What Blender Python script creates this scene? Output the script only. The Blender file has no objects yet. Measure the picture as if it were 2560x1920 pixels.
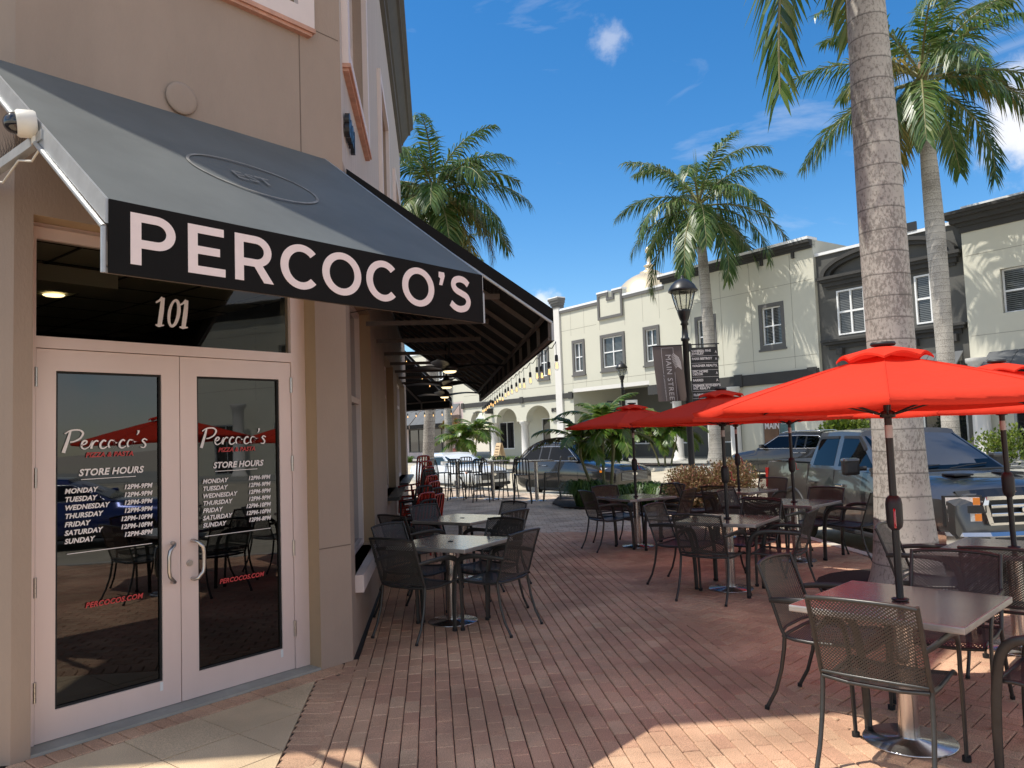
import bpy, bmesh, math, random
from math import sin, cos, pi, radians, atan2, sqrt
from mathutils import Vector, Matrix
random.seed(7)
SC = bpy.context.scene
COL = SC.collection

# ------------------------------------------------------------------ camera
F_PX = 1950.0
CAMH = 1.70
roll = math.atan(.036)
pit = math.atan(132 / F_PX)
Fv = Vector((0, cos(pit), sin(pit)))
U0 = Vector((0, -sin(pit), cos(pit)))
X0 = Vector((1, 0, 0))
Rv = X0 * cos(roll) - U0 * sin(roll)
Uv = X0 * sin(roll) + U0 * cos(roll)
cam = bpy.data.cameras.new('camera')
cam.sensor_fit = 'HORIZONTAL'
cam.sensor_width = 36
cam.lens = F_PX / 2560 * 36
cam.clip_start = .05
cam.clip_end = 3000
camo = bpy.data.objects.new('camera', cam)
COL.objects.link(camo)
M = Matrix.Identity(4)
for i, v in enumerate((Rv, Uv, -Fv)):
    for k in range(3):
        M[k][i] = v[k]
M[2][3] = CAMH
camo.matrix_world = M
SC.camera = camo

# ------------------------------------------------------------------ sun, sky, exposure
SUN_EL = radians(62.5)
SUN_AZ = radians(261.6)          # from +Y clockwise
sdir = Vector((sin(SUN_AZ) * cos(SUN_EL), cos(SUN_AZ) * cos(SUN_EL), sin(SUN_EL)))
sl = bpy.data.lights.new('sun', 'SUN')
sl.energy = 3.9
sl.angle = radians(.5)
sl.color = (1, .95, .86)
so = bpy.data.objects.new('sun', sl)
so.rotation_euler = sdir.to_track_quat('Z', 'Y').to_euler()
so.location = (0, 0, 30)
COL.objects.link(so)
W = bpy.data.worlds.new('World')
SC.world = W
W.use_nodes = True
wn, wl = W.node_tree.nodes, W.node_tree.links
wn.clear()
wo = wn.new('ShaderNodeOutputWorld')
wb = wn.new('ShaderNodeBackground')
wb.inputs[1].default_value = .15
sky = wn.new('ShaderNodeTexSky')
sky.sky_type = 'NISHITA'
sky.sun_disc = False
sky.sun_elevation = SUN_EL
sky.sun_rotation = SUN_AZ
sky.air_density = 1.0
sky.dust_density = .25
sky.ozone_density = 2.6
tc = wn.new('ShaderNodeTexCoord')
hs = wn.new('ShaderNodeHueSaturation')
hs.inputs['Saturation'].default_value = 1.36
hs.inputs['Value'].default_value = .90
wl.new(sky.outputs[0], hs.inputs['Color'])
# thin cirrus and small cumulus laid out by sky direction
mp = wn.new('ShaderNodeMapping')
mp.inputs['Scale'].default_value = (1.6, 1.6, 5.5)
mp.inputs['Rotation'].default_value = (0, radians(-14), radians(20))
wl.new(tc.outputs['Generated'], mp.inputs[0])
n1 = wn.new('ShaderNodeTexNoise')
n1.inputs['Scale'].default_value = 2.6
n1.inputs['Detail'].default_value = 9
n1.inputs['Roughness'].default_value = .58
n1.inputs['Distortion'].default_value = .5
wl.new(mp.outputs[0], n1.inputs['Vector'])
r1 = wn.new('ShaderNodeMapRange')
r1.inputs[1].default_value = .57
r1.inputs[2].default_value = .83
r1.inputs[3].default_value = 0
r1.inputs[4].default_value = .34
wl.new(n1.outputs[0], r1.inputs[0])


def puff(dirv, rad, strength, prev, sc=9):
    """a cloud round one sky direction, broken up by noise"""
    v = wn.new('ShaderNodeVectorMath'); v.operation = 'DISTANCE'
    v.inputs[1].default_value = Vector(dirv).normalized()
    wl.new(tc.outputs['Generated'], v.inputs[0])
    nn = wn.new('ShaderNodeTexNoise')
    nn.inputs['Scale'].default_value = sc
    nn.inputs['Detail'].default_value = 8
    nn.inputs['Roughness'].default_value = .6
    wl.new(tc.outputs['Generated'], nn.inputs['Vector'])
    a = wn.new('ShaderNodeMath'); a.operation = 'MULTIPLY_ADD'
    a.inputs[1].default_value = rad * 2.6
    a.inputs[2].default_value = -rad * 1.3
    wl.new(nn.outputs[0], a.inputs[0])
    b = wn.new('ShaderNodeMath'); b.operation = 'ADD'
    wl.new(v.outputs['Value'], b.inputs[0]); wl.new(a.outputs[0], b.inputs[1])
    m = wn.new('ShaderNodeMapRange'); m.interpolation_type = 'SMOOTHSTEP'
    m.inputs[1].default_value = rad; m.inputs[2].default_value = rad * .15
    m.inputs[3].default_value = 0; m.inputs[4].default_value = strength
    wl.new(b.outputs[0], m.inputs[0])
    x = wn.new('ShaderNodeMath'); x.operation = 'MAXIMUM'
    wl.new(prev, x.inputs[0]); wl.new(m.outputs[0], x.inputs[1])
    return x.outputs[0]


def skydir(px, py):
    return Fv + Rv * ((px - 1280) / F_PX) - Uv * ((py - 960) / F_PX)


c = r1.outputs[0]
c = puff(skydir(1525, 105), .030, .30, c, 22)
c = puff(skydir(2550, 300), .065, .75, c, 14)
c = puff(skydir(1350, 755), .028, .55, c, 26)
# unseen white cloud added as neutral shade fill overhead and behind the viewer, clear blue over the far buildings
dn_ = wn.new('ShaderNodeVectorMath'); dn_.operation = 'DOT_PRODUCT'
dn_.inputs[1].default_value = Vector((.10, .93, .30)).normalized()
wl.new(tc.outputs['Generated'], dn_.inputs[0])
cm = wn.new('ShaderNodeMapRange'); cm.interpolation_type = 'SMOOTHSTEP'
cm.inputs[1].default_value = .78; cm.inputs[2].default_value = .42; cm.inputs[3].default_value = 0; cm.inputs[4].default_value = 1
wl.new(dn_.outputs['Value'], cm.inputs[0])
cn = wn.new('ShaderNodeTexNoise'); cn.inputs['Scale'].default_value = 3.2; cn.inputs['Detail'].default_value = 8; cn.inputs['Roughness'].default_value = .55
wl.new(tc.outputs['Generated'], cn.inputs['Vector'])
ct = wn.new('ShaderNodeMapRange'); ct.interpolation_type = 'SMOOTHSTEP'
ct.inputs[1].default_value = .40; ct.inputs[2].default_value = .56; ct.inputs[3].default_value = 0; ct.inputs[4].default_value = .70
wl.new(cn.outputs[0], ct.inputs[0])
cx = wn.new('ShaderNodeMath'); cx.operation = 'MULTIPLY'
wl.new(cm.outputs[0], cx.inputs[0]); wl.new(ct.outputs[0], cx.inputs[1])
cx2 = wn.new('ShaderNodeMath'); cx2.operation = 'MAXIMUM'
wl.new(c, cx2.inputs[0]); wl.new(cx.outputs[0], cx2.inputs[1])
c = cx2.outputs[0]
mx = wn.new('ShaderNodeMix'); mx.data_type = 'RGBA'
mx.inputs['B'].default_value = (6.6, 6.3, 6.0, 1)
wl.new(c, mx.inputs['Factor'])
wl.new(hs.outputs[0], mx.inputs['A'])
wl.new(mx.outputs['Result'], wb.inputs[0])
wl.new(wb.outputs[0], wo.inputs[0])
SC.view_settings.view_transform = 'Standard'
SC.view_settings.look = 'None'
SC.view_settings.gamma = 1
SC.view_settings.exposure = 0.38
SC.render.engine = 'CYCLES'
SC.cycles.transparent_max_bounces = 40
SC.cycles.max_bounces = 8

# ------------------------------------------------------------------ materials
MAT = {}


def nodes_of(m):
    m.use_nodes = True
    nt = m.node_tree
    return nt.nodes, nt.links, nt.nodes['Principled BSDF']


def mat(name, col, rough=.6, metal=0.0, var=.12, vscale=6.0, bump=0.0, bscale=60.0, spec=.5, coat=0.0, emit=None, estr=0.0, stretch=None, streak=0.0):
    m = bpy.data.materials.new(name)
    n, l, p = nodes_of(m)
    p.inputs['Roughness'].default_value = rough
    p.inputs['Metallic'].default_value = metal
    p.inputs['Specular IOR Level'].default_value = spec
    p.inputs['Coat Weight'].default_value = coat
    p.inputs['Coat Roughness'].default_value = .03
    t = n.new('ShaderNodeTexCoord')
    src = t.outputs['Object']
    if stretch:
        mpn = n.new('ShaderNodeMapping'); mpn.inputs['Scale'].default_value = stretch
        l.new(src, mpn.inputs[0]); src = mpn.outputs[0]
    nz = n.new('ShaderNodeTexNoise')
    nz.inputs['Scale'].default_value = vscale
    nz.inputs['Detail'].default_value = 6
    nz.inputs['Roughness'].default_value = .6
    l.new(src, nz.inputs['Vector'])
    rp = n.new('ShaderNodeValToRGB')
    a = [max(0, c * (1 - var)) for c in col]
    b = [min(1, c * (1 + var)) for c in col]
    rp.color_ramp.elements[0].color = (*a, 1); rp.color_ramp.elements[0].position = .3
    rp.color_ramp.elements[1].color = (*b, 1); rp.color_ramp.elements[1].position = .7
    l.new(nz.outputs[0], rp.inputs[0])
    l.new(rp.outputs[0], p.inputs['Base Color'])
    if bump:
        nb = n.new('ShaderNodeTexNoise'); nb.inputs['Scale'].default_value = bscale; nb.inputs['Detail'].default_value = 4
        l.new(src, nb.inputs['Vector'])
        bp = n.new('ShaderNodeBump'); bp.inputs['Strength'].default_value = bump; bp.inputs['Distance'].default_value = .01
        l.new(nb.outputs[0], bp.inputs['Height']); l.new(bp.outputs[0], p.inputs['Normal'])
    if emit:
        p.inputs['Emission Color'].default_value = (*emit, 1); p.inputs['Emission Strength'].default_value = estr
    MAT[name] = m
    return m


def island_mat(name, cols, rough=.6, transl=0.0, var_noise=0.0, spec=.4, bump=0):
    """colour picked at random for each separate piece (leaf, paver) of one mesh"""
    m = bpy.data.materials.new(name)
    n, l, p = nodes_of(m)
    p.inputs['Roughness'].default_value = rough
    p.inputs['Specular IOR Level'].default_value = spec
    g = n.new('ShaderNodeNewGeometry')
    rp = n.new('ShaderNodeValToRGB')
    rp.color_ramp.interpolation = 'LINEAR'
    el = rp.color_ramp.elements
    while len(el) < len(cols):
        el.new(.5)
    for i, c in enumerate(cols):
        el[i].position = i / (len(cols) - 1); el[i].color = (*c, 1)
    l.new(g.outputs['Random Per Island'], rp.inputs[0])
    out = rp.outputs[0]
    if var_noise:
        t = n.new('ShaderNodeTexCoord')
        for sc_, st, lo in ((1.1, var_noise * .8, .4), (210, var_noise * 1.5, .33)):
            nz = n.new('ShaderNodeTexNoise'); nz.inputs['Scale'].default_value = sc_; nz.inputs['Detail'].default_value = 5
            l.new(t.outputs['Object'], nz.inputs['Vector'])
            mr = n.new('ShaderNodeMapRange'); mr.inputs[1].default_value = lo; mr.inputs[2].default_value = 1 - lo
            mr.inputs[3].default_value = 1 - st; mr.inputs[4].default_value = 1 + st
            l.new(nz.outputs[0], mr.inputs[0])
            vm = n.new('ShaderNodeVectorMath'); vm.operation = 'SCALE'
            l.new(out, vm.inputs[0]); l.new(mr.outputs[0], vm.inputs['Scale'])
            out = vm.outputs[0]
        if bump:
            bp = n.new('ShaderNodeBump'); bp.inputs['Strength'].default_value = bump; bp.inputs['Distance'].default_value = .004
            l.new(nz.outputs[0], bp.inputs['Height']); l.new(bp.outputs[0], p.inputs['Normal'])
    l.new(out, p.inputs['Base Color'])
    if transl:
        tr = n.new('ShaderNodeBsdfTranslucent'); l.new(out, tr.inputs[0])
        mxn = n.new('ShaderNodeMixShader'); mxn.inputs[0].default_value = transl
        l.new(p.outputs[0], mxn.inputs[1]); l.new(tr.outputs[0], mxn.inputs[2])
        l.new(mxn.outputs[0], n['Material Output'].inputs[0])
    MAT[name] = m
    return m


def glass_mat(name, tint, ior=1.7, rough=.01, trans=1.0):
    m = bpy.data.materials.new(name)
    m.use_nodes = True
    n, l = m.node_tree.nodes, m.node_tree.links
    n.remove(n['Principled BSDF'])
    g = n.new('ShaderNodeBsdfGlossy'); g.inputs['Roughness'].default_value = rough
    g.inputs['Color'].default_value = (.95, .97, 1, 1)
    t = n.new('ShaderNodeBsdfTransparent'); t.inputs[0].default_value = (*tint, 1)
    f0 = ((ior - 1) / (ior + 1)) ** 2
    ge = n.new('ShaderNodeNewGeometry')
    dt = n.new('ShaderNodeVectorMath'); dt.operation = 'DOT_PRODUCT'
    l.new(ge.outputs['Normal'], dt.inputs[0]); l.new(ge.outputs['Incoming'], dt.inputs[1])

    def mth(op, a_, b_):
        x = n.new('ShaderNodeMath'); x.operation = op
        for i_, v_ in enumerate((a_, b_)):
            if v_ is None: continue
            if hasattr(v_, 'is_linked'): l.new(v_, x.inputs[i_])
            else: x.inputs[i_].default_value = v_
        return x.outputs[0]
    cth = mth('ABSOLUTE', dt.outputs['Value'], None)
    fr5 = mth('POWER', mth('SUBTRACT', 1.0, cth), 5.0)
    fac = mth('ADD', mth('MULTIPLY', fr5, 1 - f0), f0)
    tcn = n.new('ShaderNodeTexCoord'); nz = n.new('ShaderNodeTexNoise'); nz.inputs['Scale'].default_value = 1.3
    l.new(tcn.outputs['Object'], nz.inputs['Vector'])
    bp = n.new('ShaderNodeBump'); bp.inputs['Strength'].default_value = .02; bp.inputs['Distance'].default_value = .05
    l.new(nz.outputs[0], bp.inputs['Height']); l.new(bp.outputs[0], g.inputs['Normal'])
    mxn = n.new('ShaderNodeMixShader')
    l.new(fac, mxn.inputs[0]); l.new(t.outputs[0], mxn.inputs[1]); l.new(g.outputs[0], mxn.inputs[2])
    l.new(mxn.outputs[0], n['Material Output'].inputs[0])
    MAT[name] = m
    return m


def mesh_mat(name, col, pitch=.0095, cut=.30):
    """expanded-metal seat sheet: real see-through holes in a diamond lattice"""
    m = bpy.data.materials.new(name)
    n, l, p = nodes_of(m)
    p.inputs['Base Color'].default_value = (*col, 1)
    p.inputs['Roughness'].default_value = .42
    p.inputs['Metallic'].default_value = .3
    t = n.new('ShaderNodeTexCoord'); s = n.new('ShaderNodeSeparateXYZ'); l.new(t.outputs['Object'], s.inputs[0])

    def math_(op, a, b=None, c2=None):
        x = n.new('ShaderNodeMath'); x.operation = op
        for i, v in enumerate((a, b, c2)):
            if v is None: continue
            if hasattr(v, 'is_linked'): l.new(v, x.inputs[i])
            else: x.inputs[i].default_value = v
        return x.outputs[0]
    q = math_('ADD', s.outputs[1], s.outputs[2])
    k = 2 * pi / pitch
    a = math_('MULTIPLY_ADD', s.outputs[0], k * .5, math_('MULTIPLY', q, k * .86))
    b = math_('MULTIPLY_ADD', s.outputs[0], k * .5, math_('MULTIPLY', q, -k * .86))
    v = math_('ADD', math_('COSINE', a), math_('COSINE', b))
    hole = math_('GREATER_THAN', v, cut)
    tr = n.new('ShaderNodeBsdfTransparent')
    mxn = n.new('ShaderNodeMixShader'); l.new(hole, mxn.inputs[0]); l.new(p.outputs[0], mxn.inputs[1]); l.new(tr.outputs[0], mxn.inputs[2])
    l.new(mxn.outputs[0], n['Material Output'].inputs[0])
    MAT[name] = m
    return m


mat('stucco_tan', (.36, .275, .215), .85, var=.10, vscale=1.3, bump=.25, bscale=70, stretch=(1, 1, .45))
mat('stucco_deep', (.37, .265, .165), .85, var=.06, vscale=1.2, bump=.12, bscale=55)
mat('stucco_grey', (.50, .44, .40), .85, var=.08, vscale=3, stretch=(3, 3, .25), bump=.1, bscale=50)
mat('trim_white', (.74, .63, .58), .5, var=.05, vscale=2)
mat('sill_worn', (.55, .30, .21), .7, var=.2, vscale=8)
mat('door_metal', (.76, .62, .57), .38, metal=.15, var=.05, vscale=2.2, stretch=(1, 1, .3))
mat('steel', (.62, .61, .60), .24, metal=1, var=.08, vscale=40, stretch=(1, 1, .05))
mat('chrome', (.72, .71, .70), .12, metal=1, var=.02)
mat('pull_metal', (.5, .48, .46), .3, metal=1, var=.05)
mat('dark_cornice', (.085, .08, .072), .7, var=.12, vscale=3)
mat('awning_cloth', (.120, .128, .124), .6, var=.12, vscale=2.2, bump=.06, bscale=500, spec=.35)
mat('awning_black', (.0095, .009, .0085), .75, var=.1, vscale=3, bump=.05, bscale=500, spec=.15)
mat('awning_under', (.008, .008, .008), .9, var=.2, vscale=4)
mat('awning_frame', (.115, .092, .078), .65, var=.1, vscale=20)
mat('alu_frame', (.42, .43, .43), .4, metal=.4, var=.1, vscale=12)
mat('sign_letter', (.86, .73, .69), .55, var=.03, vscale=20)
mat('ring_faded', (.24, .23, .21), .6, var=.35, vscale=14)
mat('vinyl_white', (.85, .80, .78), .5, var=.02)
mat('vinyl_red', (.50, .045, .045), .5, var=.05)
mat('black_metal', (.016, .016, .017), .38, var=.12, vscale=30)
mat('chair_frame', (.050, .049, .045), .36, metal=.3, var=.15, vscale=30)
mesh_mat('chair_mesh', (.060, .058, .052), cut=.55)
mesh_mat('chair_seat', (.045, .044, .043), cut=.95)
mat('table_laminate', (.46, .42, .39), .14, metal=.80, var=.10, vscale=5, stretch=(1, 7, 1), bump=.02, bscale=160)
mat('table_edge', (.42, .40, .37), .4, metal=.55, var=.16, vscale=14, stretch=(1, 1, 6))
mat('rubber', (.012, .012, .012), .75, var=.1)
mat('concrete', (.34, .335, .30), .8, var=.15, vscale=4, bump=.15, bscale=90)
mat('kerb_concrete', (.52, .49, .42), .85, var=.12, vscale=2.5, bump=.2, bscale=60)
mat('mulch', (.030, .020, .015), .95, var=.6, vscale=45, bump=1.0, bscale=70)
mat('asphalt', (.50, .44, .33), .9, var=.12, vscale=1.8, bump=.2, bscale=120)
mat('soil_base', (.50, .43, .33), .95, var=.1, vscale=1)
mat('joint_sand', (.028, .022, .02), .95, var=.3, vscale=50)
mat('cream', (.62, .60, .495), .85, var=.035, vscale=.35, bump=.1, bscale=35)
mat('cream_pale', (.74, .71, .66), .8, var=.03, vscale=1)
mat('dark_grey', (.105, .102, .092), .8, var=.08, vscale=.7, bump=.08, bscale=30)
mat('darker_grey', (.045, .043, .040), .75, var=.1, vscale=2)
mat('trim_grey', (.13, .125, .118), .7, var=.08, vscale=2)
mat('cap_white', (.85, .85, .84), .6, var=.03)
mat('pink_wall', (.62, .50, .47), .85, var=.05, vscale=1)
mat('grey_awning', (.105, .11, .115), .7, var=.1, vscale=2)
mat('joint_line', (.30, .275, .22), .9, var=.05)
mat('joint_tan', (.17, .125, .095), .9, var=.05)
mat('dark_void', (.012, .012, .012), .9, var=.2)
mat('ceiling', (.42, .41, .36), .9, var=.05, vscale=3)
mat('lamp_glow', (.9, .8, .5), .5, emit=(1, .78, .42), estr=4)
mat('bulb_glow', (.9, .6, .25), .3, emit=(1, .60, .22), estr=1.5)
mat('fan_glow', (.9, .8, .5), .4, emit=(1, .80, .45), estr=1.5)
mat('dome_gold', (.62, .52, .36), .38, metal=.35, var=.1, vscale=.6)
mat('banner', (.125, .095, .085), .5, var=.1, vscale=2)
mat('sign_black', (.018, .016, .016), .45, var=.1)
mat('sign_text', (.72, .66, .64), .6, var=.03)
mat('lamp_lens', (.75, .72, .66), .3, var=.05)
mat('cam_white', (.72, .68, .60), .4, var=.06)
mat('cam_dome', (.01, .01, .012), .05, var=.05, coat=1)
mat('tile_beige_back', (.10, .09, .075), .95)
mat('bark', (.30, .285, .26), .85, var=.1)
mat('red_chair', (.34, .022, .012), .16, var=.12, vscale=8, coat=.6)
mat('paint_charcoal', (.070, .069, .068), .28, metal=.35, var=.04, coat=1)
mat('paint_black', (.012, .012, .012), .2, metal=.1, var=.04, coat=1)
mat('paint_white', (.75, .78, .80), .2, var=.02, coat=1)
mat('paint_blue', (.012, .03, .16), .2, metal=.3, var=.04, coat=1)
mat('plastic_dark', (.020, .020, .021), .5, var=.1)
mat('tyre', (.014, .014, .014), .8, var=.15)
mat('wheel_alloy', (.42, .42, .43), .3, metal=.9, var=.05)
mat('tail_red', (.45, .012, .018), .18, var=.1, coat=1)
mat('amber', (.75, .22, .015), .2, var=.1, coat=1)
mat('headlight', (.72, .72, .72), .10, metal=.25, var=.25, vscale=22, coat=1)
mat('pot_red', (.30, .09, .07), .4, var=.2, vscale=5)
mat('board_tan', (.62, .45, .26), .7, var=.05)
mat('paper', (.74, .76, .76), .7, var=.03)
mat('teal_panel', (.10, .17, .17), .3, var=.2)
mat('poster_brown', (.16, .085, .045), .5, var=.3, vscale=2)
mat('pink_item', (.65, .20, .22), .6, var=.2, vscale=5)
mat('yellow_item', (.62, .42, .08), .6, var=.1)
mat('dead_frond', (.16, .105, .065), .8, var=.3, vscale=6)
mat('crownshaft', (.16, .22, .045), .4, var=.3, vscale=2, stretch=(1, 1, .4))
mat('crownshaft_brown', (.26, .155, .085), .6, var=.25, vscale=3, stretch=(1, 1, .4))
mat('stem_green', (.20, .19, .075), .5, var=.2, vscale=8)
glass_mat('door_glass', (.10, .11, .10), ior=1.75)
glass_mat('transom_glass', (.50, .50, .44), ior=1.5)
glass_mat('car_glass', (.20, .24, .23), ior=1.45)
glass_mat('tint_glass', (.03, .034, .036), ior=1.4)
glass_mat('lens_glass', (.9, .9, .88), ior=1.4)
island_mat('paver_red', [(.48, .275, .18), (.52, .315, .20), (.55, .35, .225), (.49, .285, .185), (.58, .39, .25)], .82, var_noise=.26, bump=.5)
island_mat('paver_grey', [(.44, .335, .25), (.50, .39, .295), (.53, .43, .33), (.46, .36, .27)], .85, var_noise=.24, bump=.5)
island_mat('paver_tan', [(.42, .31, .24), (.46, .34, .26), (.37, .25, .20), (.48, .37, .29)], .85, var_noise=.2, bump=.5)
island_mat('tile_beige', [(.60, .455, .285), (.66, .50, .325), (.63, .475, .30)], .7, var_noise=.2, bump=.3)
island_mat('royal_leaf', [(.03, .075, .014), (.06, .125, .022), (.10, .17, .035), (.20, .23, .07)], .38, transl=.3, spec=.6)
island_mat('yellow_leaf', [(.10, .12, .025), (.22, .19, .04), (.30, .22, .05), (.16, .15, .04)], .45, transl=.3)
island_mat('dead_leaf', [(.06, .04, .025), (.13, .08, .045), (.10, .065, .035)], .8, transl=.1)
island_mat('lime_leaf', [(.05, .12, .015), (.09, .17, .02), (.16, .22, .03), (.035, .09, .015)], .36, transl=.35, spec=.6)
island_mat('grass_leaf', [(.03, .08, .012), (.06, .13, .02), (.12, .19, .04)], .4, transl=.25)
island_mat('bush_leaf', [(.26, .10, .07), (.18, .14, .05), (.36, .22, .12), (.15, .16, .05), (.32, .13, .10), (.30, .24, .10)], .5, transl=.25)
island_mat('croton_leaf', [(.30, .22, .04), (.16, .2, .03), (.32, .07, .035), (.08, .13, .02)], .45, transl=.25)
island_mat('shrub_leaf', [(.05, .10, .012), (.12, .18, .02), (.22, .26, .04)], .45, transl=.25)

# red umbrella cloth glows through
m_ = bpy.data.materials.new('umbrella_cloth')
n_, l_, p_ = nodes_of(m_)
p_.inputs['Base Color'].default_value = (.84, .062, .030, 1)
p_.inputs['Roughness'].default_value = .9
p_.inputs['Specular IOR Level'].default_value = .2
tcn = n_.new('ShaderNodeTexCoord')
wv = n_.new('ShaderNodeTexNoise'); wv.inputs['Scale'].default_value = 9; wv.inputs['Detail'].default_value = 5
l_.new(tcn.outputs['Object'], wv.inputs['Vector'])
bp_ = n_.new('ShaderNodeBump'); bp_.inputs['Strength'].default_value = .35; bp_.inputs['Distance'].default_value = .03
l_.new(wv.outputs[0], bp_.inputs['Height']); l_.new(bp_.outputs[0], p_.inputs['Normal'])
tr_ = n_.new('ShaderNodeBsdfTranslucent'); tr_.inputs[0].default_value = (.85, .035, .02, 1)
mx_ = n_.new('ShaderNodeMixShader'); mx_.inputs[0].default_value = .32
l_.new(p_.outputs[0], mx_.inputs[1]); l_.new(tr_.outputs[0], mx_.inputs[2]); l_.new(mx_.outputs[0], n_['Material Output'].inputs[0])
MAT['umbrella_cloth'] = m_

# royal palm trunk: grey rings, lichen speckle
m_ = bpy.data.materials.new('palm_bark')
n_, l_, p_ = nodes_of(m_)
p_.inputs['Roughness'].default_value = .85
tcn = n_.new('ShaderNodeTexCoord')
wv = n_.new('ShaderNodeTexWave'); wv.wave_type = 'BANDS'; wv.bands_direction = 'Z'; wv.wave_profile = 'SAW'
wv.inputs['Scale'].default_value = 1.35; wv.inputs['Distortion'].default_value = 1.1; wv.inputs['Detail'].default_value = 3; wv.inputs['Detail Scale'].default_value = .8
l_.new(tcn.outputs['Object'], wv.inputs['Vector'])
cr = n_.new('ShaderNodeValToRGB')
cr.color_ramp.elements[0].position = 0; cr.color_ramp.elements[0].color = (.13, .12, .105, 1)
cr.color_ramp.elements[1].position = .10; cr.color_ramp.elements[1].color = (.52, .485, .43, 1)
e_ = cr.color_ramp.elements.new(.6); e_.color = (.47, .435, .385, 1)
l_.new(wv.outputs['Color'], cr.inputs[0])
nz1 = n_.new('ShaderNodeTexNoise'); nz1.inputs['Scale'].default_value = 38; nz1.inputs['Detail'].default_value = 4; nz1.inputs['Roughness'].default_value = .7
mp_ = n_.new('ShaderNodeMapping'); mp_.inputs['Scale'].default_value = (1, 1, .6); l_.new(tcn.outputs['Object'], mp_.inputs[0])
l_.new(mp_.outputs[0], nz1.inputs['Vector'])
nz2 = n_.new('ShaderNodeTexNoise'); nz2.inputs['Scale'].default_value = 1.6; nz2.inputs['Detail'].default_value = 3; l_.new(tcn.outputs['Object'], nz2.inputs['Vector'])
ad = n_.new('ShaderNodeMath'); ad.operation = 'MULTIPLY_ADD'; ad.inputs[1].default_value = .55; l_.new(nz2.outputs[0], ad.inputs[0]); l_.new(nz1.outputs[0], ad.inputs[2])
mr_ = n_.new('ShaderNodeMapRange'); mr_.inputs[1].default_value = .74; mr_.inputs[2].default_value = .88; mr_.inputs[3].default_value = 0; mr_.inputs[4].default_value = .6
l_.new(ad.outputs[0], mr_.inputs[0])
mxc = n_.new('ShaderNodeMix'); mxc.data_type = 'RGBA'; mxc.inputs['B'].default_value = (.11, .095, .08, 1)
l_.new(mr_.outputs[0], mxc.inputs['Factor']); l_.new(cr.outputs[0], mxc.inputs['A'])
l_.new(mxc.outputs['Result'], p_.inputs['Base Color'])
bp_ = n_.new('ShaderNodeBump'); bp_.inputs['Strength'].default_value = .5; bp_.inputs['Distance'].default_value = .02
l_.new(wv.outputs['Color'], bp_.inputs['Height']); l_.new(bp_.outputs[0], p_.inputs['Normal'])
MAT['palm_bark'] = m_

# upstairs window panes: dark glass over slatted blinds
m_ = bpy.data.materials.new('pane_blinds')
n_, l_, p_ = nodes_of(m_)
p_.inputs['Roughness'].default_value = .05
p_.inputs['Specular IOR Level'].default_value = .6
tcn = n_.new('ShaderNodeTexCoord')
wv = n_.new('ShaderNodeTexWave'); wv.bands_direction = 'Z'; wv.inputs['Scale'].default_value = 4.2
l_.new(tcn.outputs['Object'], wv.inputs['Vector'])
cr = n_.new('ShaderNodeValToRGB'); cr.color_ramp.elements[0].color = (.012, .014, .016, 1); cr.color_ramp.elements[1].color = (.16, .165, .16, 1)
cr.color_ramp.elements[0].position = .35; cr.color_ramp.elements[1].position = .8
l_.new(wv.outputs['Color'], cr.inputs[0]); l_.new(cr.outputs[0], p_.inputs['Base Color'])
MAT['pane_blinds'] = m_
mat('pane_dark', (.010, .011, .013), .04, spec=.7, var=.3, vscale=.7)

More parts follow.
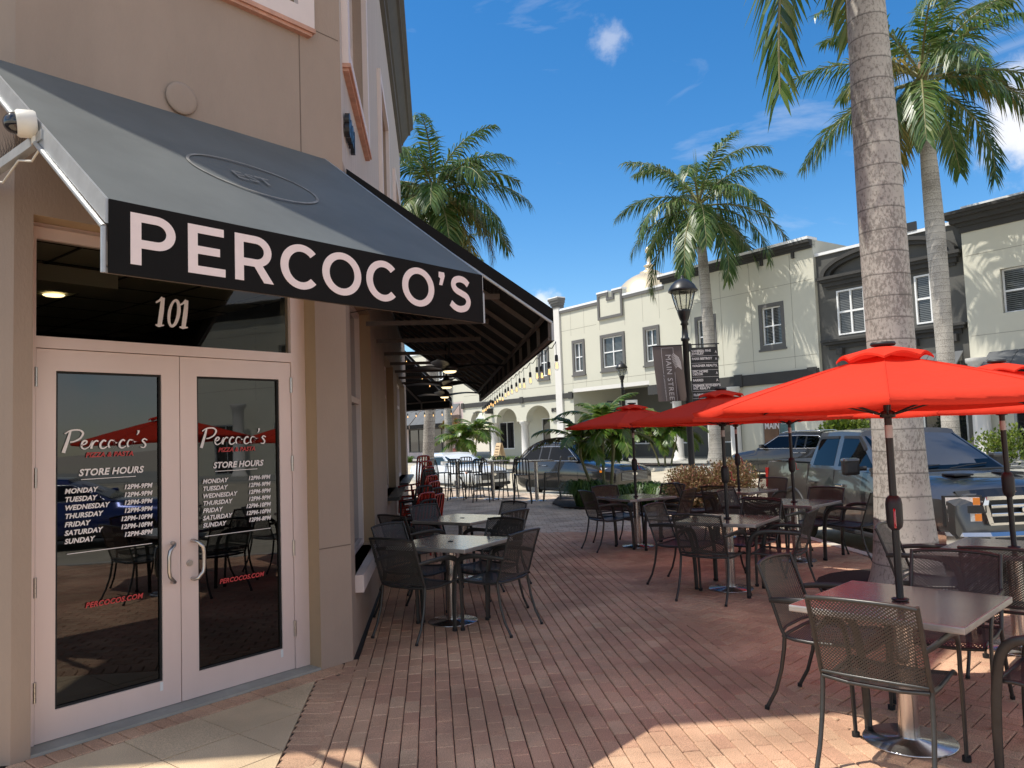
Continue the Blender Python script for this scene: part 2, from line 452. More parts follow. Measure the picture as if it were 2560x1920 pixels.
# ------------------------------------------------------------------ mesh helpers
class MB:
    def __init__(s):
        s.v = []; s.f = []; s.m = []; s.sm = []

    def add(s, vs, fs, mi=0, smooth=False):
        b = len(s.v)
        s.v += [tuple(v) for v in vs]
        for f in fs:
            s.f.append([b + i for i in f]); s.m.append(mi); s.sm.append(smooth)
        return s

    def quad(s, a, b, c, d, mi=0):
        return s.add([a, b, c, d], [(0, 1, 2, 3)], mi)

    def hexa(s, p, mi=0):
        """8 corners: bottom 4 then top 4"""
        return s.add(p, [(3, 2, 1, 0), (4, 5, 6, 7), (0, 1, 5, 4), (1, 2, 6, 5), (2, 3, 7, 6), (3, 0, 4, 7)], mi)

    def box(s, x0, x1, y0, y1, z0, z1, mi=0):
        return s.hexa([(x0, y0, z0), (x1, y0, z0), (x1, y1, z0), (x0, y1, z0), (x0, y0, z1), (x1, y0, z1), (x1, y1, z1), (x0, y1, z1)], mi)

    def bbox(s, x0, x1, y0, y1, z0, z1, b=.004, mi=0):
        """box with chamfered edges"""
        bm = bmesh.new()
        vs = [bm.verts.new(p) for p in [(x0, y0, z0), (x1, y0, z0), (x1, y1, z0), (x0, y1, z0), (x0, y0, z1), (x1, y0, z1), (x1, y1, z1), (x0, y1, z1)]]
        for f in [(3, 2, 1, 0), (4, 5, 6, 7), (0, 1, 5, 4), (1, 2, 6, 5), (2, 3, 7, 6), (3, 0, 4, 7)]:
            bm.faces.new([vs[i] for i in f])
        bmesh.ops.bevel(bm, geom=bm.edges[:], offset=b, segments=2, profile=.6, affect='EDGES')
        bm.verts.index_update()
        s.add([v.co[:] for v in bm.verts], [[v.index for v in f.verts] for f in bm.faces], mi)
        bm.free()
        return s

    def tube(s, pts, r, seg=8, mi=0, sy=1.0, cap=True, up=None):
        """tube through pts; r number or list; sy flattens the section"""
        pts = [Vector(p) for p in pts]
        n = len(pts)
        rs = r if isinstance(r, (list, tuple)) else [r] * n
        ref = Vector(up) if up else None
        rings = []
        prevx = None
        for i in range(n):
            t = (pts[min(i + 1, n - 1)] - pts[max(i - 1, 0)])
            if t.length < 1e-9: t = Vector((0, 0, 1))
            t.normalize()
            if ref is not None:
                x = ref.cross(t)
                if x.length < 1e-5: x = t.orthogonal()
            elif prevx is None:
                x = t.orthogonal() if abs(t.z) > .9 else Vector((0, 0, 1)).cross(t)
            else:
                x = prevx - t * prevx.dot(t)
            x.normalize(); prevx = x
            y = t.cross(x)
            rings.append([pts[i] + x * (rs[i] * cos(2 * pi * k / seg)) + y * (rs[i] * sy * sin(2 * pi * k / seg)) for k in range(seg)])
        vs = [v for rg in rings for v in rg]
        fs = []
        for i in range(n - 1):
            for k in range(seg):
                a, b2 = i * seg + k, i * seg + (k + 1) % seg
                fs.append((a, b2, b2 + seg, a + seg))
        s.add(vs, fs, mi, True)
        if cap:
            s.add(rings[0], [tuple(range(seg))[::-1]], mi)
            s.add(rings[-1], [tuple(range(seg))], mi)
        return s

    def lathe(s, prof, seg=24, c=(0, 0, 0), mi=0, smooth=True):
        """profile of (r, z) round the vertical through c"""
        vs = []
        for r, z in prof:
            for k in range(seg):
                vs.append((c[0] + r * cos(2 * pi * k / seg), c[1] + r * sin(2 * pi * k / seg), c[2] + z))
        fs = []
        for i in range(len(prof) - 1):
            for k in range(seg):
                a, b2 = i * seg + k, i * seg + (k + 1) % seg
                fs.append((a, b2, b2 + seg, a + seg))
        s.add(vs, fs, mi, smooth)
        for i, rev in ((0, True), (len(prof) - 1, False)):
            if prof[i][0] > 1e-4:
                ring = [vs[i * seg + k] for k in range(seg)]
                s.add(ring, [tuple(range(seg))[::-1] if rev else tuple(range(seg))], mi)
        return s

    def cyl(s, a, b, r, seg=12, mi=0):
        return s.tube([a, b], r, seg, mi)

    def prism(s, poly, z0, z1, mi=0):
        n = len(poly)
        vs = [(p[0], p[1], z0) for p in poly] + [(p[0], p[1], z1) for p in poly]
        fs = [tuple(range(n))[::-1], tuple(range(n, 2 * n))] + [(i, (i + 1) % n, n + (i + 1) % n, n + i) for i in range(n)]
        return s.add(vs, fs, mi)

    def ball(s, c, rx, ry=None, rz=None, seg=16, rings=10, mi=0):
        ry = ry or rx; rz = rz or rx
        prof = [(sin(pi * i / rings), -cos(pi * i / rings)) for i in range(rings + 1)]
        vs = []
        for r, z in prof:
            for k in range(seg):
                vs.append((c[0] + rx * r * cos(2 * pi * k / seg), c[1] + ry * r * sin(2 * pi * k / seg), c[2] + rz * z))
        fs = []
        for i in range(rings):
            for k in range(seg):
                a, b2 = i * seg + k, i * seg + (k + 1) % seg
                fs.append((a, b2, b2 + seg, a + seg))
        return s.add(vs, fs, mi, True)

    def build(s, name, mats, parent=None, org=None):
        me = bpy.data.meshes.new(name)
        o3 = Vector(org) if org is not None else Vector((0, 0, 0))
        me.from_pydata([tuple(Vector(v) - o3) for v in s.v] if org is not None else s.v, [], s.f)
        if not isinstance(mats, (list, tuple)): mats = [mats]
        for m in mats: me.materials.append(MAT[m])
        me.polygons.foreach_set('material_index', s.m)
        me.polygons.foreach_set('use_smooth', s.sm)
        me.validate()
        me.update()
        ob = bpy.data.objects.new(name, me)
        COL.objects.link(ob)
        if parent is not None: ob.parent = parent
        return ob


def tag(o, label, cat, group=None):
    o['label'] = label; o['category'] = cat
    if group: o['group'] = group
    return o


def struct(o, kind='structure'):
    o['kind'] = kind
    return o


def thing(name, loc, label, cat, group=None, rz=0.0):
    o = bpy.data.objects.new(name, None)
    o.empty_display_size = .2
    COL.objects.link(o)
    o.location = loc; o.rotation_euler = (0, 0, rz)
    return tag(o, label, cat, group)


def dup(root, loc, rz, label, group=None):
    r = root.copy(); COL.objects.link(r)
    r.location = loc; r.rotation_euler = (0, 0, rz); r['label'] = label
    if group: r['group'] = group
    for ch in list(root.children):
        c2 = ch.copy(); COL.objects.link(c2); c2.parent = r
        for g in list(ch.children):
            d = g.copy(); COL.objects.link(d); d.parent = c2
    return r


def az(deg):
    return Vector((sin(radians(deg)), cos(radians(deg)), 0))


class Frame:
    """wall coordinates: u along the wall, n outward, z up"""
    def __init__(s, o, d, n):
        s.o = Vector(o); s.d = Vector(d).normalized(); s.n = Vector(n).normalized()

    def p(s, u, n, z):
        return s.o + s.d * u + s.n * n + Vector((0, 0, z))

    def box(s, mb, u0, u1, n0, n1, z0, z1, mi=0):
        P = s.p
        return mb.hexa([P(u0, n0, z0), P(u1, n0, z0), P(u1, n1, z0), P(u0, n1, z0), P(u0, n0, z1), P(u1, n0, z1), P(u1, n1, z1), P(u0, n1, z1)], mi)

    def quad(s, mb, u0, u1, z0, z1, n=0.0, mi=0):
        P = s.p
        return mb.quad(P(u0, n, z0), P(u1, n, z0), P(u1, n, z1), P(u0, n, z1), mi)

    def wall(s, mb, u0, u1, z0, z1, ops=(), depth=.2, n=0.0, mi=0, mir=None):
        """front face with rectangular openings (u0,u1,z0,z1) and their reveals"""
        mir = mi if mir is None else mir
        us = sorted({u0, u1, *[x for o in ops for x in o[:2]]})
        zs = sorted({z0, z1, *[x for o in ops for x in o[2:4]]})
        for i in range(len(us) - 1):
            for k in range(len(zs) - 1):
                cu, cz = (us[i] + us[i + 1]) / 2, (zs[k] + zs[k + 1]) / 2
                if any(o[0] < cu < o[1] and o[2] < cz < o[3] for o in ops): continue
                s.quad(mb, us[i], us[i + 1], zs[k], zs[k + 1], n, mi)
        P = s.p
        for a, b, c, d in [o[:4] for o in ops]:
            m = n - depth
            mb.quad(P(a, n, c), P(a, n, d), P(a, m, d), P(a, m, c), mir)
            mb.quad(P(b, n, c), P(b, m, c), P(b, m, d), P(b, n, d), mir)
            mb.quad(P(a, n, d), P(b, n, d), P(b, m, d), P(a, m, d), mir)
            mb.quad(P(a, n, c), P(a, m, c), P(b, m, c), P(b, n, c), mir)
        return mb

    def ring(s, mb, u0, u1, z0, z1, w, n0, n1, mi=0):
        """rectangular frame, width w, pieces butted"""
        s.box(mb, u0, u0 + w, n0, n1, z0, z1, mi); s.box(mb, u1 - w, u1, n0, n1, z0, z1, mi)
        s.box(mb, u0 + w, u1 - w, n0, n1, z0, z0 + w, mi); s.box(mb, u0 + w, u1 - w, n0, n1, z1 - w, z1, mi)
        return mb


def outline(polys, ext=.002):
    """flat filled shape with holes from closed 2-D outlines -> (verts, faces)"""
    cu = bpy.data.curves.new('outline', 'CURVE')
    cu.dimensions = '2D'; cu.fill_mode = 'BOTH'; cu.extrude = ext
    for poly in polys:
        sp = cu.splines.new('POLY'); sp.points.add(len(poly) - 1)
        for i, p in enumerate(poly): sp.points[i].co = (p[0], p[1], 0, 1)
        sp.use_cyclic_u = True
    return curve_mesh(cu)


def curve_mesh(cu):
    ob = bpy.data.objects.new('outline', cu)
    COL.objects.link(ob)
    dg = bpy.context.evaluated_depsgraph_get()
    me = bpy.data.meshes.new_from_object(ob.evaluated_get(dg))
    vs = [v.co.copy() for v in me.vertices]; fs = [list(p.vertices) for p in me.polygons]
    bpy.data.objects.remove(ob); bpy.data.meshes.remove(me)
    return vs, fs


def text_mesh(txt, size, shear=0.0, align='LEFT', space=1.0, bold=0.0, ext=.001, lines=1.0):
    cu = bpy.data.curves.new('text', 'FONT')
    cu.body = txt; cu.size = size; cu.shear = shear; cu.align_x = align; cu.space_character = space; cu.space_line = lines
    cu.offset = bold; cu.extrude = ext; cu.fill_mode = 'BOTH'; cu.resolution_u = 3
    return curve_mesh(cu)


def put(mb, vf, origin, xdir, ydir, mi=0, sx=1.0, sy=1.0):
    """lay a flat (x, y, thickness) shape into the plane origin + x*xdir + y*ydir"""
    vs, fs = vf
    xd, yd = Vector(xdir), Vector(ydir); zd = xd.cross(yd).normalized()
    o = Vector(origin)
    mb.add([o + xd * (v[0] * sx) + yd * (v[1] * sy) + zd * v[2] for v in vs], fs, mi)


def arc(cx, cy, rx, ry, a0, a1, n=18):
    return [(cx + rx * cos(radians(a0 + (a1 - a0) * i / n)), cy + ry * sin(radians(a0 + (a1 - a0) * i / n))) for i in range(n + 1)]


def ribbon(path, w):
    """outline of a stroke along path with width w (number or list)"""
    n = len(path); ws = w if isinstance(w, (list, tuple)) else [w] * n
    L, R = [], []
    for i in range(n):
        a = Vector(path[max(i - 1, 0)]); b = Vector(path[min(i + 1, n - 1)])
        t = (b - a); t.normalize()
        nx, ny = -t.y, t.x
        L.append((path[i][0] + nx * ws[i] / 2, path[i][1] + ny * ws[i] / 2)); R.append((path[i][0] - nx * ws[i] / 2, path[i][1] - ny * ws[i] / 2))
    return L + R[::-1]


def spline(pts, n=8):
    """Catmull-Rom through pts"""
    out = []
    P = [Vector(p) for p in pts]
    P = [P[0] * 2 - P[1]] + P + [P[-1] * 2 - P[-2]]
    for i in range(1, len(P) - 2):
        for k in range(n):
            t = k / n
            out.append(.5 * ((2 * P[i]) + (P[i + 1] - P[i - 1]) * t + (2 * P[i - 1] - 5 * P[i] + 4 * P[i + 1] - P[i + 2]) * t * t + (3 * P[i] - P[i - 1] - 3 * P[i + 1] + P[i + 2]) * t ** 3))
    out.append(P[-2])
    return [tuple(p) for p in out]


def sans_letter(ch):
    """wide geometric capitals, heavy: (outlines, width), cap height 1"""
    v, h = .205, .165
    if ch in 'PR':
        W_ = .88
        cx, cy, rx, ry = .50, .665, W_ - .50, .335
        bowl = arc(cx, cy, rx, ry, 90, -90)
        hole = [(v, 1 - h), (cx, 1 - h)] + arc(cx, cy, rx - v + .02, ry - h, 90, -90, 14)[1:] + [(v, cy - ry + h)]
        if ch == 'P':
            return [[(0, 0), (0, 1)] + bowl + [(v, cy - ry), (v, 0)], hole], W_
        k = [p for p in bowl if p[1] > .40]
        return [[(0, 0), (0, 1)] + k + [(.66, .365), (.93, 0), (.69, 0), (.46, .33), (v, .33), (v, 0)], hole], .9
    if ch == 'E':
        return [[(0, 0), (0, 1), (.78, 1), (.78, 1 - h), (v, 1 - h), (v, .575), (.69, .575), (.69, .575 - h), (v, .575 - h), (v, h), (.81, h), (.81, 0)]], .81
    if ch == 'C':
        return [arc(.55, .5, .55, .515, 44, 316, 34) + arc(.55, .5, .55 - v, .515 - h, 316, 44, 34)], 1.0
    if ch == 'O':
        return [arc(.575, .5, .575, .515, 0, 354, 44), arc(.575, .5, .575 - v, .515 - h, 0, 354, 44)], 1.15
    if ch == 'S':
        c2 = spline([(.76, .80), (.62, .895), (.42, .925), (.22, .86), (.165, .72), (.27, .60), (.48, .53), (.68, .455), (.755, .31), (.66, .15), (.43, .078), (.22, .11), (.045, .215)], 7)
        return [ribbon(c2, .178)], .86
    return [[(.03, 1.02), (.235, 1.02), (.25, .92), (.15, .66), (.035, .66), (.085, .84), (.02, .88)]], .27

# ------------------------------------------------------------------ the corner building
K = Vector((-1.32, 6.234, 0))
CH = Frame(K, az(39.5), az(129.5))            # entrance wall cutting the corner; u runs to K from -2.5
SD = Frame(K, az(-5.7), az(84.3))             # long side wall
PC = CH.p(-2.37, 0, 0)
FR = Frame(PC, az(264.3), az(174.3))          # front wall leaving the picture at left
EN = Frame(SD.p(12.8, 0, 0), az(-50.7), az(39.3))
HW = 8.74
B = thing('corner_building', tuple(K), 'tan stucco corner restaurant building with an angled glass entrance', 'building')
mb = MB()
CH.wall(mb, -2.37, 0, 0, HW, [(-2.27, -.30, 0, 3.10), (-2.05, -.44, 5.12, 6.9)], .22, 0, 0, 1)
SD.wall(mb, 0, 12.8, 4.0, HW, [(.30, 2.20, 5.05, 6.95), (4.80, 6.58, 5.05, 6.9), (8.95, 10.7, 5.05, 6.9)], .18, 0, 2, 0)
SD.wall(mb, 0, 12.8, 0, 4.0, [(.30, 2.42, .61, 3.12), (4.75, 7.05, .92, 2.95), (8.3, 11.9, .92, 2.95)], .2, 0, 0, 1)
FR.wall(mb, 0, 14, 0, HW, [], .2)
EN.wall(mb, 0, 9, 0, HW, [], .2)
roof = [PC, K, SD.p(12.8, 0, 0), EN.p(9, 0, 0), EN.p(9, -8, 0), FR.p(14, 0, 0)]
mb.add([(p.x, p.y, HW - .02) for p in roof], [tuple(range(6))], 0)
mb.build('wall', ['stucco_tan', 'stucco_deep', 'stucco_grey'], B, K)
# control joints and a crack line, cut a few millimetres into the render
mb = MB()
for u, z0, z1 in ((-.40, 3.2, 5.0),):
    CH.box(mb, u - .004, u + .004, .0005, .002, z0, z1)
CH.box(mb, -.30, -.001, .0005, .002, .895, .903)
CH.box(mb, -.4, -.02, .0005, .002, 5.0, 5.008)
mb.build('joint', 'joint_tan', B, K)


def sweep(mb, path, norms, prof, mi=0):
    """moulding: profile (n, z) swept along plan points with mitred corners"""
    rows = []
    for i, p in enumerate(path):
        if i == 0: m = norms[0]
        elif i == len(path) - 1: m = norms[-1]
        else:
            a, b = norms[i - 1], norms[i]; m = (a + b) / (1 + a.dot(b))
        rows.append([Vector((p.x, p.y, 0)) + m * q[0] + Vector((0, 0, q[1])) for q in prof])
    k = len(prof)
    for i in range(len(rows) - 1):
        for j in range(k - 1):
            mb.quad(rows[i][j], rows[i + 1][j], rows[i + 1][j + 1], rows[i][j + 1], mi)
    for r in (rows[0], rows[-1]):
        mb.add(r, [tuple(range(k))], mi)


mb = MB()
prof = [(0, HW - .02), (.07, HW), (.07, HW + .16), (.11, HW + .18), (.11, HW + .22), (.24, HW + .42), (.29, HW + .43), (.29, HW + .52), (.36, HW + .58), (.36, HW + .74), (-.4, HW + .74), (-.4, HW - .02)]
sweep(mb, [FR.p(14, 0, 0), PC, K, SD.p(12.5, 0, 0)], [FR.n, CH.n, SD.n], prof)
mb.build('cornice', 'dark_cornice', B, K)


def trim_window(fr, u0, u1, z0, z1, deep, name='window'):
    m = MB()
    fr.ring(m, u0 - .15, u1 + .15, z0 - .15, z1 + .15, .15, .0, .055)
    fr.ring(m, u0, u1, z0, z1, .06, -deep + .01, -deep + .07)
    um = (u0 + u1) / 2
    fr.box(m, um - .025, um + .025, -deep + .01, -deep + .05, z0 + .06, z1 - .06)
    zm = (z0 + z1) / 2
    fr.box(m, u0 + .06, um - .025, -deep + .01, -deep + .05, zm - .025, zm + .025)
    fr.box(m, um + .025, u1 - .06, -deep + .01, -deep + .05, zm - .025, zm + .025)
    w = m.build(name, 'trim_white', B, K)
    m = MB(); fr.quad(m, u0, u1, z0, z1, -deep + .005)
    m.build('pane', 'pane_dark', w, K)
    m = MB(); fr.box(m, u0 - .15, u1 + .15, .0, .07, z0 - .185, z0 - .15)
    fr.box(m, u0 - .13, u1 + .13, .0, .05, z0 - .21, z0 - .185)
    m.build('sill', 'sill_worn', w, K)
    return w


trim_window(CH, -2.05, -.44, 5.12, 6.9, .2)
trim_window(SD, .30, 2.20, 5.05, 6.95, .17)
trim_window(SD, 4.80, 6.58, 5.05, 6.9, .17)
trim_window(SD, 8.95, 10.7, 5.05, 6.9, .17)
# street-level side windows, set deep, dark inside
for (u0, u1, z0, z1) in ((.30, 2.42, .61, 3.12), (4.75, 7.05, .92, 2.95), (8.3, 11.9, .92, 2.95)):
    m = MB()
    SD.ring(m, u0, u1, z0, z1, .055, -.2, -.12)
    SD.box(m, u0 + .055, u1 - .055, -.2, -.13, z0 + 1.5, z0 + 1.56)
    w = m.build('window', 'trim_white', B, K)
    m = MB(); SD.quad(m, u0, u1, z0, z1, -.17)
    p_ = m.build('pane', 'pane_dark', w, K)
    if z0 < .7:
        m = MB(); SD.box(m, u0 - .03, u1 - .25, -.119, .07, z0 - .14, z0)
        m.build('sill', 'trim_white', w, K)
    else:
        m = MB(); SD.box(m, u0 - .03, u1 + .1, -.119, .16, z0 - .05, z0)
        m.build('sill', 'black_metal', w, K)
# round blind vent
m = MB()
pts = [(.0, .0), (.09, .0), (.105, .006), (.112, .016), (.105, .024), (.085, .026), (0, .024)]
vs, fs = [], []
for r, n in pts[1:]:
    for k in range(28): vs.append(CH.p(-1.37 + r * cos(2 * pi * k / 28), n, 4.08 + r * sin(2 * pi * k / 28)))
for i in range(len(pts) - 2):
    for k in range(28): fs.append((i * 28 + k, i * 28 + (k + 1) % 28, (i + 1) * 28 + (k + 1) % 28, (i + 1) * 28 + k))
m.add(vs, fs, 0, True)
m.build('round_vent', 'stucco_tan', B, K)
# street number high on the side wall
m = MB(); put(m, text_mesh('8091', .27, bold=.008, ext=.02), SD.p(.12, .03, 4.28), SD.d, (0, 0, 1))
m.build('wall_number', 'black_metal', B, K)

# ------------------------------------------------------------------ entrance: frame, transom, two doors, dark room behind
m = MB()
CH.box(m, -2.27, -2.205, -.21, -.14, 0.02, 3.07); CH.box(m, -.425, -.30, -.21, -.14, .02, 3.07)
CH.box(m, -2.205, -.425, -.21, -.14, 3.0, 3.07); CH.box(m, -2.27, -.30, -.215, -.165, 3.07, 3.105); CH.box(m, -2.205, -.425, -.21, -.14, 2.335, 2.405)
m.build('door_frame', 'door_metal', B, K)
m = MB(); CH.box(m, -2.27, -.30, -.34, -.006, -.02, .018)
m.build('threshold', 'concrete', B, K)
m = MB(); CH.quad(m, -2.205, -.425, 2.405, 3.0, -.175)
tp = m.build('transom_window', 'transom_glass', B, K)


def digit_mesh(kind):
    """brush numerals"""
    if kind == '1':
        return [ribbon([(.02, .80), (.14, .88), (.26, 1.0)], [.05, .07, .10]), ribbon([(.27, 1.0), (.22, .55), (.14, .02)], [.12, .16, .15]), ribbon([(.0, .04), (.12, .02), (.30, .05)], [.05, .09, .04])]
    o = [(x * .62 + y * .16, y) for x, y in arc(.38, .5, .36, .5, 0, 354, 30)]
    i = [(x * .62 + y * .16, y) for x, y in arc(.36, .5, .17, .40, 0, 354, 30)]
    return [o, i]


m = MB()
x = -1.47
for k, ch in enumerate('101'):
    for j, poly in enumerate([digit_mesh(ch)] if ch == '0' else [[q] for q in digit_mesh(ch)]):
        put(m, outline(poly, .0006), CH.p(x, -.170 + .0008 * j, 2.53), CH.d * .2, (0, 0, .2))
    x += .068 if ch == '1' else .10
t_ = m.build('door_number', 'vinyl_white', tp, K)


def brush_word():
    """the restaurant's name in loose brush script: list of outlines, about 4.3 wide, x-height .42"""
    S = []
    R = lambda pts, w: S.append(ribbon(spline(pts, 6), None or w))

    def st(pts, w0, w1, w2=None):
        sp = spline(pts, 6); n = len(sp)
        w2 = w0 if w2 is None else w2
        ws = [w0 + (w1 - w0) * min(1, i / (n / 2)) if i < n / 2 else w1 + (w2 - w1) * (i - n / 2) / (n / 2) for i in range(n)]
        S.append(ribbon(sp, ws))
    st([(.42, 1.0), (.30, .55), (.10, -.12)], .09, .14, .17)                       # P stem
    st([(.16, .86), (.42, 1.02), (.80, 1.04), (.98, .88), (.86, .62), (.60, .46), (.40, .42)], .06, .10, .06)
    st([(.90, .24), (1.08, .30), (1.16, .42), (1.06, .48), (.94, .36), (.92, .14), (1.05, .04), (1.28, .16)], .05, .10, .04)   # e
    st([(1.28, .16), (1.42, .46), (1.40, .30), (1.36, .05)], .04, .06, .11)         # r
    st([(1.37, .10), (1.48, .36), (1.60, .46), (1.70, .42)], .05, .08, .07)
    st([(2.06, .42), (1.94, .47), (1.80, .30), (1.80, .10), (1.93, .04), (2.12, .14)], .08, .10, .04)    # c
    st([(2.44, .44), (2.28, .46), (2.18, .26), (2.24, .06), (2.40, .08), (2.48, .28), (2.44, .44), (2.52, .40), (2.66, .32)], .06, .09, .04)  # o
    st([(2.98, .42), (2.86, .47), (2.72, .30), (2.72, .10), (2.85, .04), (3.04, .14)], .08, .10, .04)
    st([(3.36, .44), (3.20, .46), (3.10, .26), (3.16, .06), (3.32, .08), (3.40, .28), (3.36, .44), (3.46, .40), (3.60, .36)], .06, .09, .04)
    st([(3.66, .98), (3.66, .86), (3.58, .72)], .11, .08, .02)                       # apostrophe
    st([(4.10, .42), (3.96, .50), (3.86, .40), (3.96, .28), (4.02, .14), (3.92, .02), (3.76, .06)], .06, .10, .05)   # s
    return S


BRUSH = [outline([s], .0005) for s in brush_word()]
HOURS = [('MONDAY', '12PM-9PM'), ('TUESDAY', '12PM-9PM'), ('WEDNESDAY', '12PM-9PM'), ('THURSDAY', '12PM-9PM'), ('FRIDAY', '12PM-10PM'), ('SATURDAY', '12PM-10PM'), ('SUNDAY', '12PM-8PM')]
NF = -.1665                                      # lettering lies just in front of the panes


def letters(u0, side):
    wm, rm = MB(), MB()
    for j, vf in enumerate(BRUSH):
        put(wm, vf, CH.p(u0, NF + .0004 * (j % 3), 1.715), CH.d * .128, (0, 0, .118))
    T = lambda mb, s, u, z, h, al='LEFT', bold=.0: put(mb, text_mesh(s, h / .72, .22, al, 1.04, bold, .0005), CH.p(u, NF, z), CH.d, (0, 0, 1))
    T(rm, 'PIZZA & PASTA', u0 + .14, 1.668, .030, bold=.0012)
    T(wm, 'STORE HOURS', u0 + .10, 1.555, .042, bold=.0018)
    CH.box(wm, u0 + .115, u0 + .45, NF - .0005, NF + .0005, 1.530, 1.534)
    for i, (d, h) in enumerate(HOURS):
        z = 1.452 - i * .0505
        T(wm, d, u0 + .02, z, .030, bold=.0014)
        T(wm, h, u0 + .555, z + .002, .029, 'RIGHT', .0014)
    CH.box(wm, u0 + .035, u0 + .555, NF - .0005, NF + .0005, 1.085, 1.089)
    T(rm, 'PERCOCOS.COM', u0 + .14, .745, .032, bold=.0013)
    return wm, rm


for side, (a, b, ga, gb) in enumerate(((-2.20, -1.317, -2.09, -1.44), (-1.311, -.43, -1.19, -.53))):
    m = MB()
    n0, n1 = -.205, -.150
    CH.box(m, a, ga, n0, n1, .022, 2.33); CH.box(m, gb, b, n0, n1, .022, 2.33)
    CH.box(m, ga, gb, n0, n1, .022, .19); CH.box(m, ga, gb, n0, n1, 2.20, 2.33)
    d_ = m.build('door', 'door_metal', B, K)
    m = MB(); CH.quad(m, ga, gb, .19, 2.20, -.175); m.build('pane', 'door_glass', d_, K)
    m = MB()
    CH.ring(m, ga + .0005, gb - .0005, .1905, 2.1995, .012, -.172, -.160); m.build('gasket', 'rubber', d_, K)
    # push bar seen through the glass from inside
    m = MB(); CH.box(m, ga + .015, gb - .015, -.235, -.20, .985, 1.075); m.build('push_bar', 'alu_frame', d_, K)
    u = -1.375 if side == 0 else -1.235
    s = -1 if side == 0 else 1
    zc = .945
    pth = [CH.p(u, -.150, zc + .128), CH.p(u, -.115, zc + .128), CH.p(u + s * .012, -.092, zc + .122), CH.p(u + s * .045, -.085, zc + .085), CH.p(u + s * .052, -.085, zc + .05), CH.p(u + s * .052, -.085, zc - .05), CH.p(u + s * .045, -.085, zc - .085), CH.p(u + s * .012, -.092, zc - .122), CH.p(u, -.115, zc - .128), CH.p(u, -.150, zc - .128)]
    m = MB(); m.tube(pth, .0125, 12); m.build('handle', 'pull_metal', d_, K)
    uh = a - .003 if side == 0 else b + .003
    for zh in (.26, .86, 1.5, 2.1):
        m = MB()
        for q in range(4):
            c0 = CH.p(uh, -.143, zh + q * .0295); m.cyl(c0, c0 + Vector((0, 0, .028)), .0105, 10)
        m.build('hinge', 'pull_metal', d_, K)
    if side == 1:
        m = MB(); c0 = CH.p(-1.255, -.150, .925)
        m.tube([c0, c0 + CH.n * .012], .021, 18); m.tube([c0 + CH.n * .012, c0 + CH.n * .016], .013, 14)
        m.build('lock', 'pull_metal', d_, K)
    wm, rm = letters(-2.055 if side == 0 else -1.165, side)
    wm.build('white_lettering', 'vinyl_white', d_, K)
    rm.build('red_lettering', 'vinyl_red', d_, K)
    m = MB(); CH.box(m, gb - .02, gb + .0, -.1495, -.1485, .13, .185); m.build('sticker', 'paper', d_, K)
# room behind the doors
m = MB()
P = CH.p
a, b, n0, n1, zt = -2.6, .28, -.36, -4.5, 3.06
m.quad(P(a, n0, .012), P(b, n0, .012), P(b, n1, .012), P(a, n1, .012), 0)
m.quad(P(a, n0, zt), P(a, n1, zt), P(b, n1, zt), P(b, n0, zt), 1)
m.quad(P(a, n1, .012), P(b, n1, .012), P(b, n1, zt), P(a, n1, zt), 0)
m.quad(P(a, n0, .012), P(a, n1, .012), P(a, n1, zt), P(a, n0, zt), 0)
m.quad(P(b, n0, .012), P(b, n0, zt), P(b, n1, zt), P(b, n1, .012), 0)
CH.wall(m, a, b, .012, zt, [(-2.27, -.30, .012, 3.055)], .1, -.36, 0)
for k in range(-3, 3):
    CH.box(m, k * .61 - .01, k * .61 + .01, n1 + .01, n0 - .01, zt - .006, zt - .002, 2)
for k in range(1, 7):
    CH.box(m, a, b, n0 - k * .61 - .01, n0 - k * .61 + .01, zt - .012, zt - .008, 2)
m.build('interior', ['dark_void', 'ceiling', 'plastic_dark'], B, K)
for u, n in ((-1.36, -2.2), (-.36, -.95), (-2.6, -3.3)):
    m = MB(); c0 = CH.p(u, n, zt - .02)
    m.lathe([(.0001, 0), (.075, 0), (.085, .008)], 20, c0)
    m.build('downlight', 'lamp_glow', B, K)
    pl = bpy.data.lights.new('downlight', 'SPOT'); pl.energy = 16; pl.color = (1, .8, .5); pl.spot_size = radians(150); pl.shadow_soft_size = .07
    po = bpy.data.objects.new('downlight_lamp', pl); po.location = c0 - Vector((0, 0, .02)) - K; po.parent = B; COL.objects.link(po)
m = MB(); c0 = CH.p(-1.55, -1.2, zt - .18)
CH.box(m, -1.9, -1.35, -1.35, -1.0, zt - .14, zt - .02)
m.build('ceiling_unit', 'ceiling', B, K)

# ------------------------------------------------------------------ awnings


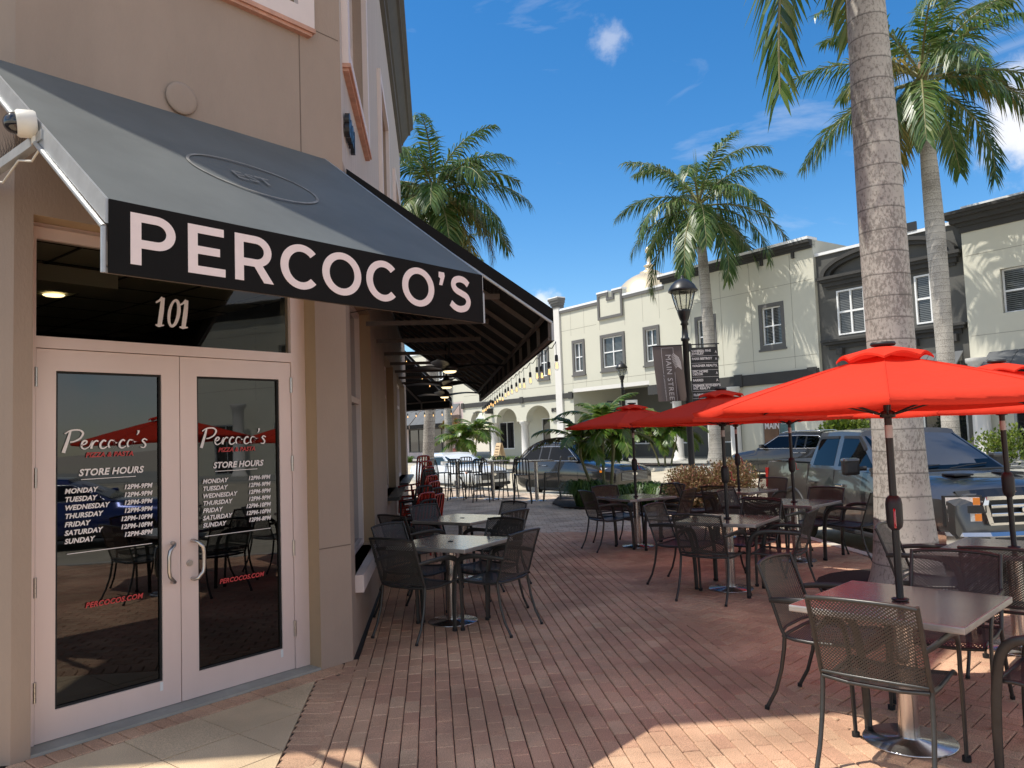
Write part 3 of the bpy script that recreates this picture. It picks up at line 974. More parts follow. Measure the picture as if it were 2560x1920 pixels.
def awning(name, fr, u0, u1, n1, zt, zo, zb, label, sign=None, rafter=.75, ties=True, endp=True):
    org = fr.p(u0, 0, 0)
    A = thing(name, tuple(org), label, 'awning')
    sl = (zt - zo) / (n1 - .02)
    P = fr.p
    m = MB()
    N = 24
    for i in range(N):                                  # cloth, sagging slightly between the rafters
        ua, ub = u0 + (u1 - u0) * i / N, u0 + (u1 - u0) * (i + 1) / N
        for j in range(6):
            def q(u, t):
                dip = .012 * sin(pi * t) * (1 - cos(2 * pi * (u - u0) / rafter)) * .5
                return P(u, .02 + (n1 - .02) * t, zt + (zo - zt) * t - dip)
            m.add([q(ua, j / 6), q(ub, j / 6), q(ub, (j + 1) / 6), q(ua, (j + 1) / 6)], [(0, 3, 2, 1)], 0, True)
    m.build('canopy', 'awning_cloth', A, org)
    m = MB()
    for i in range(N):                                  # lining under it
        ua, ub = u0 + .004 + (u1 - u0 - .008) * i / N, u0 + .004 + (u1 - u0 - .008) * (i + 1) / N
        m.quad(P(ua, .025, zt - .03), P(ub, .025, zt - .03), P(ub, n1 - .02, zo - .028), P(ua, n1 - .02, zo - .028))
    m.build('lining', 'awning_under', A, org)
    m = MB(); fr.box(m, u0, u1, n1 - .006, n1 + .006, zb, zo + .004)
    v = m.build('valance', 'awning_black', A, org)
    if sign:
        sign(v, org)
    # frame: rafters, eave tube, bottom tube, studs behind the valance
    m = MB()
    k = max(2, int(round((u1 - u0) / rafter)))
    for i in range(k + 1):
        u = min(max(u0 + (u1 - u0) * i / k, u0 + .02), u1 - .02)
        m.hexa([P(u - .02, .03, zt - .085), P(u + .02, .03, zt - .085), P(u + .02, n1 - .03, zo - .085), P(u - .02, n1 - .03, zo - .085), P(u - .02, .03, zt - .04), P(u + .02, .03, zt - .04), P(u + .02, n1 - .03, zo - .04), P(u - .02, n1 - .03, zo - .04)])
        fr.box(m, u - .018, u + .018, n1 - .04, n1 - .012, zb + .035, zo - .05)
    fr.box(m, u0 + .01, u1 - .01, n1 - .045, n1 - .012, zb + .005, zb + .032)
    fr.box(m, u0 + .01, u1 - .01, n1 - .075, n1 - .045, zo - .07, zo - .035)
    fr.box(m, u0 + .01, u1 - .01, .005, .03, zt - .09, zt - .04)
    m.build('frame', 'awning_frame', A, org)
    # end edging of the near rake
    for du in ((-.012, .0), (0.0, .012)):
        m = MB()
        uu = u0 + du[0] if du[0] < 0 else u1 + du[0]
        ue = uu + .012
        m.hexa([P(uu, .02, zt - .10), P(ue, .02, zt - .10), P(ue, n1, zo - .10), P(uu, n1, zo - .10), P(uu, .02, zt + .006), P(ue, .02, zt + .006), P(ue, n1, zo + .006), P(uu, n1, zo + .006)])
        m.build('end_flap', 'alu_frame' if sign else 'awning_black', A, org)
    for uu in (u0 - .016, u1 + .016):
        m = MB()
        m.cyl(P(uu, .03, zt - .115), P(uu, n1 - .01, zo - .115), .013, 8)
        m.cyl(P(uu, n1 - .01, zo - .115), P(uu, n1 - .01, zb), .012, 8)
        m.build('end_pipe', 'alu_frame', A, org)
    if ties:
        zz = zt - 1.0
        nn = .02 + (zt - zz - .09) / sl
        u = u0 + .35
        while u < u1:
            m = MB(); fr.box(m, u - .022, u + .022, 0, nn, zz - .045, zz)
            t2 = m.build('tie_beam', 'awning_frame', A, org)
            m = MB()
            for q in range(int(nn / .035)):
                w_ = .05 + q * .035
                for s in (-.03, 0, .03):
                    m.add([P(u - .0015, w_, zz), P(u + .0015, w_, zz), P(u + s, w_ + .008, zz + .11)], [(0, 1, 2)])
            m.build('bird_spikes', 'alu_frame', t2, org)
            u += 1.45
    return A, org


def main_sign(v, org):
    h = .226
    for c, u in zip("PERCOCO'S", (-2.462, -2.205, -1.972, -1.722, -1.468, -1.172, -.905, -.608, -.512)):
        m = MB()
        put(m, outline(sans_letter(c)[0], .001), CH.p(u, 1.6575, 2.494), CH.d * h, (0, 0, h))
        m.build('letter', 'sign_letter', v, org)


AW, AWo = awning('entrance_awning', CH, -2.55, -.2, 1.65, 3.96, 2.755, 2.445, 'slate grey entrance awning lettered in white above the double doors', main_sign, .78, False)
# faded round emblem printed on the canopy
m = MB()
sl = (3.96 - 2.755) / 1.63
dn = (CH.n - Vector((0, 0, sl))).normalized()
c0 = CH.p(-1.39, .93, 3.96 - sl * .91 + .006)
o_ = [(.42 * cos(2 * pi * k / 48), .29 * sin(2 * pi * k / 48)) for k in range(48)]
i_ = [(.402 * cos(2 * pi * k / 48), .274 * sin(2 * pi * k / 48)) for k in range(48)]
put(m, outline([o_, i_], .0008), c0, CH.d, -dn)
put(m, text_mesh('EST', .17, align='CENTER', ext=.0008), c0 - CH.d * .02 + dn * .06, CH.d, -dn)
m.build('faded_emblem', 'ring_faded', AW, AWo)
# square support arm from the wall to the left rake, carrying bird spikes and a camera
m = MB(); CH.box(m, -2.57, -2.53, -.2, .97, 3.20, 3.25)
arm = m.build('support_arm', 'alu_frame', AW, AWo)
m = MB()
for q in range(18):
    for s in (-.045, -.015, .02, .05):
        n_s = .03 + q * .038
        m.add([CH.p(-2.551, n_s, 3.25), CH.p(-2.548, n_s, 3.25), CH.p(-2.55 + s, n_s + .012, 3.25 + random.uniform(.10, .15))], [(0, 1, 2)])
m.build('bird_spikes', 'awning_frame', arm, AWo)
m = MB()
m.tube([CH.p(-2.551, .94, 3.19), CH.p(-2.551, .8, 3.14), CH.p(-2.551, .62, 3.19), CH.p(-2.551, .4, 3.13), CH.p(-2.551, .2, 3.18), CH.p(-2.551, .02, 3.15)], .006, 6)
m.build('cable', 'cam_white', arm, AWo)
cc = CH.p(-2.56, .88, 3.30)
SCm = thing('security_camera', tuple(cc), 'white security camera with black dome on the awning support arm', 'camera')
m = MB()
ax = (-CH.d * .9 - CH.n * .25 - Vector((0, 0, .12))).normalized()
m.tube([cc + ax * .0, cc + ax * .01, cc + ax * .075, cc + ax * .085], [.06, .066, .066, .058], 20)
m.tube([cc - Vector((0, 0, .10)), cc - Vector((0, 0, .0))], .022, 10)
m.build('housing', 'cam_white', SCm, cc)
m = MB(); m.ball(cc + ax * .09, .052)
m.build('dome', 'cam_dome', SCm, cc)

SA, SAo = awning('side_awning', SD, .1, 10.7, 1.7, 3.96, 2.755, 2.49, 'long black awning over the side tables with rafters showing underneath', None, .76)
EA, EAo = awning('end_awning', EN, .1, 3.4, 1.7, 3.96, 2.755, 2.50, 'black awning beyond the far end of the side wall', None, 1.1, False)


def light_string(name, pts, label, group, drop=.10):
    o = pts[0]
    Ls = thing(name, tuple(o), label, 'string lights', group)
    m = MB()
    for a_, b_ in zip(pts[:-1], pts[1:]):
        m.tube([a_, (a_ + b_) / 2 - Vector((0, 0, .03)), b_], .004, 5)
    m.build('cord', 'black_metal', Ls, o)
    for p in pts:
        d = drop * random.uniform(.8, 1.25)
        m = MB(); m.cyl(p, p - Vector((0, 0, d)), .0025, 5)
        m.lathe([(.005, 0), (.013, -.006), (.0145, -.05), (.012, -.055)], 12, p - Vector((0, 0, d)))
        s = m.build('socket', 'black_metal', Ls, o)
        b0 = p - Vector((0, 0, d + .053))
        m = MB(); m.lathe([(.0001, -.082), (.011, -.079), (.018, -.066), (.0195, -.036), (.015, -.014), (.011, .002)], 14, b0)
        m.build('bulb_glass', 'lens_glass', Ls, o)
        m = MB()
        for k in range(5):
            a_ = 2 * pi * k / 5
            m.cyl(b0 + Vector((.005 * cos(a_), .005 * sin(a_), -.014)), b0 + Vector((.009 * cos(a_), .009 * sin(a_), -.062)), .0033, 4)
        m.build('filament', 'bulb_glow', Ls, o)
    return Ls


us = [.08, .52, 1.0, 1.35, 1.9, 2.5, 2.95, 3.35, 3.95, 4.45, 4.9, 5.4, 5.9, 6.4, 6.9, 7.4, 7.9, 8.4, 8.9, 9.4, 9.9, 10.4]
light_string('string_lights', [SD.p(u, 1.715, 2.48) for u in us], 'string of amber filament bulbs along the bottom edge of the long side awning', 'bulb strings on the awnings')
light_string('string_lights', [SD.p(.06, .85 + .0 * k, 3.22) for k in range(1)], 'single amber bulb hanging under the near rake of the side awning', 'bulb strings on the awnings')
light_string('string_lights', [EN.p(.06, .1 + .26 * k, 3.78 - .185 * k) for k in range(7)] , 'bulbs strung down the rake of the far end awning', 'bulb strings on the awnings', .06)
light_string('string_lights', [EN.p(.15 + .33 * k, 1.72, 2.5) for k in range(10)], 'bulbs strung along the front edge of the far end awning', 'bulb strings on the awnings', .06)

# ceiling fans under the side awning


def make_fan(p, rz, label):
    f_ = thing('ceiling_fan', tuple(p), label, 'ceiling fan', 'fans under the side awning', rz)
    m = MB()
    m.cyl((0, 0, .14), (0, 0, .78), .016, 10)
    m.lathe([(.06, .74), (.07, .80)], 16)
    m.build('downrod', 'black_metal', f_)
    m = MB(); m.lathe([(.075, .0), (.10, .01), (.115, .045), (.10, .09), (.05, .15), (.02, .18)], 24)
    m.build('motor', 'black_metal', f_)
    m = MB(); m.lathe([(.0001, -.028), (.06, -.024), (.085, -.008), (.086, .001)], 24)
    m.build('light', 'fan_glow', f_)
    for k in range(3):
        a = 2 * pi * k / 3
        m = MB()
        L, Rr = [], []
        n = 12
        top = []
        for i in range(n + 1):
            t = i / n
            r = .09 + .66 * t
            w = .045 + .055 * sin(pi * min(1, t * 1.15)) * (1 - .25 * t)
            sw = .10 * t * t
            dz = .05 + .03 * sin(pi * t * .9) + .02 * t
            for s, tw in ((-1, -.018), (1, .018)):
                y = sw + s * w
                L.append((r * cos(a) - y * sin(a), r * sin(a) + y * cos(a), dz + tw * (1 - .3 * t)))
        nv = len(L)
        vs = L + [(x_, y_, z_ - .012) for x_, y_, z_ in L]
        fs = []
        for i in range(n):
            fs += [(2 * i, 2 * i + 2, 2 * i + 3, 2 * i + 1), (nv + 2 * i, nv + 2 * i + 1, nv + 2 * i + 3, nv + 2 * i + 2), (2 * i, nv + 2 * i, nv + 2 * i + 2, 2 * i + 2), (2 * i + 1, 2 * i + 3, nv + 2 * i + 3, nv + 2 * i + 1)]
        fs += [(0, 1, nv + 1, nv), (2 * n, nv + 2 * n, nv + 2 * n + 1, 2 * n + 1)]
        m.add(vs, fs, 0, False)
        m.build('blade', 'black_metal', f_)
    return f_


fan = make_fan(SD.p(3.8, .9, 2.58), radians(12), 'black ceiling fan nearest the door under the side awning')
dup(fan, SD.p(6.9, .9, 2.58), radians(35), 'middle black ceiling fan under the side awning')
dup(fan, SD.p(10.0, .9, 2.58), radians(15), 'black ceiling fan farthest from the door under the side awning')

# ------------------------------------------------------------------ ground, street, plaza paving
FA = Vector((3.0, 52.6, 0))
FE = Vector((.574, -.819, 0)).normalized()
FN = Vector((-.819, -.574, 0)).normalized()
FB = Frame(FA, FE, FN)                             # far facade: u along it towards the right, n towards the street
m = MB(); m.quad((-900, -900, -.62), (900, -900, -.62), (900, 900, -.62), (-900, 900, -.62))
struct(m.build('ground', 'soil_base'))


def street_z(n):
    return -.30 if n > 13 else -.30 + (.19 * (13 - n) / 6.7)


m = MB()
ns_ = [80, 40, 22, 18, 15, 13, 11, 9, 7.5, 6.3]
for i in range(len(ns_) - 1):
    m.quad(FB.p(-120, ns_[i], street_z(ns_[i])), FB.p(140, ns_[i], street_z(ns_[i])), FB.p(140, ns_[i + 1], street_z(ns_[i + 1])), FB.p(-120, ns_[i + 1], street_z(ns_[i + 1])))
struct(m.build('street', 'asphalt'))
m = MB()
FB.box(m, -120, 140, 6.05, 6.3, -.30, .015)
struct(m.build('far_kerb', 'kerb_concrete'))
m = MB(); FB.box(m, -120, 140, -9, 6.05, -.3, .06)
struct(m.build('far_sidewalk', 'concrete'))
m = MB(); FB.box(m, -34, 15.5, 3.3, 6.03, -.2, .075)
struct(m.build('far_planting_bed', 'mulch'))

m = MB(); FB.box(m, -120, 140, -90, -9.0, -.3, .05)
struct(m.build('parking_lot', 'asphalt'))

PLAZA = [(-3.4, -6), (5.9, -6), (5.25, 2.0), (4.80, 8.0), (4.52, 11.9), (4.28, 15.2), (4.7, 15.7), (5.6, 16.6), (5.4, 17.8), (4.2, 19.2), (3.0, 20.3), (1.3, 22.6), (-2.0, 27.3), (-14, 44.4), (-30, 40), (-30, -6)]
m = MB(); m.prism(PLAZA, -.31, -.012)
struct(m.build('plaza_base', 'joint_sand'))
m = MB()
edge = [Vector((*p, 0)) for p in PLAZA[1:14]]
for a_, b_ in zip(edge[:-1], edge[1:]):
    d_ = (b_ - a_).normalized(); n_o = Vector((d_.y, -d_.x, 0))
    a2, b2 = a_ - d_ * .03, b_ + d_ * .03
    m.hexa([a2 - n_o * .14 + Vector((0, 0, -.3)), b2 - n_o * .14 + Vector((0, 0, -.3)), b2 + n_o * .03 + Vector((0, 0, -.3)), a2 + n_o * .03 + Vector((0, 0, -.3)),
            a2 - n_o * .14 + Vector((0, 0, .008)), b2 - n_o * .14 + Vector((0, 0, .008)), b2 + n_o * .02 + Vector((0, 0, .004)), a2 + n_o * .02 + Vector((0, 0, .004))])
struct(m.build('kerb', 'kerb_concrete'))


def inside(poly, x, y):
    r = False
    n = len(poly)
    for i in range(n):
        x1, y1 = poly[i]; x2, y2 = poly[(i + 1) % n]
        if (y1 > y) != (y2 > y) and x < (x2 - x1) * (y - y1) / (y2 - y1) + x1: r = not r
    return r


def brick(mb, c, ang, lx, ly, z, g=.0055, ch=.0055, jit=.005):
    a = ang + random.uniform(-jit, jit)
    ca, sa = cos(a), sin(a)
    cx, cy = c[0] + random.uniform(-.0012, .0012), c[1] + random.uniform(-.0012, .0012)
    z += random.uniform(-.0015, .0015)
    tx, ty = random.uniform(-.009, .009), random.uniform(-.009, .009)
    hx, hy = lx / 2 - g / 2, ly / 2 - g / 2
    vs = []
    for (ex, ey, ez) in ((hx, hy, -.03), (hx, hy, -ch), (hx - ch, hy - ch, 0)):
        for sx, sy in ((-1, -1), (1, -1), (1, 1), (-1, 1)):
            x, y = sx * ex, sy * ey
            vs.append((cx + x * ca - y * sa, cy + x * sa + y * ca, z + ez + x * tx + y * ty))
    fs = [(8, 9, 10, 11)]
    for r in (0, 4):
        for k in range(4): fs.append((r + k, r + (k + 1) % 4, r + 4 + (k + 1) % 4, r + 4 + k))
    mb.add(vs, fs)


def running(name, poly, ang, lx, ly, mt, z, org=(0, 0), stagger=.5):
    """running bond: rows along ang (from +X), brick lx long"""
    mb = MB()
    ca, sa = cos(ang), sin(ang)
    us = [(p[0] - org[0]) * ca + (p[1] - org[1]) * sa for p in poly]; vs = [-(p[0] - org[0]) * sa + (p[1] - org[1]) * ca for p in poly]
    j = int(min(vs) / ly) - 1
    while j * ly < max(vs) + ly:
        off = stagger * lx * (j % 2) + random.uniform(-.012, .012)
        i = int(min(us) / lx) - 2
        while i * lx < max(us) + lx:
            u = i * lx + off; v = j * ly
            x, y = org[0] + u * ca - v * sa, org[1] + u * sa + v * ca
            if inside(poly, x, y): brick(mb, (x, y), ang, lx, ly, z)
            i += 1
        j += 1
    return struct(mb.build(name, mt))


def herring(name, poly, ang, w, mt, z):
    mb = MB()
    ca, sa = cos(ang), sin(ang)
    xs = [p[0] * ca + p[1] * sa for p in poly]; ys = [-p[0] * sa + p[1] * ca for p in poly]
    for i in range(int(min(xs) / w) - 2, int(max(xs) / w) + 3):
        for j in range(int(min(ys) / w) - 2, int(max(ys) / w) + 3):
            k = (i - j) % 4
            if k == 0: cx, cy, a = (i + 1) * w, (j + .5) * w, ang
            elif k == 3: cx, cy, a = (i + .5) * w, (j + 1) * w, ang + pi / 2
            else: continue
            x, y = cx * ca - cy * sa, cx * sa + cy * ca
            if inside(poly, x, y): brick(mb, (x, y), a, 2 * w, w, z)
    return struct(mb.build(name, mt))


A6 = radians(90 + 6)
EDGE = lambda y: -1.33 + (y - 4.339) * (-.157 / 1.402)          # seam between tiles and pavers
HX = lambda y: 1.55 - (y - 6) * .1                                # seam between running bond and herringbone
KX = lambda y: 4.52 - (y - 11.9) * .075 - .12                     # inner edge of the kerb
R1 = [(EDGE(-1) + .15, -1), (HX(-1) + .11, -1), (HX(13.9) + .11, 13.84), (-2.2, 14.15), (K.x - .1 - .1 * 7.7, 13.9), (K.x + .02, 6.25), (-1.50, 6.05), (EDGE(5.75) + .15, 5.75)]
running('plaza_paving', R1, A6, .2, .1, 'paver_red', 0.0, (0, 6))
R2 = [(HX(-1) + .0, -1), (5.4, -1), (KX(2), 2), (KX(8), 8), (KX(13.6), 13.6), (HX(13.9), 13.84)]
herring('herringbone_paving', R2, radians(45), .1, 'paver_red', -.003)
BED = [(.9, 19.6), (1.1, 18.35), (1.8, 17.7), (2.8, 16.7), (3.3, 15.9), (4.2, 15.25), (4.55, 15.75), (5.42, 16.62), (5.24, 17.7), (4.1, 19.0), (2.9, 20.1), (1.75, 21.6), (1.15, 21.5)]
R3 = [(HX(13.9), 13.7), (KX(13.6) + .0, 13.55), (KX(15.1), 15.1), (3.3, 15.9), (2.8, 16.7), (1.8, 17.7), (1.1, 18.35), (.9, 19.6), (1.15, 21.5), (1.2, 22.5), (-2.1, 27.2), (-6.5, 33.4), (-6.5, 26), (-2.65, 19.1), (-2.13, 14.02)]
running('grey_paving', R3, radians(2), .21, .14, 'paver_grey', -.005, (0, 14), .5)
mb = MB()
for k in range(68):
    y_ = -1 + k * .1
    if y_ < 5.72: brick(mb, (EDGE(y_) + .104, y_ + .0), radians(-6.4 + 0), .2, .1, .0015)
for x_, y_ in ((-1.395, 5.82), (-1.30, 5.93), (-1.2, 6.02), (-1.17, 5.9), (-1.28, 5.80)): brick(mb, (x_, y_), radians(51), .1, .2, -.002)
struct(mb.build('border_paving', 'paver_red'))
mb = MB()
for k in range(-40, 24):
    c_ = CH.p(-2.6 + k * .1 + .05, .088, 0)
    if c_.x < EDGE(c_.y) + .32 and c_.x < K.x - .03: brick(mb, (c_.x, c_.y), radians(90 - 39.5), .1, .18, .003)
struct(mb.build('soldier_paving', 'paver_red'))
mb = MB()
TL = [(EDGE(-1) - .003, -1), (-6, -1), tuple(CH.p(-6.3, .182, 0))[:2], tuple(CH.p(-.49, .182, 0))[:2]]
T = .46


def clip(poly, sub):
    """clip convex sub polygon by convex poly (Sutherland-Hodgman)"""
    out = sub
    n = len(poly)
    area = sum(poly[i][0] * poly[(i + 1) % n][1] - poly[(i + 1) % n][0] * poly[i][1] for i in range(n))
    sgn = 1 if area > 0 else -1
    for i in range(n):
        a, b = poly[i], poly[(i + 1) % n]
        inp, out = out, []
        f = lambda p: sgn * ((b[0] - a[0]) * (p[1] - a[1]) - (b[1] - a[1]) * (p[0] - a[0]))
        for k in range(len(inp)):
            p, q = inp[k], inp[(k + 1) % len(inp)]
            fp, fq = f(p), f(q)
            if fp >= 0: out.append(p)
            if (fp >= 0) != (fq >= 0):
                t = fp / (fp - fq); out.append((p[0] + (q[0] - p[0]) * t, p[1] + (q[1] - p[1]) * t))
        if not out: break
    return out


for i in range(-10, 10):
    for j in range(0, 10):
        u0, n0 = -2.30 + i * T, .184 + j * T
        sub = [tuple(CH.p(u, n, 0))[:2] for u, n in ((u0 + .004, n0 + .004), (u0 + T - .004, n0 + .004), (u0 + T - .004, n0 + T - .004), (u0 + .004, n0 + T - .004))]
        pl_ = clip(TL, sub)
        if len(pl_) >= 3:
            area = .5 * sum(pl_[q][0] * pl_[(q + 1) % len(pl_)][1] - pl_[(q + 1) % len(pl_)][0] * pl_[q][1] for q in range(len(pl_)))
            if area < 0: pl_ = pl_[::-1]
            if abs(area) > .002: mb.prism(pl_, -.02, .001 + random.uniform(-.0015, .0015))
struct(mb.build('entrance_tiles', 'tile_beige'))
m = MB(); m.prism(BED, -.2, .03)
struct(m.build('mulch_bed', 'mulch'))
m = MB(); m.prism([(3.35 + .95 * cos(2 * pi * k / 20) + .75, 8.25 + .95 * sin(2 * pi * k / 20)) for k in range(20)], -.1, .022)
struct(m.build('mulch_pit', 'mulch'))

# ------------------------------------------------------------------ the street front opposite


def far_window(bld, org, u0, u1, z0, z1, blinds=True, trim='trim_grey'):
    m = MB(); FB.ring(m, u0 - .2, u1 + .2, z0 - .22, z1 + .2, .2, 0.0, .07)
    FB.box(m, u0 - .26, u1 + .26, .0, .12, z0 - .32, z0 - .22)
    w = m.build('window', trim, bld, org)
    m = MB(); FB.quad(m, u0, u1, z0, z1, -.10)
    m.build('pane', 'pane_blinds' if blinds else 'pane_dark', w, org)
    m = MB(); FB.ring(m, u0, u1, z0, z1, .055, -.09, -.03)
    um, zm = (u0 + u1) / 2, (z0 + z1) / 2
    FB.box(m, um - .035, um + .035, -.09, -.04, z0 + .055, z1 - .055)
    FB.box(m, u0 + .055, um - .035, -.09, -.045, zm - .035, zm + .035); FB.box(m, um + .035, u1 - .055, -.09, -.045, zm - .035, zm + .035)
    m.build('glazing_bars', 'cap_white', w, org)


def shop_front(bld, org, u0, u1, z0, z1, n=-.12, bars=2, frame='alu_frame'):
    m = MB(); FB.ring(m, u0, u1, z0, z1, .08, n, n + .08)
    for k in range(1, bars): FB.box(m, u0 + (u1 - u0) * k / bars - .03, u0 + (u1 - u0) * k / bars + .03, n, n + .06, z0 + .08, z1 - .08)
    w = m.build('shop_window', frame, bld, org)
    m = MB(); FB.quad(m, u0, u1, z0, z1, n + .01)
    m.build('pane', 'pane_dark', w, org)
    return w


def cap(bld, org, u0, u1, z, n=.10, name='coping'):
    m = MB(); FB.box(m, u0, u1, -.35, n, z, z + .13)
    m.build(name, 'cap_white', bld, org)


def column(bld, org, u, n, z1, r=.29):
    m = MB(); c0 = FB.p(u, n, 0)
    m.lathe([(r * 1.35, .05), (r * 1.35, .16), (r * 1.12, .2), (r * 1.12, .27), (r, .32), (r * .92, z1 - .32), (r * 1.05, z1 - .28), (r * 1.05, z1 - .22), (r * 1.3, z1 - .16), (r * 1.3, z1)], 20, c0)
    m.build('column', 'cream_pale', bld, org)


# --- cream building with the arcade
o1 = FB.p(0, 0, 0)
L1 = thing('cream_building', tuple(o1), 'cream two storey building with arches, a gateway and a stepped roofline across the street', 'building')
wins = [(-1.75, -.9), (2.05, 2.9), (4.85, 6.65), (8.65, 9.55), (12.65, 13.75), (16.85, 17.95)]
ops = [(a, b, 5.8, 7.65) for a, b in wins]
m = MB()
FB.wall(m, -12.2, 10.3, 4.7, 10.0, [o for o in ops if o[1] < 10.3], .12)
FB.wall(m, -12.2, 1.75, 4.1, 4.7, [], .1)
FB.wall(m, 10.3, 19.9, 4.40, 10.5, [o for o in ops if o[0] > 10.3], .12, .06)
FB.quad(m, 8.72, 10.3, 4.4, 4.7)
FB.box(m, 10.299, 10.301, -3, .06, 4.4, 10.5); FB.box(m, 19.88, 19.9, -3, .055, 0, 10.48)
FB.wall(m, -60, -12.2, 4.7, 9.3, [(-20.5, -19.3, 5.8, 7.65), (-16, -14.8, 5.8, 7.65), (-25, -23.8, 5.8, 7.65)], .12, -.4)

# arcade wall: spandrels round three arches
archs = [(-11.08, -8.93), (-7.43, -4.79), (-3.62, -.87)]
zs_, rise = 2.9, .92
xs_ = [-12.2] + [q for ab in archs for q in ab] + [1.75]
for i in range(0, len(xs_), 2): FB.quad(m, xs_[i], xs_[i + 1], 0 if i in (0, 6) else zs_, 4.1)
for a_, b_ in archs:
    n = 16
    cx_, rx_ = (a_ + b_) / 2, (b_ - a_) / 2
    pts = [(cx_ - rx_ * cos(pi * k / n), zs_ + rise * sin(pi * k / n)) for k in range(n + 1)]
    for (p0, q0), (p1, q1) in zip(pts[:-1], pts[1:]):
        m.quad(FB.p(p0, 0, q0), FB.p(p1, 0, q1), FB.p(p1, 0, 4.1), FB.p(p0, 0, 4.1))
        m.quad(FB.p(p0, 0, q0), FB.p(p0, -.55, q0), FB.p(p1, -.55, q1), FB.p(p1, 0, q1))
for i in (2, 4):
    FB.box(m, xs_[i], xs_[i + 1], -.55, -.001, zs_ - .12, zs_)
FB.wall(m, -12.2, 1.75, 0, 4.1, [(-10.7, -8.6, .75, 2.9), (-5.0, -3.9, .1, 3.0), (-3.2, -2.2, .1, 3.0)], .1, -2.4)

m.quad(FB.p(-12.2, -.5, 4.09), FB.p(1.75, -.5, 4.09), FB.p(1.75, -2.4, 4.09), FB.p(-12.2, -2.4, 4.09))
FB.box(m, 1.45, 1.75, -6, -.001, 0, 4.69)
# gateway: soffit, side, shop wall behind
m.quad(FB.p(1.75, -.0, 4.69), FB.p(15.2, 0, 4.69), FB.p(15.2, -9, 4.69), FB.p(1.75, -9, 4.69))
FB.wall(m, 15.2, 19.9, 0, 4.4, [(16.5, 18.35, .5, 3.3)], .12, .03)
FB.box(m, 15.18, 15.2, -6, .02, 0, 4.4)
# roof to close the block against the sun
m.quad(FB.p(-60, -.4, 9.2), FB.p(10.3, -.4, 9.2), FB.p(10.3, -14, 9.2), FB.p(-60, -14, 9.2))
m.quad(FB.p(10.3, .0, 10.4), FB.p(19.9, 0, 10.4), FB.p(19.9, -14, 10.4), FB.p(10.3, -14, 10.4))
m.build('wall', 'cream', L1, o1)
m = MB()
FB.wall(m, 1.75, 11.9, 0, 4.69, [(2.6, 4.6, .9, 2.6), (5.8, 7.8, .9, 2.6), (9.0, 11.2, .9, 2.6)], .1, -4.5)
m.build('gateway_wall', 'dark_grey', L1, o1)
for a_, b_ in ((2.6, 4.6), (5.8, 7.8), (9.0, 11.2)): shop_front(L1, o1, a_, b_, .9, 2.6, -4.6, 2, 'cap_white')
for a_, b_ in wins: far_window(L1, o1, a_, b_, 5.8, 7.65)
for a_ in (-20.5, -16, -25): far_window(L1, o1, a_, a_ + 1.2, 5.8, 7.65)
m = MB()                                              # signboard band with raised blocks
FB.box(m, -12.25, 1.75, .001, .08, 4.12, 4.46); FB.box(m, 8.72, 19.86, .061, .14, 3.84, 4.40)
for s_ in (-12.3, -8.2, -4.2, 0.1, 1.35): FB.box(m, s_, s_ + .4, .081, .13, 4.06, 4.52)
for s_ in (10.6, 13.0, 15.0, 19.3): FB.box(m, s_, s_ + .5, .141, .19, 3.8, 4.46)
m.build('signboard_band', 'darker_grey', L1, o1)
m = MB(); FB.box(m, 1.75, 8.72, -.25, .0, 4.46, 4.70); m.build('gateway_lintel', 'cream_pale', L1, o1)
m = MB(); FB.box(m, .06, .72, .001, .14, 0, 10.25); m.build('pilaster', 'cream_pale', L1, o1)
m = MB()
for k, (d_, z_) in enumerate(((.04, 10.25), (.10, 10.42), (.17, 10.58), (.22, 10.74))): FB.box(m, .06 - d_, .72 + d_, -.3, .14 + d_, z_, z_ + .16)
m.build('pilaster_capital', 'trim_grey', L1, o1)
m = MB(); FB.box(m, -.15, .93, -.3, .37, 10.90, 10.97); m.build('coping', 'cap_white', L1, o1)
m = MB(); FB.box(m, .72, 4.6, .001, .09, 9.82, 10.0); FB.box(m, 6.87, 10.3, .001, .09, 9.82, 10.0); FB.box(m, -12.2, .06, .001, .09, 9.82, 10.0)
m.build('parapet_moulding', 'trim_grey', L1, o1)
cap(L1, o1, .72, 4.6, 10.0); cap(L1, o1, 6.87, 10.3, 10.0); cap(L1, o1, -12.2, .06, 10.0); cap(L1, o1, -60, -12.2, 9.3, -.3)
m = MB()                                              # notched parapet panel
FB.box(m, 4.6, 5.62, -.3, .06, 8.8, 10.45); FB.box(m, 5.62, 5.98, -.3, .06, 8.8, 10.1); FB.box(m, 5.98, 6.87, -.3, .06, 8.8, 10.45)
pp = m.build('parapet_panel', 'cream', L1, o1)
m = MB()
w_ = .17
FB.box(m, 4.6, 4.6 + w_, .061, .13, 8.8, 10.45); FB.box(m, 6.87 - w_, 6.87, .061, .13, 8.8, 10.45); FB.box(m, 4.6 + w_, 6.87 - w_, .061, .13, 8.8, 8.8 + w_)
FB.box(m, 4.6 + w_, 5.62, .061, .13, 10.45 - w_, 10.45); FB.box(m, 5.98, 6.87 - w_, .061, .13, 10.45 - w_, 10.45)
FB.box(m, 5.45, 5.62, .061, .13, 9.93, 10.45 - w_); FB.box(m, 5.98, 6.15, .061, .13, 9.93, 10.45 - w_); FB.box(m, 5.62, 5.98, .061, .13, 9.93, 10.1)
m.build('panel_border', 'trim_grey', pp, o1)
m = MB(); FB.box(m, 4.58, 5.62, -.32, .15, 10.451, 10.56); FB.box(m, 5.98, 6.89, -.32, .15, 10.451, 10.56); m.build('coping', 'cap_white', pp, o1)
m = MB()
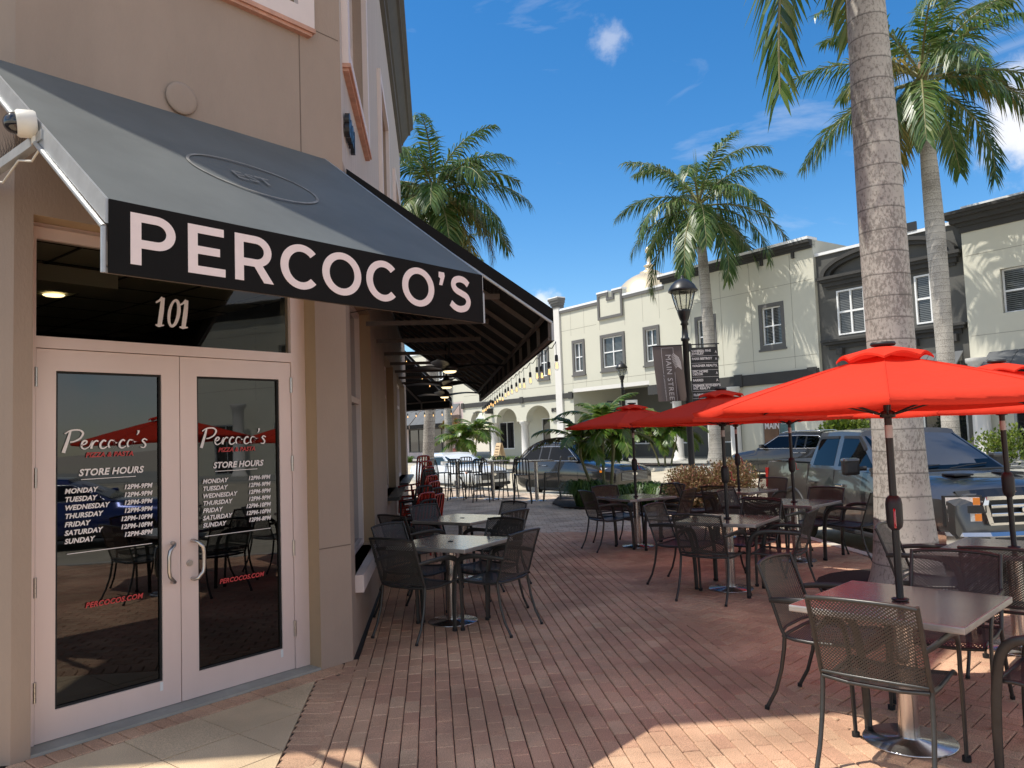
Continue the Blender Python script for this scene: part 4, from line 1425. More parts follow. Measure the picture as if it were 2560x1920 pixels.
for k, (d_, z_) in enumerate(((.10, 10.08), (.20, 10.2), (.34, 10.34))): FB.box(m, 10.3 - d_ * .5, 19.9, -.2, .06 + d_, z_, z_ + .14)
for s_ in (15.2, 17.0, 18.8, 13.4, 11.6): FB.box(m, s_, s_ + .12, .061, .2, 9.78, 10.08)
m.build('raised_cornice', 'darker_grey', L1, o1)
cap(L1, o1, 10.1, 19.9, 10.48, .42)
m = MB()
for z_ in (5.05, 8.6):
    FB.box(m, -12, 4.3 if z_ > 8 else 10.2, .0005, .0035, z_, z_ + .02)
    FB.box(m, 10.5, 19.8, .0605, .0635, z_, z_ + .02)
for s_ in (1.75, 3.1, 4.6, 6.9, 8.45, 9.8, 4.0 - 8, -6, -9.5): FB.box(m, s_, s_ + .02, .0005, .003, 4.75, 5.5); FB.box(m, s_, s_ + .02, .0005, .003, 8.2, 9.8)
for s_ in (12.2, 14.3, 16.2, 18.6): FB.box(m, s_, s_ + .02, .0605, .063, 4.5, 10.0)
m.build('joint', 'joint_line', L1, o1)
for s_ in (-11.65, -8.18, -4.2, -.3): column(L1, o1, s_, -.28, zs_ - .12)
for s_ in (11.04, 13.5, 15.0): column(L1, o1, s_, .25, 3.86, .27)
shop_front(L1, o1, -10.7, -8.6, .75, 2.9, -2.5, 2, 'cap_white')
shop_front(L1, o1, -5.0, -3.9, .1, 3.0, -2.5, 1, 'cap_white')
shop_front(L1, o1, -3.2, -2.2, .1, 3.0, -2.5, 1, 'cap_white')
w = shop_front(L1, o1, 16.5, 18.35, .5, 3.3, -.09, 2)
m = MB(); FB.box(m, 16.55, 17.4, -.005, .005, .6, 3.2); po_ = m.build('poster', 'poster_brown', w, o1)
m = MB()
for k, t_ in enumerate(('MEET', 'ME', 'ON', 'MAIN')): put(m, text_mesh(t_, .44, bold=.012), FB.p(16.60, .010, 2.72 - .36 * k), FB.d, (0, 0, 1), sx=.8)
m.build('lettering', 'sign_text', po_, o1)
m = MB(); FB.box(m, 17.5, 18.3, -.005, .005, 1.3, 3.2); po_ = m.build('poster', 'teal_panel', w, o1)
m = MB(); put(m, text_mesh('MAIN\nSTREET', .22, align='CENTER', bold=.006), FB.p(17.9, .010, 2.32), FB.d, (0, 0, 1), sx=.8)
FB.ring(m, 17.58, 18.22, 1.85, 2.75, .015, .006, .009)
m.build('lettering', 'sign_text', po_, o1)
m = MB(); FB.box(m, 17.5, 18.3, -.005, .005, .8, 1.28); m.build('display', 'yellow_item', w, o1)
m = MB(); put(m, text_mesh('815', .36, bold=.01, ext=.02), FB.p(-.62, .03, 3.30), FB.d, (0, 0, 1)); m.build('wall_number', 'darker_grey', L1, o1)
# pink shopfronts with slate awnings at the left end
m = MB(); FB.wall(m, -60, -12.2, 0, 4.7, [(-14.3, -12.9, .6, 2.7), (-18.2, -15.0, .6, 2.7), (-22.5, -19, .6, 2.7), (-27, -23.5, .6, 2.7)], .12, -.38)
FB.box(m, -12.6, -12.2, -.37, .0, 0, 4.7)
m.build('shop_wall', 'pink_wall', L1, o1)
for a_, b_ in ((-14.3, -12.9), (-18.2, -15.0), (-22.5, -19), (-27, -23.5)): shop_front(L1, o1, a_, b_, .6, 2.7, -.5, 2, 'dark_grey')


def far_awning(u0, u1, z1, z0, out, label, val=.35):
    oo = FB.p(u0, 0, z0)
    A = thing('shop_awning', tuple(oo), label, 'awning', 'awnings across the street')
    m = MB()
    for k in range(6):
        a_, b_ = u0 + (u1 - u0) * k / 6, u0 + (u1 - u0) * (k + 1) / 6
        m.hexa([FB.p(a_ + .01, .03, z1 - .03), FB.p(b_ - .01, .03, z1 - .03), FB.p(b_ - .01, out, z0 - .03), FB.p(a_ + .01, out, z0 - .03), FB.p(a_ + .01, .03, z1), FB.p(b_ - .01, .03, z1), FB.p(b_ - .01, out, z0), FB.p(a_ + .01, out, z0)])
    m.build('canopy', 'grey_awning', A, oo)
    m = MB(); FB.box(m, u0, u1, out - .02, out + .01, z0 - val, z0 - .001); m.build('valance', 'awning_black', A, oo)
    m = MB()
    for u in (u0 + .02, u1 - .02):
        m.cyl(FB.p(u, .05, z1 - .05), FB.p(u, out, z0 - .05), .03, 6); m.cyl(FB.p(u, .05, z0 - val), FB.p(u, out, z0 - val), .03, 6); m.cyl(FB.p(u, .05, z0 - val), FB.p(u, .05, z1 - .05), .03, 6)
    m.build('frame', 'trim_grey', A, oo)


far_awning(-18.6, -12.6, 4.55, 3.0, 1.5, 'slate shop awning at the pink shopfront left of the arches')
far_awning(-27, -18.8, 4.55, 3.0, 1.5, 'slate shop awning farthest left across the street')
# hanging hexagon sign
oo = FB.p(-8.2, .02, 3.4)
H = thing('hanging_sign', tuple(oo), 'white hexagonal shop sign hanging from a black bracket by the arches', 'sign')
m = MB(); c0 = FB.p(-8.95, .5, 2.95)
hexp = [(.62 * cos(radians(30 + 60 * k)), .50 * sin(radians(30 + 60 * k))) for k in range(6)]
put(m, outline([hexp], .02), c0, FB.d, (0, 0, 1)); m.build('board', 'paper', H, oo)
m = MB(); put(m, text_mesh('NAPLES', .26, align='CENTER', bold=.006), c0 + FB.n * .03 - Vector((0, 0, .09)), FB.d, (0, 0, 1), sx=.9); m.build('lettering', 'dark_grey', H, oo)
m = MB(); FB.box(m, -9.9, -7.9, .48, .53, 3.62, 3.68); FB.box(m, -8.15, -7.85, .02, .53, 3.5, 3.9)
FB.box(m, -9.4, -9.36, .49, .52, 3.4, 3.62); FB.box(m, -8.55, -8.51, .49, .52, 3.4, 3.62); m.build('bracket', 'black_metal', H, oo)
# board on the pavement
oo = FB.p(-5.4, 1.2, .06)
S_ = thing('sandwich_board', tuple(oo), 'tan sandwich board with brown writing on the far pavement', 'sign')
m = MB(); m.hexa([FB.p(-5.75, 1.6, .06), FB.p(-5.05, 1.6, .06), FB.p(-5.05, 1.55, .06), FB.p(-5.75, 1.55, .06), FB.p(-5.7, 1.25, 1.3), FB.p(-5.1, 1.25, 1.3), FB.p(-5.1, 1.2, 1.3), FB.p(-5.7, 1.2, 1.3)])
m.hexa([FB.p(-5.75, .85, .06), FB.p(-5.05, .85, .06), FB.p(-5.05, .8, .06), FB.p(-5.75, .8, .06), FB.p(-5.7, 1.19, 1.3), FB.p(-5.1, 1.19, 1.3), FB.p(-5.1, 1.14, 1.3), FB.p(-5.7, 1.14, 1.3)])
m.build('board', 'board_tan', S_, oo)
m = MB()
for k in range(4):
    z_ = 1.08 - k * .2; n_b = 1.265 + (1.3 - z_) / 1.24 * .35
    FB.box(m, -5.62, -5.2, n_b, n_b + .012, z_ - .05, z_)
m.build('writing', 'poster_brown', S_, oo)

# --- dark grey building with the arched pediment
o2 = FB.p(19.9, 0, 0)
L2 = thing('grey_building', tuple(o2), 'dark grey building with an arched pediment between two cream fronts', 'building')
gw = [(20.85, 22.2), (22.65, 23.95), (24.45, 25.75)]
m = MB(); FB.wall(m, 19.9, 26.6, 4.2, 9.65, [(a, b, 5.8, 7.85) for a, b in gw], .12, -.15)
FB.wall(m, 19.9, 26.6, 0, 4.2, [(20.3, 22.2, .4, 3.0), (22.6, 24.0, .1, 3.0), (24.4, 26.2, .4, 3.0)], .12, -.15)
m.quad(FB.p(19.9, -.15, 9.6), FB.p(26.6, -.15, 9.6), FB.p(26.6, -14, 9.6), FB.p(19.9, -14, 9.6))
m.build('wall', 'dark_grey', L2, o2)
for a_, b_ in gw:
    m = MB(); FB.ring(m, a_, b_, 5.8, 7.85, .07, -.22, -.12)
    um, zm = (a_ + b_) / 2, 6.85
    FB.box(m, um - .04, um + .04, -.22, -.14, 5.87, 7.78); FB.box(m, a_ + .07, um - .04, -.22, -.145, zm - .04, zm + .04); FB.box(m, um + .04, b_ - .07, -.22, -.145, zm - .04, zm + .04)
    w = m.build('window', 'cap_white', L2, o2)
    m = MB(); FB.quad(m, a_, b_, 5.8, 7.85, -.21); m.build('pane', 'pane_blinds', w, o2)
m = MB()
for d_, z0_, z1_ in ((.04, 7.98, 8.1), (.14, 8.1, 8.3), (.26, 8.3, 8.42), (.36, 8.42, 8.55)): FB.box(m, 20.45 - d_, 26.15 + d_, -.149, d_ - .1, z0_, z1_)
for d_, z0_, z1_ in ((.30, 5.52, 5.62), (.22, 5.40, 5.52), (.05, 5.2, 5.4)): FB.box(m, 20.4 - d_, 26.2 + d_, -.149, d_ - .1, z0_, z1_)
for s_ in (20.8, 22.4, 24.2, 25.8): FB.box(m, s_, s_ + .3, -.149, .1, 4.9, 5.2)
m.build('entablature', 'darker_grey', L2, o2)
m = MB()
n = 20
for w0, w1, d_ in ((0, .22, .22), (.22, .45, .10)):
    for k in range(n):
        q = []
        for t in (k / n, (k + 1) / n):
            ang = pi - pi * t
            for off in (w0, w1):
                rr = 3.05 - off
                q.append((23.3 + rr * cos(ang) * 1.0, 8.56 + max(0, (1.05 - off * .75)) * sin(ang)))
        (a0, a1, b0, b1) = q
        m.hexa([FB.p(a1[0], -.149, a1[1]), FB.p(b1[0], -.149, b1[1]), FB.p(b1[0], d_, b1[1]), FB.p(a1[0], d_, a1[1]), FB.p(a0[0], -.149, a0[1]), FB.p(b0[0], -.149, b0[1]), FB.p(b0[0], d_, b0[1]), FB.p(a0[0], d_, a0[1])])
m.build('arched_pediment', 'darker_grey', L2, o2)
cap(L2, o2, 19.9, 26.6, 9.65, -.05)
for a_, b_, z0_ in ((20.3, 22.2, .4), (22.6, 24.0, .1), (24.4, 26.2, .4)):
    w = shop_front(L2, o2, a_, b_, z0_, 3.0, -.25, 2)
    if a_ == 20.3:
        m = MB(); FB.box(m, 20.5, 21.2, -.165, -.155, 1.5, 2.9); p2 = m.build('poster', 'teal_panel', w, o2)
        m = MB(); put(m, text_mesh('MAIN\nSTREET', .2, align='CENTER', bold=.006), FB.p(20.85, -.152, 2.35), FB.d, (0, 0, 1), sx=.8); m.build('lettering', 'sign_text', p2, o2)
m = MB(); FB.box(m, 24.2, 24.75, -.12, -.02, 9.78, 10.15); m.build('floodlight', 'plastic_dark', L2, o2)

# --- cream building at the right
o3 = FB.p(26.6, 0, 0)
L3 = thing('cream_building', tuple(o3), 'cream building with a heavy black cornice at the right edge, behind the palms', 'building')
cw = [(27.9 + 4.6 * k, 29.5 + 4.6 * k) for k in range(9)]
m = MB(); FB.wall(m, 26.6, 70, 4.2, 9.4, [(a, b, 5.75, 7.45) for a, b in cw], .12, .15)
FB.wall(m, 26.6, 70, 0, 4.2, [(28.0 + 4.6 * k, 29.9 + 4.6 * k, .1, 3.0) for k in range(9)], .12, .15)
FB.box(m, 26.6, 26.62, -10, .149, 0, 9.39)
m.quad(FB.p(26.6, .15, 9.38), FB.p(70, .15, 9.38), FB.p(70, -14, 9.38), FB.p(26.6, -14, 9.38))
m.build('wall', 'cream', L3, o3)
for a_, b_ in cw: far_window(L3, o3, a_, b_, 5.75, 7.45)
for k in range(9):
    w = shop_front(L3, o3, 28.0 + 4.6 * k, 29.9 + 4.6 * k, .1, 3.0, .05, 2)
    if k == 0:
        m = MB(); c0 = FB.p(28.75, .142, 2.1)
        put(m, outline([arc(0, 0, .42, .34, 0, 180, 16) + arc(0, 0, .28, .2, 180, 0, 16)], .001), c0, FB.d, (0, 0, 1))
        FB.box(m, 28.3, 29.3, .140, .144, 2.02, 2.06)
        for q, ww in enumerate((.6, .8, .5)): FB.box(m, 28.8 - ww / 2, 28.8 + ww / 2, .140, .144, 1.82 - q * .13, 1.86 - q * .13)
        FB.box(m, 28.25, 29.3, .140, .144, 1.22, 1.32)
        m.build('door_emblem', 'sign_text', w, o3)
for k in range(10): column(L3, o3, 27.0 + 4.6 * k, 1.2 if k > 2 else .5, 4.1, .32)
m = MB()
for d_, z0_, z1_ in ((.06, 9.15, 9.4), (.14, 9.4, 9.55), (.30, 9.55, 9.75), (.46, 9.75, 9.88), (.56, 9.88, 10.0)): FB.box(m, 26.6 - d_, 70, -.2, .15 + d_, z0_, z1_)
m.build('cornice', 'darker_grey', L3, o3)
cap(L3, o3, 26.8, 70, 10.0, .5)
m = MB()
for z_ in (5.0, 8.2): FB.box(m, 26.7, 69, .1505, .1535, z_, z_ + .02)
for k in range(9): FB.box(m, 31.2 + 4.6 * k, 31.22 + 4.6 * k, .1505, .153, 4.3, 9.1)
m.build('joint', 'joint_line', L3, o3)
far_awning(27.3, 33.5, 4.4, 3.55, 1.25, 'slate grey shop awning on the cream building at the right edge')
far_awning(24.3, 26.3, 4.5, 3.7, 1.0, 'small slate awning under the dark grey building')
# gilded dome behind the roofline
dc_ = Vector((11.0, 60.0, 0))
Dm = thing('domed_tower', (dc_.x, dc_.y, 0), 'pale gold dome with a finial rising behind the cream roofline', 'dome')
m = MB(); R_ = 2.9
prof = [(R_ * 1.0, 0), (R_ * 1.0, 11.3)]
m.lathe(prof, 40); m.build('drum', 'cream', Dm)
m = MB(); m.lathe([(R_ * cos(radians(a_)), 11.3 + 2.75 * sin(radians(a_))) for a_ in range(0, 86, 5)], 48); m.build('dome_shell', 'dome_gold', Dm)
m = MB(); m.lathe([(.75, 13.95), (.75, 14.1), (.6, 14.12), (.35, 14.3), (.30, 14.5), (.42, 14.55), (.42, 14.62), (.2, 14.7), (.14, 15.0), (.2, 15.2), (.14, 15.35), (.12, 15.5), (.26, 15.7), (.28, 15.85), (.2, 16.0), (.03, 16.15)], 24)
m.build('finial', 'dome_gold', Dm)

# ------------------------------------------------------------------ café furniture


def rzaz(a):
    """object rotation so that local +Y faces compass bearing a"""
    return -radians(a)


def make_chair():
    t = thing('patio_chair', (0, 0, 0), 'chair', 'chair', 'black mesh patio chairs')
    # backrest sheet: bowed sideways, leaning back; y runs forward
    m = MB()
    nx, nz = 8, 8

    def back(x, z):
        f = (z - .46) / .40
        return (x, -.215 - .115 * f - .018 * f * f - .030 * (1 - (x / .25) ** 2), z - .012 * (x / .25) ** 2)
    vs = [back(-.245 + .49 * i / nx + 0, .475 + .385 * j / nz) for j in range(nz + 1) for i in range(nx + 1)]
    fs = [(j * (nx + 1) + i, j * (nx + 1) + i + 1, (j + 1) * (nx + 1) + i + 1, (j + 1) * (nx + 1) + i) for j in range(nz) for i in range(nx)]
    m.add(vs, fs, 0, True)
    m.build('backrest', 'chair_mesh', t)
    # seat sheet with a front roll
    m = MB()
    sy = [(-.215, .435), (-.15, .422), (-.05, .418), (.08, .424), (.17, .432), (.225, .428), (.255, .412)]
    vs = [(-.235 + .47 * i / 6 + (0), y, z + .014 * (abs(i - 3) / 3) ** 2) for y, z in sy for i in range(7)]
    fs = [(j * 7 + i, j * 7 + i + 1, (j + 1) * 7 + i + 1, (j + 1) * 7 + i) for j in range(len(sy) - 1) for i in range(6)]
    m.add(vs, fs, 0, True)
    m.build('seat', 'chair_seat', t)
    m = MB()                                            # seat frame
    for s in (-1, 1):
        m.tube([(s * .243, y, z + .012) for y, z in sy], .0115, 8)
    m.tube([(-.243, .255, .424), (-.12, .262, .412), (.12, .262, .412), (.243, .255, .424)], .0105, 8)
    m.tube([(-.246, -.215, .447), (-.12, -.235, .440), (.12, -.235, .440), (.246, -.215, .447)], .011, 8)
    m.tube([(-.246, -.222, .472), (-.12, -.246, .476), (.12, -.246, .476), (.246, -.222, .472)], .009, 8)
    m.build('seat_frame', 'chair_frame', t)
    m = MB()                                            # back frame: posts and top rail
    for s in (-1, 1):
        pts = [(s * .252, -.20, .44)] + [(s * (.252 + .0), back(.25, z)[1], z) for z in (.50, .58, .66, .74, .82, .865)]
        m.tube(pts, .0125, 10, 0, .8)
    m.tube([back(-.252 + .504 * i / 8, .870 + (.0 if 0 < i < 8 else -.004)) for i in range(9)], .0115, 8)
    m.build('back_frame', 'chair_frame', t)
    for s in (-1, 1):
        m = MB()                                        # rear leg kicks back at the floor
        m.tube([(s * .250, -.205, .455), (s * .252, -.212, .38), (s * .255, -.235, .25), (s * .258, -.275, .12), (s * .26, -.335, .012)], [.0125, .0125, .012, .0115, .012], 9)
        l_ = m.build('leg', 'chair_frame', t)
        m = MB(); m.cyl((s * .26, -.337, .0), (s * .26, -.334, .02), .0145, 9); m.build('foot', 'rubber', l_)
        m = MB()                                        # broad flat front leg
        m.tube([(s * .272, .232, .46), (s * .272, .243, .36), (s * .27, .25, .2), (s * .268, .252, .012)], [.024, .024, .023, .021], 10, 0, .42, True, (1, 0, 0))
        l_ = m.build('leg', 'chair_frame', t)
        m = MB(); m.cyl((s * .268, .252, 0), (s * .268, .252, .025), .021, 10); m.build('foot', 'rubber', l_)
        m = MB()                                        # arm: from the back post forward and over in an arch
        pts = spline([(s * .258, -.285, .655), (s * .275, -.20, .665), (s * .285, -.06, .672), (s * .287, .06, .668), (s * .284, .155, .640), (s * .278, .21, .57), (s * .272, .232, .46)], 5)
        n = len(pts)
        m.tube(pts, [.0165 + .0075 * min(1, i / (n * .6)) for i in range(n)], 10, 0, .42, True, (1, 0, 0))
        m.build('arm', 'chair_frame', t)
    return t


chair0 = make_chair()
CH_N = [0]


def chair(x, y, a, label, group):
    global chair0
    rz = rzaz(a)
    if CH_N[0] == 0:
        o = chair0; o.location = (x, y, 0); o.rotation_euler.z = rz; o['label'] = label; o['group'] = group
    else:
        o = dup(chair0, (x, y, 0), rz, label, group)
    CH_N[0] += 1
    return o


def make_table():
    t = thing('cafe_table', (0, 0, 0), 'table', 'table', 'square steel café tables')
    h = .43
    m = MB(); m.bbox(-h, h, -h, h, .705, .74, .007)
    for i in range(len(m.f)):
        zs = [m.v[k][2] for k in m.f[i]]
        m.m[i] = 0 if min(zs) > .7385 else 1
    m.build('tabletop', ['table_laminate', 'table_edge'], t)
    m = MB(); m.lathe([(.020, .7405), (.026, .7405), (.027, .744), (.024, .7445), (.020, .7445)], 20); m.build('hole_ring', 'black_metal', t)
    m = MB(); m.cyl((0, 0, .02), (0, 0, .700), .052, 28); m.build('pedestal', 'steel', t)
    m = MB(); m.lathe([(.232, .0), (.235, .006), (.232, .011), (.06, .024), (.058, .03)], 44); m.build('base', 'steel', t)
    m = MB(); m.bbox(-.2, .2, -.025, .025, .685, .7045, .004); m.bbox(-.025, .025, -.2, .2, .684, .7042, .004); m.build('bracket', 'black_metal', t)
    return t


table0 = make_table()
TABLES = [
    (2.06, 4.30, 45, 'table in the right foreground under the nearest red umbrella'),
    (3.70, 5.91, 44, 'table beside the palm trunk at the right edge, under the second red umbrella'),
    (2.26, 8.46, 34, 'middle table under the red umbrella, left of the pickup tailgate'),
    (1.80, 11.81, 62, 'table under the leftmost red umbrella beside the planting bed'),
    (3.55, 10.06, 45, 'table under a red umbrella alongside the pickup doors'),
    (3.50, 12.33, 48, 'farthest umbrella table, half hidden beside the reddish hedge'),
    (-.63, 7.42, 29, 'bare steel table nearest the entrance along the wall, no umbrella'),
    (-.66, 9.55, 33, 'second bare table along the wall, in front of the stacked chairs'),
]
for i, (x, y, a, lb) in enumerate(TABLES):
    if i == 0:
        table0.location = (x, y, 0); table0.rotation_euler.z = rzaz(a); table0['label'] = lb
    else:
        dup(table0, (x, y, 0), rzaz(a), lb)


def make_umbrella():
    t = thing('patio_umbrella', (0, 0, 0), 'umbrella', 'umbrella', 'red umbrellas over the tables')
    r, ze, zp = 1.07, 1.80, 2.07
    n, rings, sub = 8, 6, 6
    C8 = cos(pi / n)

    def pt(a, f):
        """canopy point: f 0 at the peak .. 1 at the rim; flat panels between the ribs, rim scooped a little"""
        k = (a / (2 * pi) * n) % 1
        mid = sin(pi * k)
        chord = C8 / cos((k - .5) * 2 * pi / n)
        rr = (.04 + (r - .04) * f) * chord
        rr *= 1 - .022 * mid * f
        z = zp - (zp - ze) * f ** 1.10 - .012 * sin(pi * f) * mid
        return (rr * cos(a), rr * sin(a), z)
    m = MB()
    for k in range(n):
        a0 = 2 * pi * k / n
        vs = []
        for j in range(rings + 1):
            for i in range(sub + 1):
                aa = a0 + (2 * pi / n) * min(max(i / sub, 1e-4), 1 - 1e-4)
                vs.append(pt(aa, j / rings))
        for i in range(sub + 1):                       # hem turned under
            aa = a0 + (2 * pi / n) * min(max(i / sub, 1e-4), 1 - 1e-4)
            p = pt(aa, 1); vs.append((p[0] * .988, p[1] * .988, p[2] - .02 - .012 * sin(pi * i / sub)))
        w_ = sub + 1
        m.add(vs, [(j * w_ + i, (j + 1) * w_ + i, (j + 1) * w_ + i + 1, j * w_ + i + 1) for j in range(rings + 1) for i in range(sub)], 0, True)
    can = m.build('canopy', 'umbrella_cloth', t)
    N = n * sub
    # seam cord along each rib so the panels read
    m = MB()
    for k in range(n):
        a = 2 * pi * k / n
        m.tube([Vector(pt(a + 1e-4, f / 6)) + Vector((0, 0, .0015)) for f in range(7)], .0022, 5)
    m.build('seam', 'umbrella_cloth', can)
    m = MB()                                           # vent flap, scalloped
    def vt(a, f):
        k = (a / (2 * pi) * n) % 1
        mid = sin(pi * k)
        rr = .03 + .215 * f * (1 - .10 * mid)
        return (rr * cos(a), rr * sin(a), zp + .055 - .070 * f ** 1.4 + .026 * mid * f * f)
    for j in range(4):
        for k in range(N):
            a, b = 2 * pi * k / N, 2 * pi * (k + 1) / N
            m.add([vt(a, j / 4), vt(a, (j + 1) / 4), vt(b, (j + 1) / 4), vt(b, j / 4)], [(0, 1, 2, 3)], 0, True)
    for k in range(N):
        a, b = 2 * pi * k / N, 2 * pi * (k + 1) / N
        p, q = vt(a, 1), vt(b, 1)
        m.add([p, (p[0], p[1], p[2] - .012), (q[0], q[1], q[2] - .012), q], [(0, 1, 2, 3)], 0, False)
    m.build('vent_flap', 'umbrella_cloth', t)
    m = MB(); m.lathe([(.0001, .022), (.062, .02), (.066, .008), (.06, .0), (.02, -.004), (.018, -.03)], 20, (0, 0, zp + .058)); m.build('finial', 'plastic_dark', t)
    m = MB(); m.cyl((0, 0, .06), (0, 0, zp + .04), .0195, 18)
    m.lathe([(.030, .742), (.044, .745), (.044, .752), (.021, .756)], 20)
    m.build('pole', 'black_metal', t)
    m = MB(); m.cyl((0, 0, 1.62), (0, 0, 1.69), .0205, 18); m.build('pole_collar', 'alu_frame', t)
    m = MB()                                           # crank housing
    m.lathe([(.021, -.10), (.036, -.085), (.042, -.06), (.043, .04), (.038, .07), (.024, .085)], 20, (0, 0, 1.22))
    cb = m.build('crank_housing', 'plastic_dark', t)
    m = MB(); m.tube([(.04, 0, 1.235), (.075, 0, 1.235), (.078, 0, 1.225), (.080, 0, 1.16), (.084, 0, 1.15), (.12, 0, 1.148)], .0065, 8)
    m.build('crank_handle', 'tail_red', cb)
    m = MB(); m.lathe([(.022, 0), (.045, .005), (.048, .03), (.03, .045)], 18, (0, 0, zp - .11)); m.lathe([(.022, 0), (.04, .004), (.042, .03), (.024, .04)], 18, (0, 0, ze - .07)); m.build('hub', 'plastic_dark', t)
    for k in range(n):
        a = 2 * pi * k / n
        m = MB(); m.tube([(.045 * cos(a), .045 * sin(a), zp - .09)] + [Vector(pt(a + 1e-4, f)) - Vector((0, 0, .014)) for f in (.3, .6, .985)], .0065, 6)
        p = Vector(pt(a + 1e-4, .55)) - Vector((0, 0, .02))
        m.cyl((.04 * cos(a), .04 * sin(a), ze - .05), p, .0055, 6)
        m.build('rib', 'black_metal', t)
    return t


umb0 = make_umbrella()
UMB = [
    (2.06, 4.30, 20, 'large red umbrella nearest the camera, in bright sun'),
    (3.70, 5.91, 38, 'red umbrella cut by the right edge, beside the palm trunk'),
    (2.26, 8.46, 15, 'middle red umbrella, largely in shade behind the nearest one'),
    (1.80, 11.81, 25, 'leftmost red umbrella, in front of the small palms'),
    (3.55, 10.06, 30, 'red umbrella in front of the pickup doors, mostly hidden behind nearer canopies'),
    (3.50, 12.33, 10, 'farthest red umbrella, only its rim and pole showing by the hedge'),
]
for i, (x, y, a, lb) in enumerate(UMB):
    # local rib 0 lies on +X: turn it to bearing 205 plus a little
    rz = radians(90 - 205) if i == 0 else radians(a)
    o = umb0 if i == 0 else dup(umb0, (x, y, 0), rz, lb)
    o.location = (x, y, 0); o.rotation_euler.z = rz; o['label'] = lb
    if i == 1: o.rotation_euler.y = radians(-2.2); o.location.x += .02

G1_, G2_ = 'mesh chairs at the umbrella tables', 'mesh chairs at the wall tables'
for x, y, a, lb in [
    (1.84, 4.02, 42, 'sunlit mesh chair with its back to the camera, right foreground'),
    (1.90, 4.83, 131, 'mesh chair in shade on the left side of the nearest umbrella table'),
    (2.56, 4.79, 221, 'mesh chair facing the camera across the nearest umbrella table'),
    (2.64, 3.87, 316, 'mesh chair cut by the right edge at the nearest umbrella table'),
    (3.36, 5.36, 42, 'mesh chair with a sunlit top rail, in front of the right-edge table'),
    (3.30, 6.30, 128, 'mesh chair seen edge-on in front of the palm trunk'),
    (1.98, 8.05, 38, 'mesh chair with its back to the camera at the middle umbrella table'),
    (1.86, 8.86, 127, 'mesh chair on the left of the middle umbrella table'),
    (2.66, 8.05, 303, 'mesh chair on the right of the middle umbrella table, side-on'),
    (2.58, 8.90, 230, 'mesh chair on the far side of the middle umbrella table'),
    (3.18, 9.62, 48, 'mesh chair with its back to the camera at the table by the pickup doors'),
    (4.25, 10.00, 315, 'mesh chair pulled out beside the pickup door, side-on'),
    (3.92, 10.40, 232, 'mesh chair facing the camera against the pickup door'),
    (3.12, 10.50, 133, 'mesh chair on the left of the table by the pickup doors'),
    (1.36, 11.66, 70, 'mesh chair on the left of the leftmost umbrella table'),
    (1.58, 12.20, 150, 'mesh chair facing the camera, far left of the leftmost umbrella table'),
    (2.20, 11.42, 305, 'mesh chair on the right of the leftmost umbrella table'),
    (2.20, 12.22, 236, 'mesh chair on the far right of the leftmost umbrella table, against the hedge'),
    (2.92, 12.52, 108, 'pale sunlit mesh chair left of the farthest umbrella table'),
    (3.18, 11.86, 38, 'mesh chair with its back to the camera at the farthest umbrella table'),
    (4.00, 12.75, 228, 'mesh chair on the far side of the farthest umbrella table, by the tailgate'),
]: chair(x, y, a, lb, G1_)
for x, y, a, lb in [
    (-.88, 7.02, 36, 'mesh chair with its back to the camera at the first wall table'),
    (-.23, 7.15, 302, 'mesh chair at the right of the first wall table, turned from the camera'),
    (-1.00, 7.78, 119, 'mesh chair between the first wall table and the window sill'),
    (-.34, 7.80, 222, 'mesh chair on the far side of the first wall table'),
    (-.92, 9.90, 128, 'mesh chair left of the second wall table, in front of the red stacked chairs'),
    (-.29, 9.12, 306, 'mesh chair on the near right of the second wall table'),
    (-.30, 9.86, 232, 'mesh chair on the far right of the second wall table'),
    (-1.17, 9.12, 45, 'mesh chair pushed close to the wall by the second wall table'),
]: chair(x, y, a, lb, G2_)


